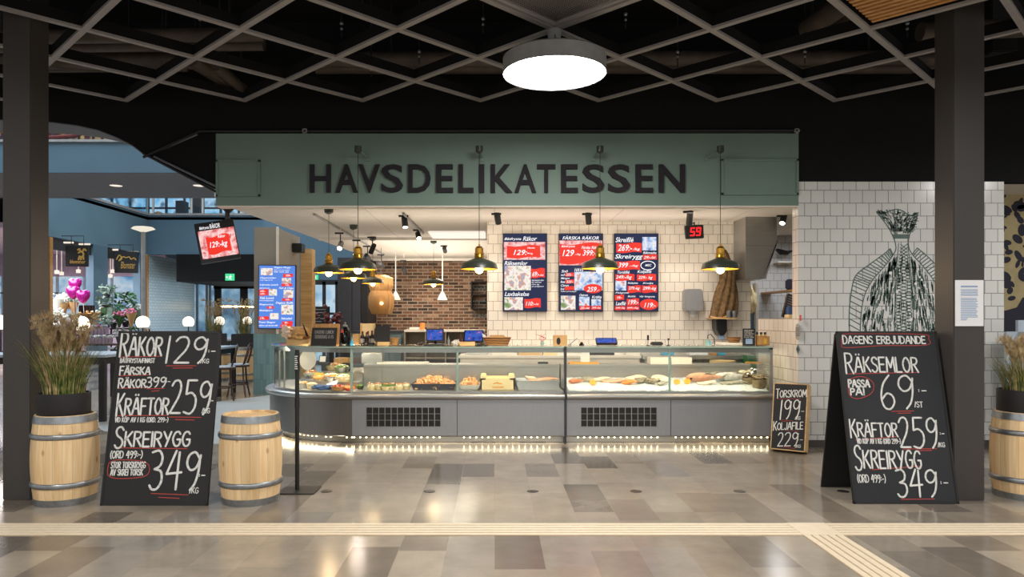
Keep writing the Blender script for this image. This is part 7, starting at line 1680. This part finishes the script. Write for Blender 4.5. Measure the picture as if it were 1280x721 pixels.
# left blue wall above the flower shop and its balustrades
mb = MB(); mb.box(XL-.2, XL, 20.2, 27, 3.9, 5.36); struct(mb.build('wall_left', M['atriumblue']))
mb = MB(); mb.box(XL-.2, PX(330, 27), 27.0, 27.2, 3.9, 5.36); struct(mb.build('wall_atrium', M['bridgeblue']))
mb = MB(); mb.box(XL-.05, XL+.05, 20.2, 27, 5.36, 5.44); mb.box(XL, PX(330, 27), 26.95, 27.05, 5.36, 5.44); struct(mb.build('trim_10', M['lampgrey']))
t = thing('glass_balustrade', 'glass balustrade along the upper floor edge in the atrium', 'railing', (-11, 27.05, 5.44))
mb = MB(); mb.box(XL, PX(330, 27), 27.05, 27.06, 5.44, 6.4); mb.box(XL-.005, XL+.005, 20.2, 27, 5.44, 6.4); mb.build('glass_pane', M['glassblue'], t)
for px in (182, 190, 238, 252, 300): mb = MB(); mb.box(PX(px, 27), PX(px, 27)+.05, 27.0, 27.1, 5.44, 6.5); mb.build('post', M['white'], t)
t = thing('upper_windows', 'bright upper floor windows beyond the glass balustrade', 'window', (-11, 31, 5.3))
mb = MB(); mb.faces([(-20, 31, 5.3), (-3, 31, 5.3), (-3, 31, 7.6), (-20, 31, 7.6)], [(0, 1, 2, 3)]); mb.build('pane', M['skyglass'], t)
mb = MB()
for k in range(22): x = -19.6+k*.78; mb.box(x, x+.09, 30.9, 30.98, 5.3, 7.6)
mb.box(-20, -3, 30.9, 30.98, 6.2, 6.28); mb.build('frame', M['darkgrey'], t)
mb = MB(); mb.box(PX(222, 29.5), PX(232, 29.5), 29.3, 29.8, 5.3, 6.3); mb.box(PX(240, 29.5), PX(252, 29.5), 29.3, 29.8, 5.3, 7.2); one('dark_kiosk', mb, M['black'], 'dark upper floor kiosk boxes behind the balustrade', 'kiosk')
mb = MB(); mb.ball((PX(198, 28.5), 28.5, 5.52), .22); one('tan_pouf', mb, M['oak'], 'tan round seat behind the upper balustrade', 'seat', None, True)
mb = MB(); mb.box(-13.0, -3, 27.0, 31, 5.2, 5.3); mb.box(-22, XL, 20.2, 31, 5.2, 5.3); struct(mb.build('floor_upper', M['bridgegrey']))
# black soffit, tile wall, far entrance doors
mb = MB(); mb.box(PX(222, 27), PX(330, 27), 26.9, 31, 2.88, 3.9); struct(mb.build('wall_soffit', M['blackwall']))
mb = MB(); a = (XL, 26.85); b = (PX(243, 30.5), 30.5); mb.prism([a, b, (b[0]-.2, b[1]+.1), (a[0]-.2, a[1]+.1)], 'z', 0, 3.9); struct(mb.build('wall_tiled', M['tilefar']))
mb = MB(); mb.box(-24, 2, 33.5, 33.7, 0, 12); struct(mb.build('wall_rear', M['darkgrey']))
mb = MB(); mb.box(-22.2, -22, 8, 33.7, 0, 12); struct(mb.build('wall_outer', M['atriumblue']))
exit_sign(281.5, 292.5, 342, 350.5, 26.84, 'green exit sign below the black soffit')
Y = 31.5; t = thing('entrance_doors', 'black framed glass entrance doors under the black soffit', 'door', (PX(290, Y), Y, 0))
mb = MB(); mb.faces([(PX(240, Y), Y+.1, 0), (PX(345, Y), Y+.1, 0), (PX(345, Y), Y+.1, 3.0), (PX(240, Y), Y+.1, 3.0)], [(0, 1, 2, 3)]); mb.build('pane', M['street2'], t)
mb = MB()
for a, b in ((269, 277), (301, 310), (330, 340)): mb.box(PX(a, Y), PX(b, Y), Y-.1, Y, 0, 3.0)
mb.box(PX(268, Y), PX(340, Y), Y-.1, Y, 2.8, 3.05); mb.build('frame', M['black'], t)
for a in (246, 258, 262): mb = MB(); mb.box(PX(a, Y), PX(a, Y)+.08, Y-.1, Y, 0, 3.0); mb.build('mullion', M['lampgrey'], t)
mb = MB(); mb.tube([P(276, 383, Y-.11), P(302, 383, Y-.11), P(322, 384, Y-.11)], .03, 6); one('light_string', mb, M['bulb'], 'thin warm light string across the far glass doors', 'light')

# ---- flower shop
mb = MB(); mb.box(XL-.25, XL, 23.35, 24.2, 0, 3.9); mb.box(XL-.25, XL+.01, 26.4, 26.85, 0, 3.9); struct(mb.build('wall_piers', M['bridgeblue']))
for Ya, lb in ((21.0, 'at the shop corner by the left column'), (26.86, 'by the lamp post and scale tiles')):
    mb = MB(); mb.box(XL-.02, XL+.04, Ya, Ya+.14, 0, 3.88); one('wood_trim', mb, M['slat'], 'thin upright wooden strip %s' % lb, 'trim')
mb = MB(); mb.box(XL-.2, XL-.02, 20.2, 21.0, 0, 3.9); struct(mb.build('wall_corner', M['bridgeblue']))
mb = MB(); mb.box(-21.5, XL-.25, 29.0, 29.2, 3.2, 4.2); struct(mb.build('wall_shop', M['pinkish']))
mb = MB(); mb.box(-21.5, XL-.25, 20.2, 29.2, 4.05, 4.2); struct(mb.build('ceiling_flower', M['pinkish']))
t = thing('shop_window', 'wide bright window at the back of the flower shop', 'window', (-17, 29.3, 0))
mb = MB(); mb.faces([(-21.5, 29.15, 1.6), (XL, 29.15, 1.6), (XL, 29.15, 3.2), (-21.5, 29.15, 3.2)], [(0, 1, 2, 3)]); mb.build('pane', M['shopwin'], t)
mb = MB(); mb.box(-21.5, XL, 29.1, 29.2, 0, 1.6); mb.build('sill_wall', M['pinkish'], t)
mb = MB()
for k in range(8): mb.box(-21+k*1.1, -20.92+k*1.1, 29.05, 29.14, 1.6, 3.2)
mb.box(-21.5, XL, 29.05, 29.14, 2.5, 2.56); mb.build('frame', M['bluegrey'], t)
for k, (px, py, Y) in enumerate(((71, 338, 25), (77, 340, 27), (98, 337, 26), (138, 343, 27), (141, 337, 26), (172, 347, 28))):
    p = P(px, py, Y); mb = MB(); mb.lathe([(.07, -.12), (.08, 0), (0, .02)], (p.x, Y, p.z), 14, cap=False); mb.lathe([(0, -.1), (.07, -.1)], (p.x, Y, p.z), 14, cap=False); mb.tube([(p.x, Y, p.z), (p.x, Y, 4.05)], .01, 5)
    one('shop_spot', mb, M['panelwhite'], 'small lit ceiling spot inside the flower shop', 'light', 'ceiling spots in the flower shop')
mb = MB(); mb.box(XL-.15, XL-.05, 21.2, 23.3, 3.55, 3.88); mb.box(XL-.15, XL-.05, 24.25, 26.35, 3.55, 3.88); struct(mb.build('trim_11', M['black']))
for (pts_, Y) in (((72, 91, 303), 21.8), ((91, 112, 305), 22.6), ((137, 147, 312), 24.6), ((149, 172, 315), 25.4)):
    a, b, y = pts_; mb = MB(); mb.box(PX(a, Y), PX(b, Y), Y, Y+.05, PZ(y+1, Y), PZ(y-1, Y)); one('strip_light', mb, M['panelwhite'], 'short white strip light above the flower shop sign', 'light', 'strip lights over the flower shop openings')
def shop_sign(px0, px1, py0, py1, Y, label, seed):
    t = thing('hanging_sign', label, 'sign', (PX((px0+px1)/2, Y), Y, PZ(py1, Y))); x0, x1, z0, z1 = PX(px0, Y), PX(px1, Y), PZ(py1, Y), PZ(py0, Y)
    T = Matrix.Translation(((x0+x1)/2, Y, 0)) @ Matrix.Rotation(math.radians(12), 4, 'Z') @ Matrix.Translation((-(x0+x1)/2, -Y, 0))
    mb = MB(); mb.box(x0, x1, Y, Y+.08, z0, z1, .006, T); mb.build('panel', M['signblack'], t)
    W_, Hh = x1-x0, z1-z0; X = lambda u: x0+W_*u; Z = lambda v: z0+Hh*v; mb = MB(); r = random.Random(seed)
    if seed == 1:
        mb.strokes([[(X(a), Z(b)) for a, b in q] for q in (cat_rom([(.58, .66), (.7, .72), (.8, .6), (.72, .46), (.62, .5)]), cat_rom([(.66, .72), (.62, .84), (.55, .8)]), cat_rom([(.74, .7), (.82, .84), (.9, .78)]), [(.62, .5), (.58, .34)], [(.78, .5), (.8, .36)], [(.7, .46), (.68, .34)])], .05, Y-.006, T)
        mb.text('blommor', X(.2), X(.88), Z(.14), Z(.32), Y-.006, .1, .02, T)
    else:
        mb.strokes([[(X(a), Z(b)) for a, b in cat_rom(q)] for q in ([(.1, .62), (.22, .82), (.32, .66), (.2, .56), (.36, .74), (.5, .7)], [(.5, .7), (.64, .74), (.72, .64), (.84, .7), (.92, .62)])], .035, Y-.006, T)
        mb.text('Blomster', X(.28), X(.9), Z(.2), Z(.52), Y-.006, .25, .0, T)
    mb.build('gold_lettering', M['signgold'], t)
    mb = MB(); mb.tube([(X(.2), Y+.04, z1), (X(.2), Y+.04, 3.98), (XL-.02, Y+.04, 3.98)], .012, 5); mb.tube([(X(.8), Y+.04, z1), (X(.8), Y+.04, 3.98), (XL-.02, Y+.04, 3.98)], .012, 5); mb.build('hanger', M['black'], t)
shop_sign(83, 109, 307, 333, 21.6, 'black hanging sign with gold emblem, left one over the flower shop', 1)
shop_sign(144, 171, 314, 341, 24.2, 'black hanging sign with gold script, right one over the flower shop', 2)
# tiered flower stand
t = thing('flower_stand', 'dark tiered display stand in the flower shop opening', 'stand', (PX(112, 22), 22, 0))
def tier(px0, px1, py, Y, d=.8):
    x0, x1, z = PX(px0, Y), PX(px1, Y), PZ(py, Y); mb = MB(); mb.box(x0, x1, Y, Y+d, z-.04, z, .004); mb.build('shelf', M['darkwood'], t)
    for a in (x0+.04, x1-.04):
        for yy in (Y+.05, Y+d-.05): mb = MB(); mb.tube([(a, yy, 0), (a, yy, z-.04)], .02, 6); mb.build('leg', M['black'], t)
tier(70, 140, 418, 21.2); tier(70, 170, 430, 20.3); tier(70, 140, 398, 22.2, 1.2); tier(136, 174, 410, 22.6)
def ptop(px, Y, tier_y, tY): return PX(px, Y), Y, PZ(tier_y, tY)
for k in range(6):
    x, y, z = ptop(111+k*4.6, 21.6, 418, 21.2); tb = thing('purple_pot', 'mauve flower pot in the middle row of the tiered stand', 'pot', (x, y, z), 'mauve pots in the middle row')
    mb = MB(); mb.lathe([(.045, 0), (.06, .2), (.055, .2), (0, .18)], (x, y, z), 14, cap=False); mb.build('pot', M['pinkish'], tb, True)
    mb = MB(); 
    for q in range(7): mb.ball((x+rr.gauss(0, .03), y+rr.gauss(0, .03), z+.22+rr.random()*.05), .03, seg=8, rings=6)
    mb.build('flowers', M['bluegrey'] if k % 3 else M['magenta'], tb, True)
for k in range(8):
    x, y, z = ptop(108+k*4.4, 20.7, 430, 20.3); tb = thing('purple_pot', 'mauve flower pot in the front row of the tiered stand', 'pot', (x, y, z), 'mauve pots in the front row')
    mb = MB(); mb.lathe([(.04, 0), (.055, .16), (.05, .16), (0, .15)], (x, y, z), 14, cap=False); mb.build('pot', M['pinkish'], tb, True)
    mb = MB()
    for q in range(7): mb.ball((x+rr.gauss(0, .03), y+rr.gauss(0, .03), z+.18+rr.random()*.05), .03, seg=8, rings=6)
    mb.build('flowers', M['whiteplate'] if k % 2 else M['bluegrey'], tb, True)
def bouquet(px, py, Y, h_, wm, fm, label, r=.16, fl=22):
    p = P(px, py, Y); tb = thing('bouquet', label, 'bouquet', (p.x, Y, p.z))
    mb = MB(); mb.lathe([(.03, 0), (r*.55, h_*.4), (r, h_*.75), (r*.92, h_*.74), (.02, .02)], (p.x, Y, p.z), 14, cap=False)
    for v in mb.bm.verts: v.co += Vector((.03*noise.noise(v.co*9), .03*noise.noise(v.co*9+Vector((5, 0, 0))), .03*noise.noise(v.co*9+Vector((0, 7, 0)))))
    mb.build('wrap', M[wm], tb, True); mb = MB()
    for q in range(fl): a = rr.uniform(0, 6.28); q_ = r*.95*math.sqrt(rr.random()); mb.ball((p.x+q_*math.cos(a), Y+q_*math.sin(a), p.z+h_*(.72+.25*rr.random())), rr.uniform(.025, .05), seg=8, rings=6)
    mb.build('flowers', M[fm], tb, True)
M['flowerwhite'] = mat('white_flowers', (226, 232, 222), .7, var=.1); M['flowerpink'] = mat('pink_flowers', (226, 130, 160), .7, var=.25)
M['deepleaf'] = mat('dark_green_leaves', (62, 104, 60), .5, var=.4, scale=12); M['greyleaf'] = mat('grey_green_leaves', (120, 146, 130), .6, var=.3, scale=12)
bouquet(80, 396, 22.6, .55, 'kraft', 'flowerwhite', 'brown wrapped bouquet of white flowers, back left in the flower shop')
bouquet(92, 395, 22.7, .6, 'kraft', 'greyleaf', 'brown wrapped green bouquet below the magenta balloons')
bouquet(79, 415, 21.6, .55, 'paper', 'flowerwhite', 'white wrapped bouquet at left of the tiered stand')
bouquet(93, 414, 21.6, .55, 'paper', 'greyleaf', 'white wrapped bouquet beside the lit globe lamp')
bouquet(74, 398, 22.6, .8, 'flowerwhite', 'flowerwhite', 'tall white blossom bunch at left edge of flower shop', .25, 40)
bouquet(110, 398, 22.4, .22, 'kraft', 'kraft', 'flat brown paper wrap on the tiered stand, left of two', .26, 4)
bouquet(121, 398, 22.4, .24, 'kraft', 'flowerwhite', 'brown paper wrap on the tiered stand, right of two', .18, 6)
bouquet(164, 409, 22.7, .6, 'kraft', 'flowerpink', 'pink bouquet in brown wrap at the right shop opening')
bouquet(149, 409, 22.65, .5, 'deepleaf', 'flowerpink', 'green bouquet with pink flowers at the right shop opening')
bouquet(171, 409, 23.1, .75, 'greyleaf', 'flowerwhite', 'tall pale bunch next to the lamp post', .2)
def bush(px, py, Y, r, h_, m, label, n=70):
    p = P(px, py, Y); tb = thing('potted_plant', label, 'plant', (p.x, Y, p.z)); mb = MB(); mb.lathe([(.08, 0), (.11, .18), (0, .17)], (p.x, Y, p.z), 14, cap=False); mb.build('pot', M['darkgrey'], tb, True); mb = MB()
    for k in range(n):
        a = rr.uniform(0, 6.28); e = rr.uniform(0, 1); c = Vector((p.x+r*math.cos(a)*rr.random()**.5, Y+r*math.sin(a)*rr.random()**.5, p.z+.15+h_*e)); d = Vector((rr.uniform(-1, 1), rr.uniform(-1, 1), rr.uniform(-.3, .8))).normalized()*r*.35; s_ = d.orthogonal().normalized()*r*.13
        mb.faces([c-d, c+s_, c+d, c-s_], [(0, 1, 2, 3)])
    mb.build('leaves', M[m], tb)
bush(157, 409, 22.95, .35, .95, 'deepleaf', 'large green leafy plant in the right shop opening', 110)
bush(132, 388, 22.9, .25, .3, 'greyleaf', 'grey green plant on the tiered stand by the blue pier')
bush(133, 412, 21.8, .22, .3, 'greyleaf', 'low grey green plant beside the mauve pots')
bush(142, 410, 23.1, .25, .6, 'deepleaf', 'dark green plant left of the pink bouquet')
bush(134, 372, 23.0, .28, .25, 'greyleaf', 'trailing grey green plant high against the blue pier', 60)
for k, (px, py, c_) in enumerate(((131.5, 384, 'deepleaf'), (139, 384, 'greyleaf'))):
    p = P(px, 398, 22.6); mb = MB(); mb.box(p.x-.09, p.x+.09, 22.5, 22.7, p.z, p.z+.34, .01); one('green_crate', mb, M[c_], 'stacked green planting crate by the blue pier, %s one' % ('left', 'right')[k], 'crate')
for k in range(5):
    x, y, z = ptop(101+k*4, 22.9, 398, 22.2); mb = MB(); mb.lathe([(.05, 0), (.06, .35), (.05, .42), (.045, .35), (.04, .02)], (x, y, z), 14, cap=False); one('black_vase', mb, M['bottle'], 'tall black vase in the row below the balloons', 'vase', 'black vases on the stand', True)
bouquet(69.5, 418, 21.9, .8, 'flowerwhite', 'flowerwhite', 'pale blossom bunch beside the wooden corner strip', .22, 40)
bouquet(86, 386, 23.0, .5, 'kraft', 'greyleaf', 'high bouquet of pale foliage behind the brown wraps')
bouquet(66, 425, 21.2, .5, 'greyleaf', 'flowerwhite', 'low pale bunch at the very left of the tiered stand', .15)
bouquet(103, 417, 21.4, .3, 'paper', 'flowerpink', 'short white wrapped bouquet with pink flowers behind the globe lamp', .11)
bush(150, 428, 20.8, .17, .3, 'greyleaf', 'low pale plant on the front row right end', 50)
bush(167, 428, 20.8, .17, .3, 'deepleaf', 'low green plant at the right end of the front row', 50)
bouquet(128, 397, 22.9, .35, 'greyleaf', 'flowerwhite', 'small pale bunch at the blue pier', .12)
def heart(px, py, Y, s, label):
    p = P(px, py, Y); tb = thing('heart_balloon', label, 'balloon', (p.x, Y, p.z-.5), 'magenta heart balloons'); b = bmesh.new(); bmesh.ops.create_uvsphere(b, u_segments=24, v_segments=16, radius=1)
    for v in b.verts:
        x, z = v.co.x, v.co.z; v.co = Vector((x*s, v.co.y*s*.45, (z*.9+.45*abs(x)**1.2-.25)*s))+p
    mb = MB(); mb.merge(b); mb.build('foil', M['magenta'], tb, True); mb = MB(); mb.tube([(p.x, Y, p.z-s*1.1), (p.x+.04, Y, p.z-s*1.1-.5), (PX(97, Y), Y, p.z-1.1)], .006, 5); mb.build('string', M['paper'], tb)
heart(94, 354, 22.6, .21, 'magenta heart balloon, topmost of three')
heart(91.5, 364, 22.4, .22, 'magenta heart balloon, lower left of three')
heart(104, 369, 22.3, .22, 'magenta heart balloon, lower right of three')
# street-style lamp post
Y = 16.2; p = P(179, 286, Y); t = thing('lamp_post', 'slim lamp post with disc head in the atrium', 'lamp', (p.x, Y, 0))
mb = MB(); mb.lathe([(.07, 0), (.05, .1), (.045, p.z-.05)], (p.x, Y, 0), 16); mb.build('post', M['lampgrey'], t, True)
mb = MB(); mb.lathe([(.05, -.07), (.25, 0), (.2, .04), (.05, .06), (0, .065)], (p.x, Y, p.z), 28); mb.build('lamp_head', emis('lit_post_head', (250, 240, 220), .9), t, True)
# high tables, globe lamps, stools
def table(x0, x1, y0, y1, z, label):
    t = thing('high_table', label, 'table', ((x0+x1)/2, (y0+y1)/2, 0)); mb = MB(); mb.box(x0, x1, y0, y1, z-.04, z, .006); mb.build('tabletop', M['bluegrey'], t)
    mb = MB(); mb.box(x0+.06, x1-.06, y0+.06, y1-.06, z-.14, z-.04); mb.build('apron', M['black'], t)
    for a in (x0+.08, x1-.08):
        for b in (y0+.08, y1-.08): mb = MB(); mb.box(a-.04, a+.04, b-.04, b+.04, 0, z-.04); mb.build('leg', M['black'], t)
table(-8.4, -5.62, 10.4, 11.6, .975, 'high table behind the left barrel and planter')
table(-7.4, -5.22, 13.75, 14.7, .95, 'high table behind the left chalkboard, near the bar stools')
table(-7.8, -6.93, 16.1, 21, .95, 'long far high table towards the glass doors')
for px, py, Y, zt_, lb in ((1, 404, 11.3, .975, 'lit globe lamp half hidden by the left column'), (101, 405, 11.25, .975, 'largest lit globe lamp above the left planter'), (178.5, 403, 14.0, .95, 'lit globe lamp below the lamp post'),
                          (235.6, 402.5, 16.5, .95, 'lit globe lamp over the middle of left chalkboard'), (274.5, 401.5, 18.75, .95, 'lit globe lamp before the far glass doors'), (309, 401, 20.5, .95, 'smallest lit globe lamp left of the blue screen')):
    p = P(px, py, Y); t = thing('globe_lamp', lb, 'lamp', (p.x, Y, zt_), 'globe lamps on the high tables')
    mb = MB(); n = 14; mb.lathe([(.127*math.sin(a), -.127*math.cos(a)) for a in [.75+(PI-.75)*k/n for k in range(n)]]+[(0, .127)], p, 24, cap=False); mb.lathe([(0, -.092), (.088, -.092)], p, 24, cap=False); mb.build('globe', M['globe'], t, True)
    mb = MB(); mb.lathe([(.07, 0), (.07, .015), (.012, .02), (.012, p.z-.09-zt_)], (p.x, Y, zt_+.001), 16); mb.build('stem', M['black'], t, True)
def stool(x, y, rot, label):
    t = thing('bar_stool', label, 'stool', (0, 0, 0)); z = .62
    mb = MB(); mb.lathe([(0, -.03), (.19, -.03), (.2, -.01), (.19, .01), (0, .015)], (0, 0, z), 28); mb.build('seat', M['bluegrey'], t, True)
    mb = MB(); mb.lathe([(.19, -.05), (.205, -.045), (.205, -.012), (.19, -.01)], (0, 0, z), 28); mb.build('seat_rim', M['darkwood'], t, True)
    for a in (45, 135, 225, 315):
        c, s_ = math.cos(math.radians(a)), math.sin(math.radians(a)); mb = MB(); mb.tube([(.15*c, .15*s_, z-.03), (.17*c, .17*s_, z*.5), (.24*c, .24*s_, 0)], [.018, .018, .015], 8); mb.build('leg', M['darkwood'], t, True)
    mb = MB(); mb.tube([(.185*math.cos(a), .185*math.sin(a), .24) for a in [k*PI/12 for k in range(24)]], .012, 6, closed=True); mb.build('foot_ring', M['darkwood'], t, True)
    for w_, h_ in ((.17, .4), (.10, .34)):
        mb = MB(); mb.tube(cat_rom3([(.13, -w_, z), (.19, -w_*1.05, z+h_*.5), (.22, -w_*.75, z+h_*.9), (.235, 0, z+h_), (.22, w_*.75, z+h_*.9), (.19, w_*1.05, z+h_*.5), (.13, w_, z)]), .014, 8); mb.build('backrest_hoop', M['darkwood'], t, True)
    t.location = (x, y, 0); t.rotation_euler = (0, 0, rot); return t
def cat_rom3(p):
    xy = cat_rom([(a, b) for a, b, c in p], 5); xz = cat_rom([(a, c) for a, b, c in p], 5); return [(a[0], a[1], b[1]) for a, b in zip(xy, xz)]
s0_ = stool(PX(280, 13.2), 13.2, .35, 'dark bentwood bar stool nearest the left chalkboard')
dup(s0_, (PX(298, 13.75)-.05, 13.9, 0), (0, 0, .1), 'dark bentwood bar stool next to the teal pillar')
for x, y, r_, lb in ((-6.6, 13.0, -1.6, 'bar stool hidden behind the left chalkboard, nearer one'),): dup(s0_, (x, y, 0), (0, 0, r_), lb)
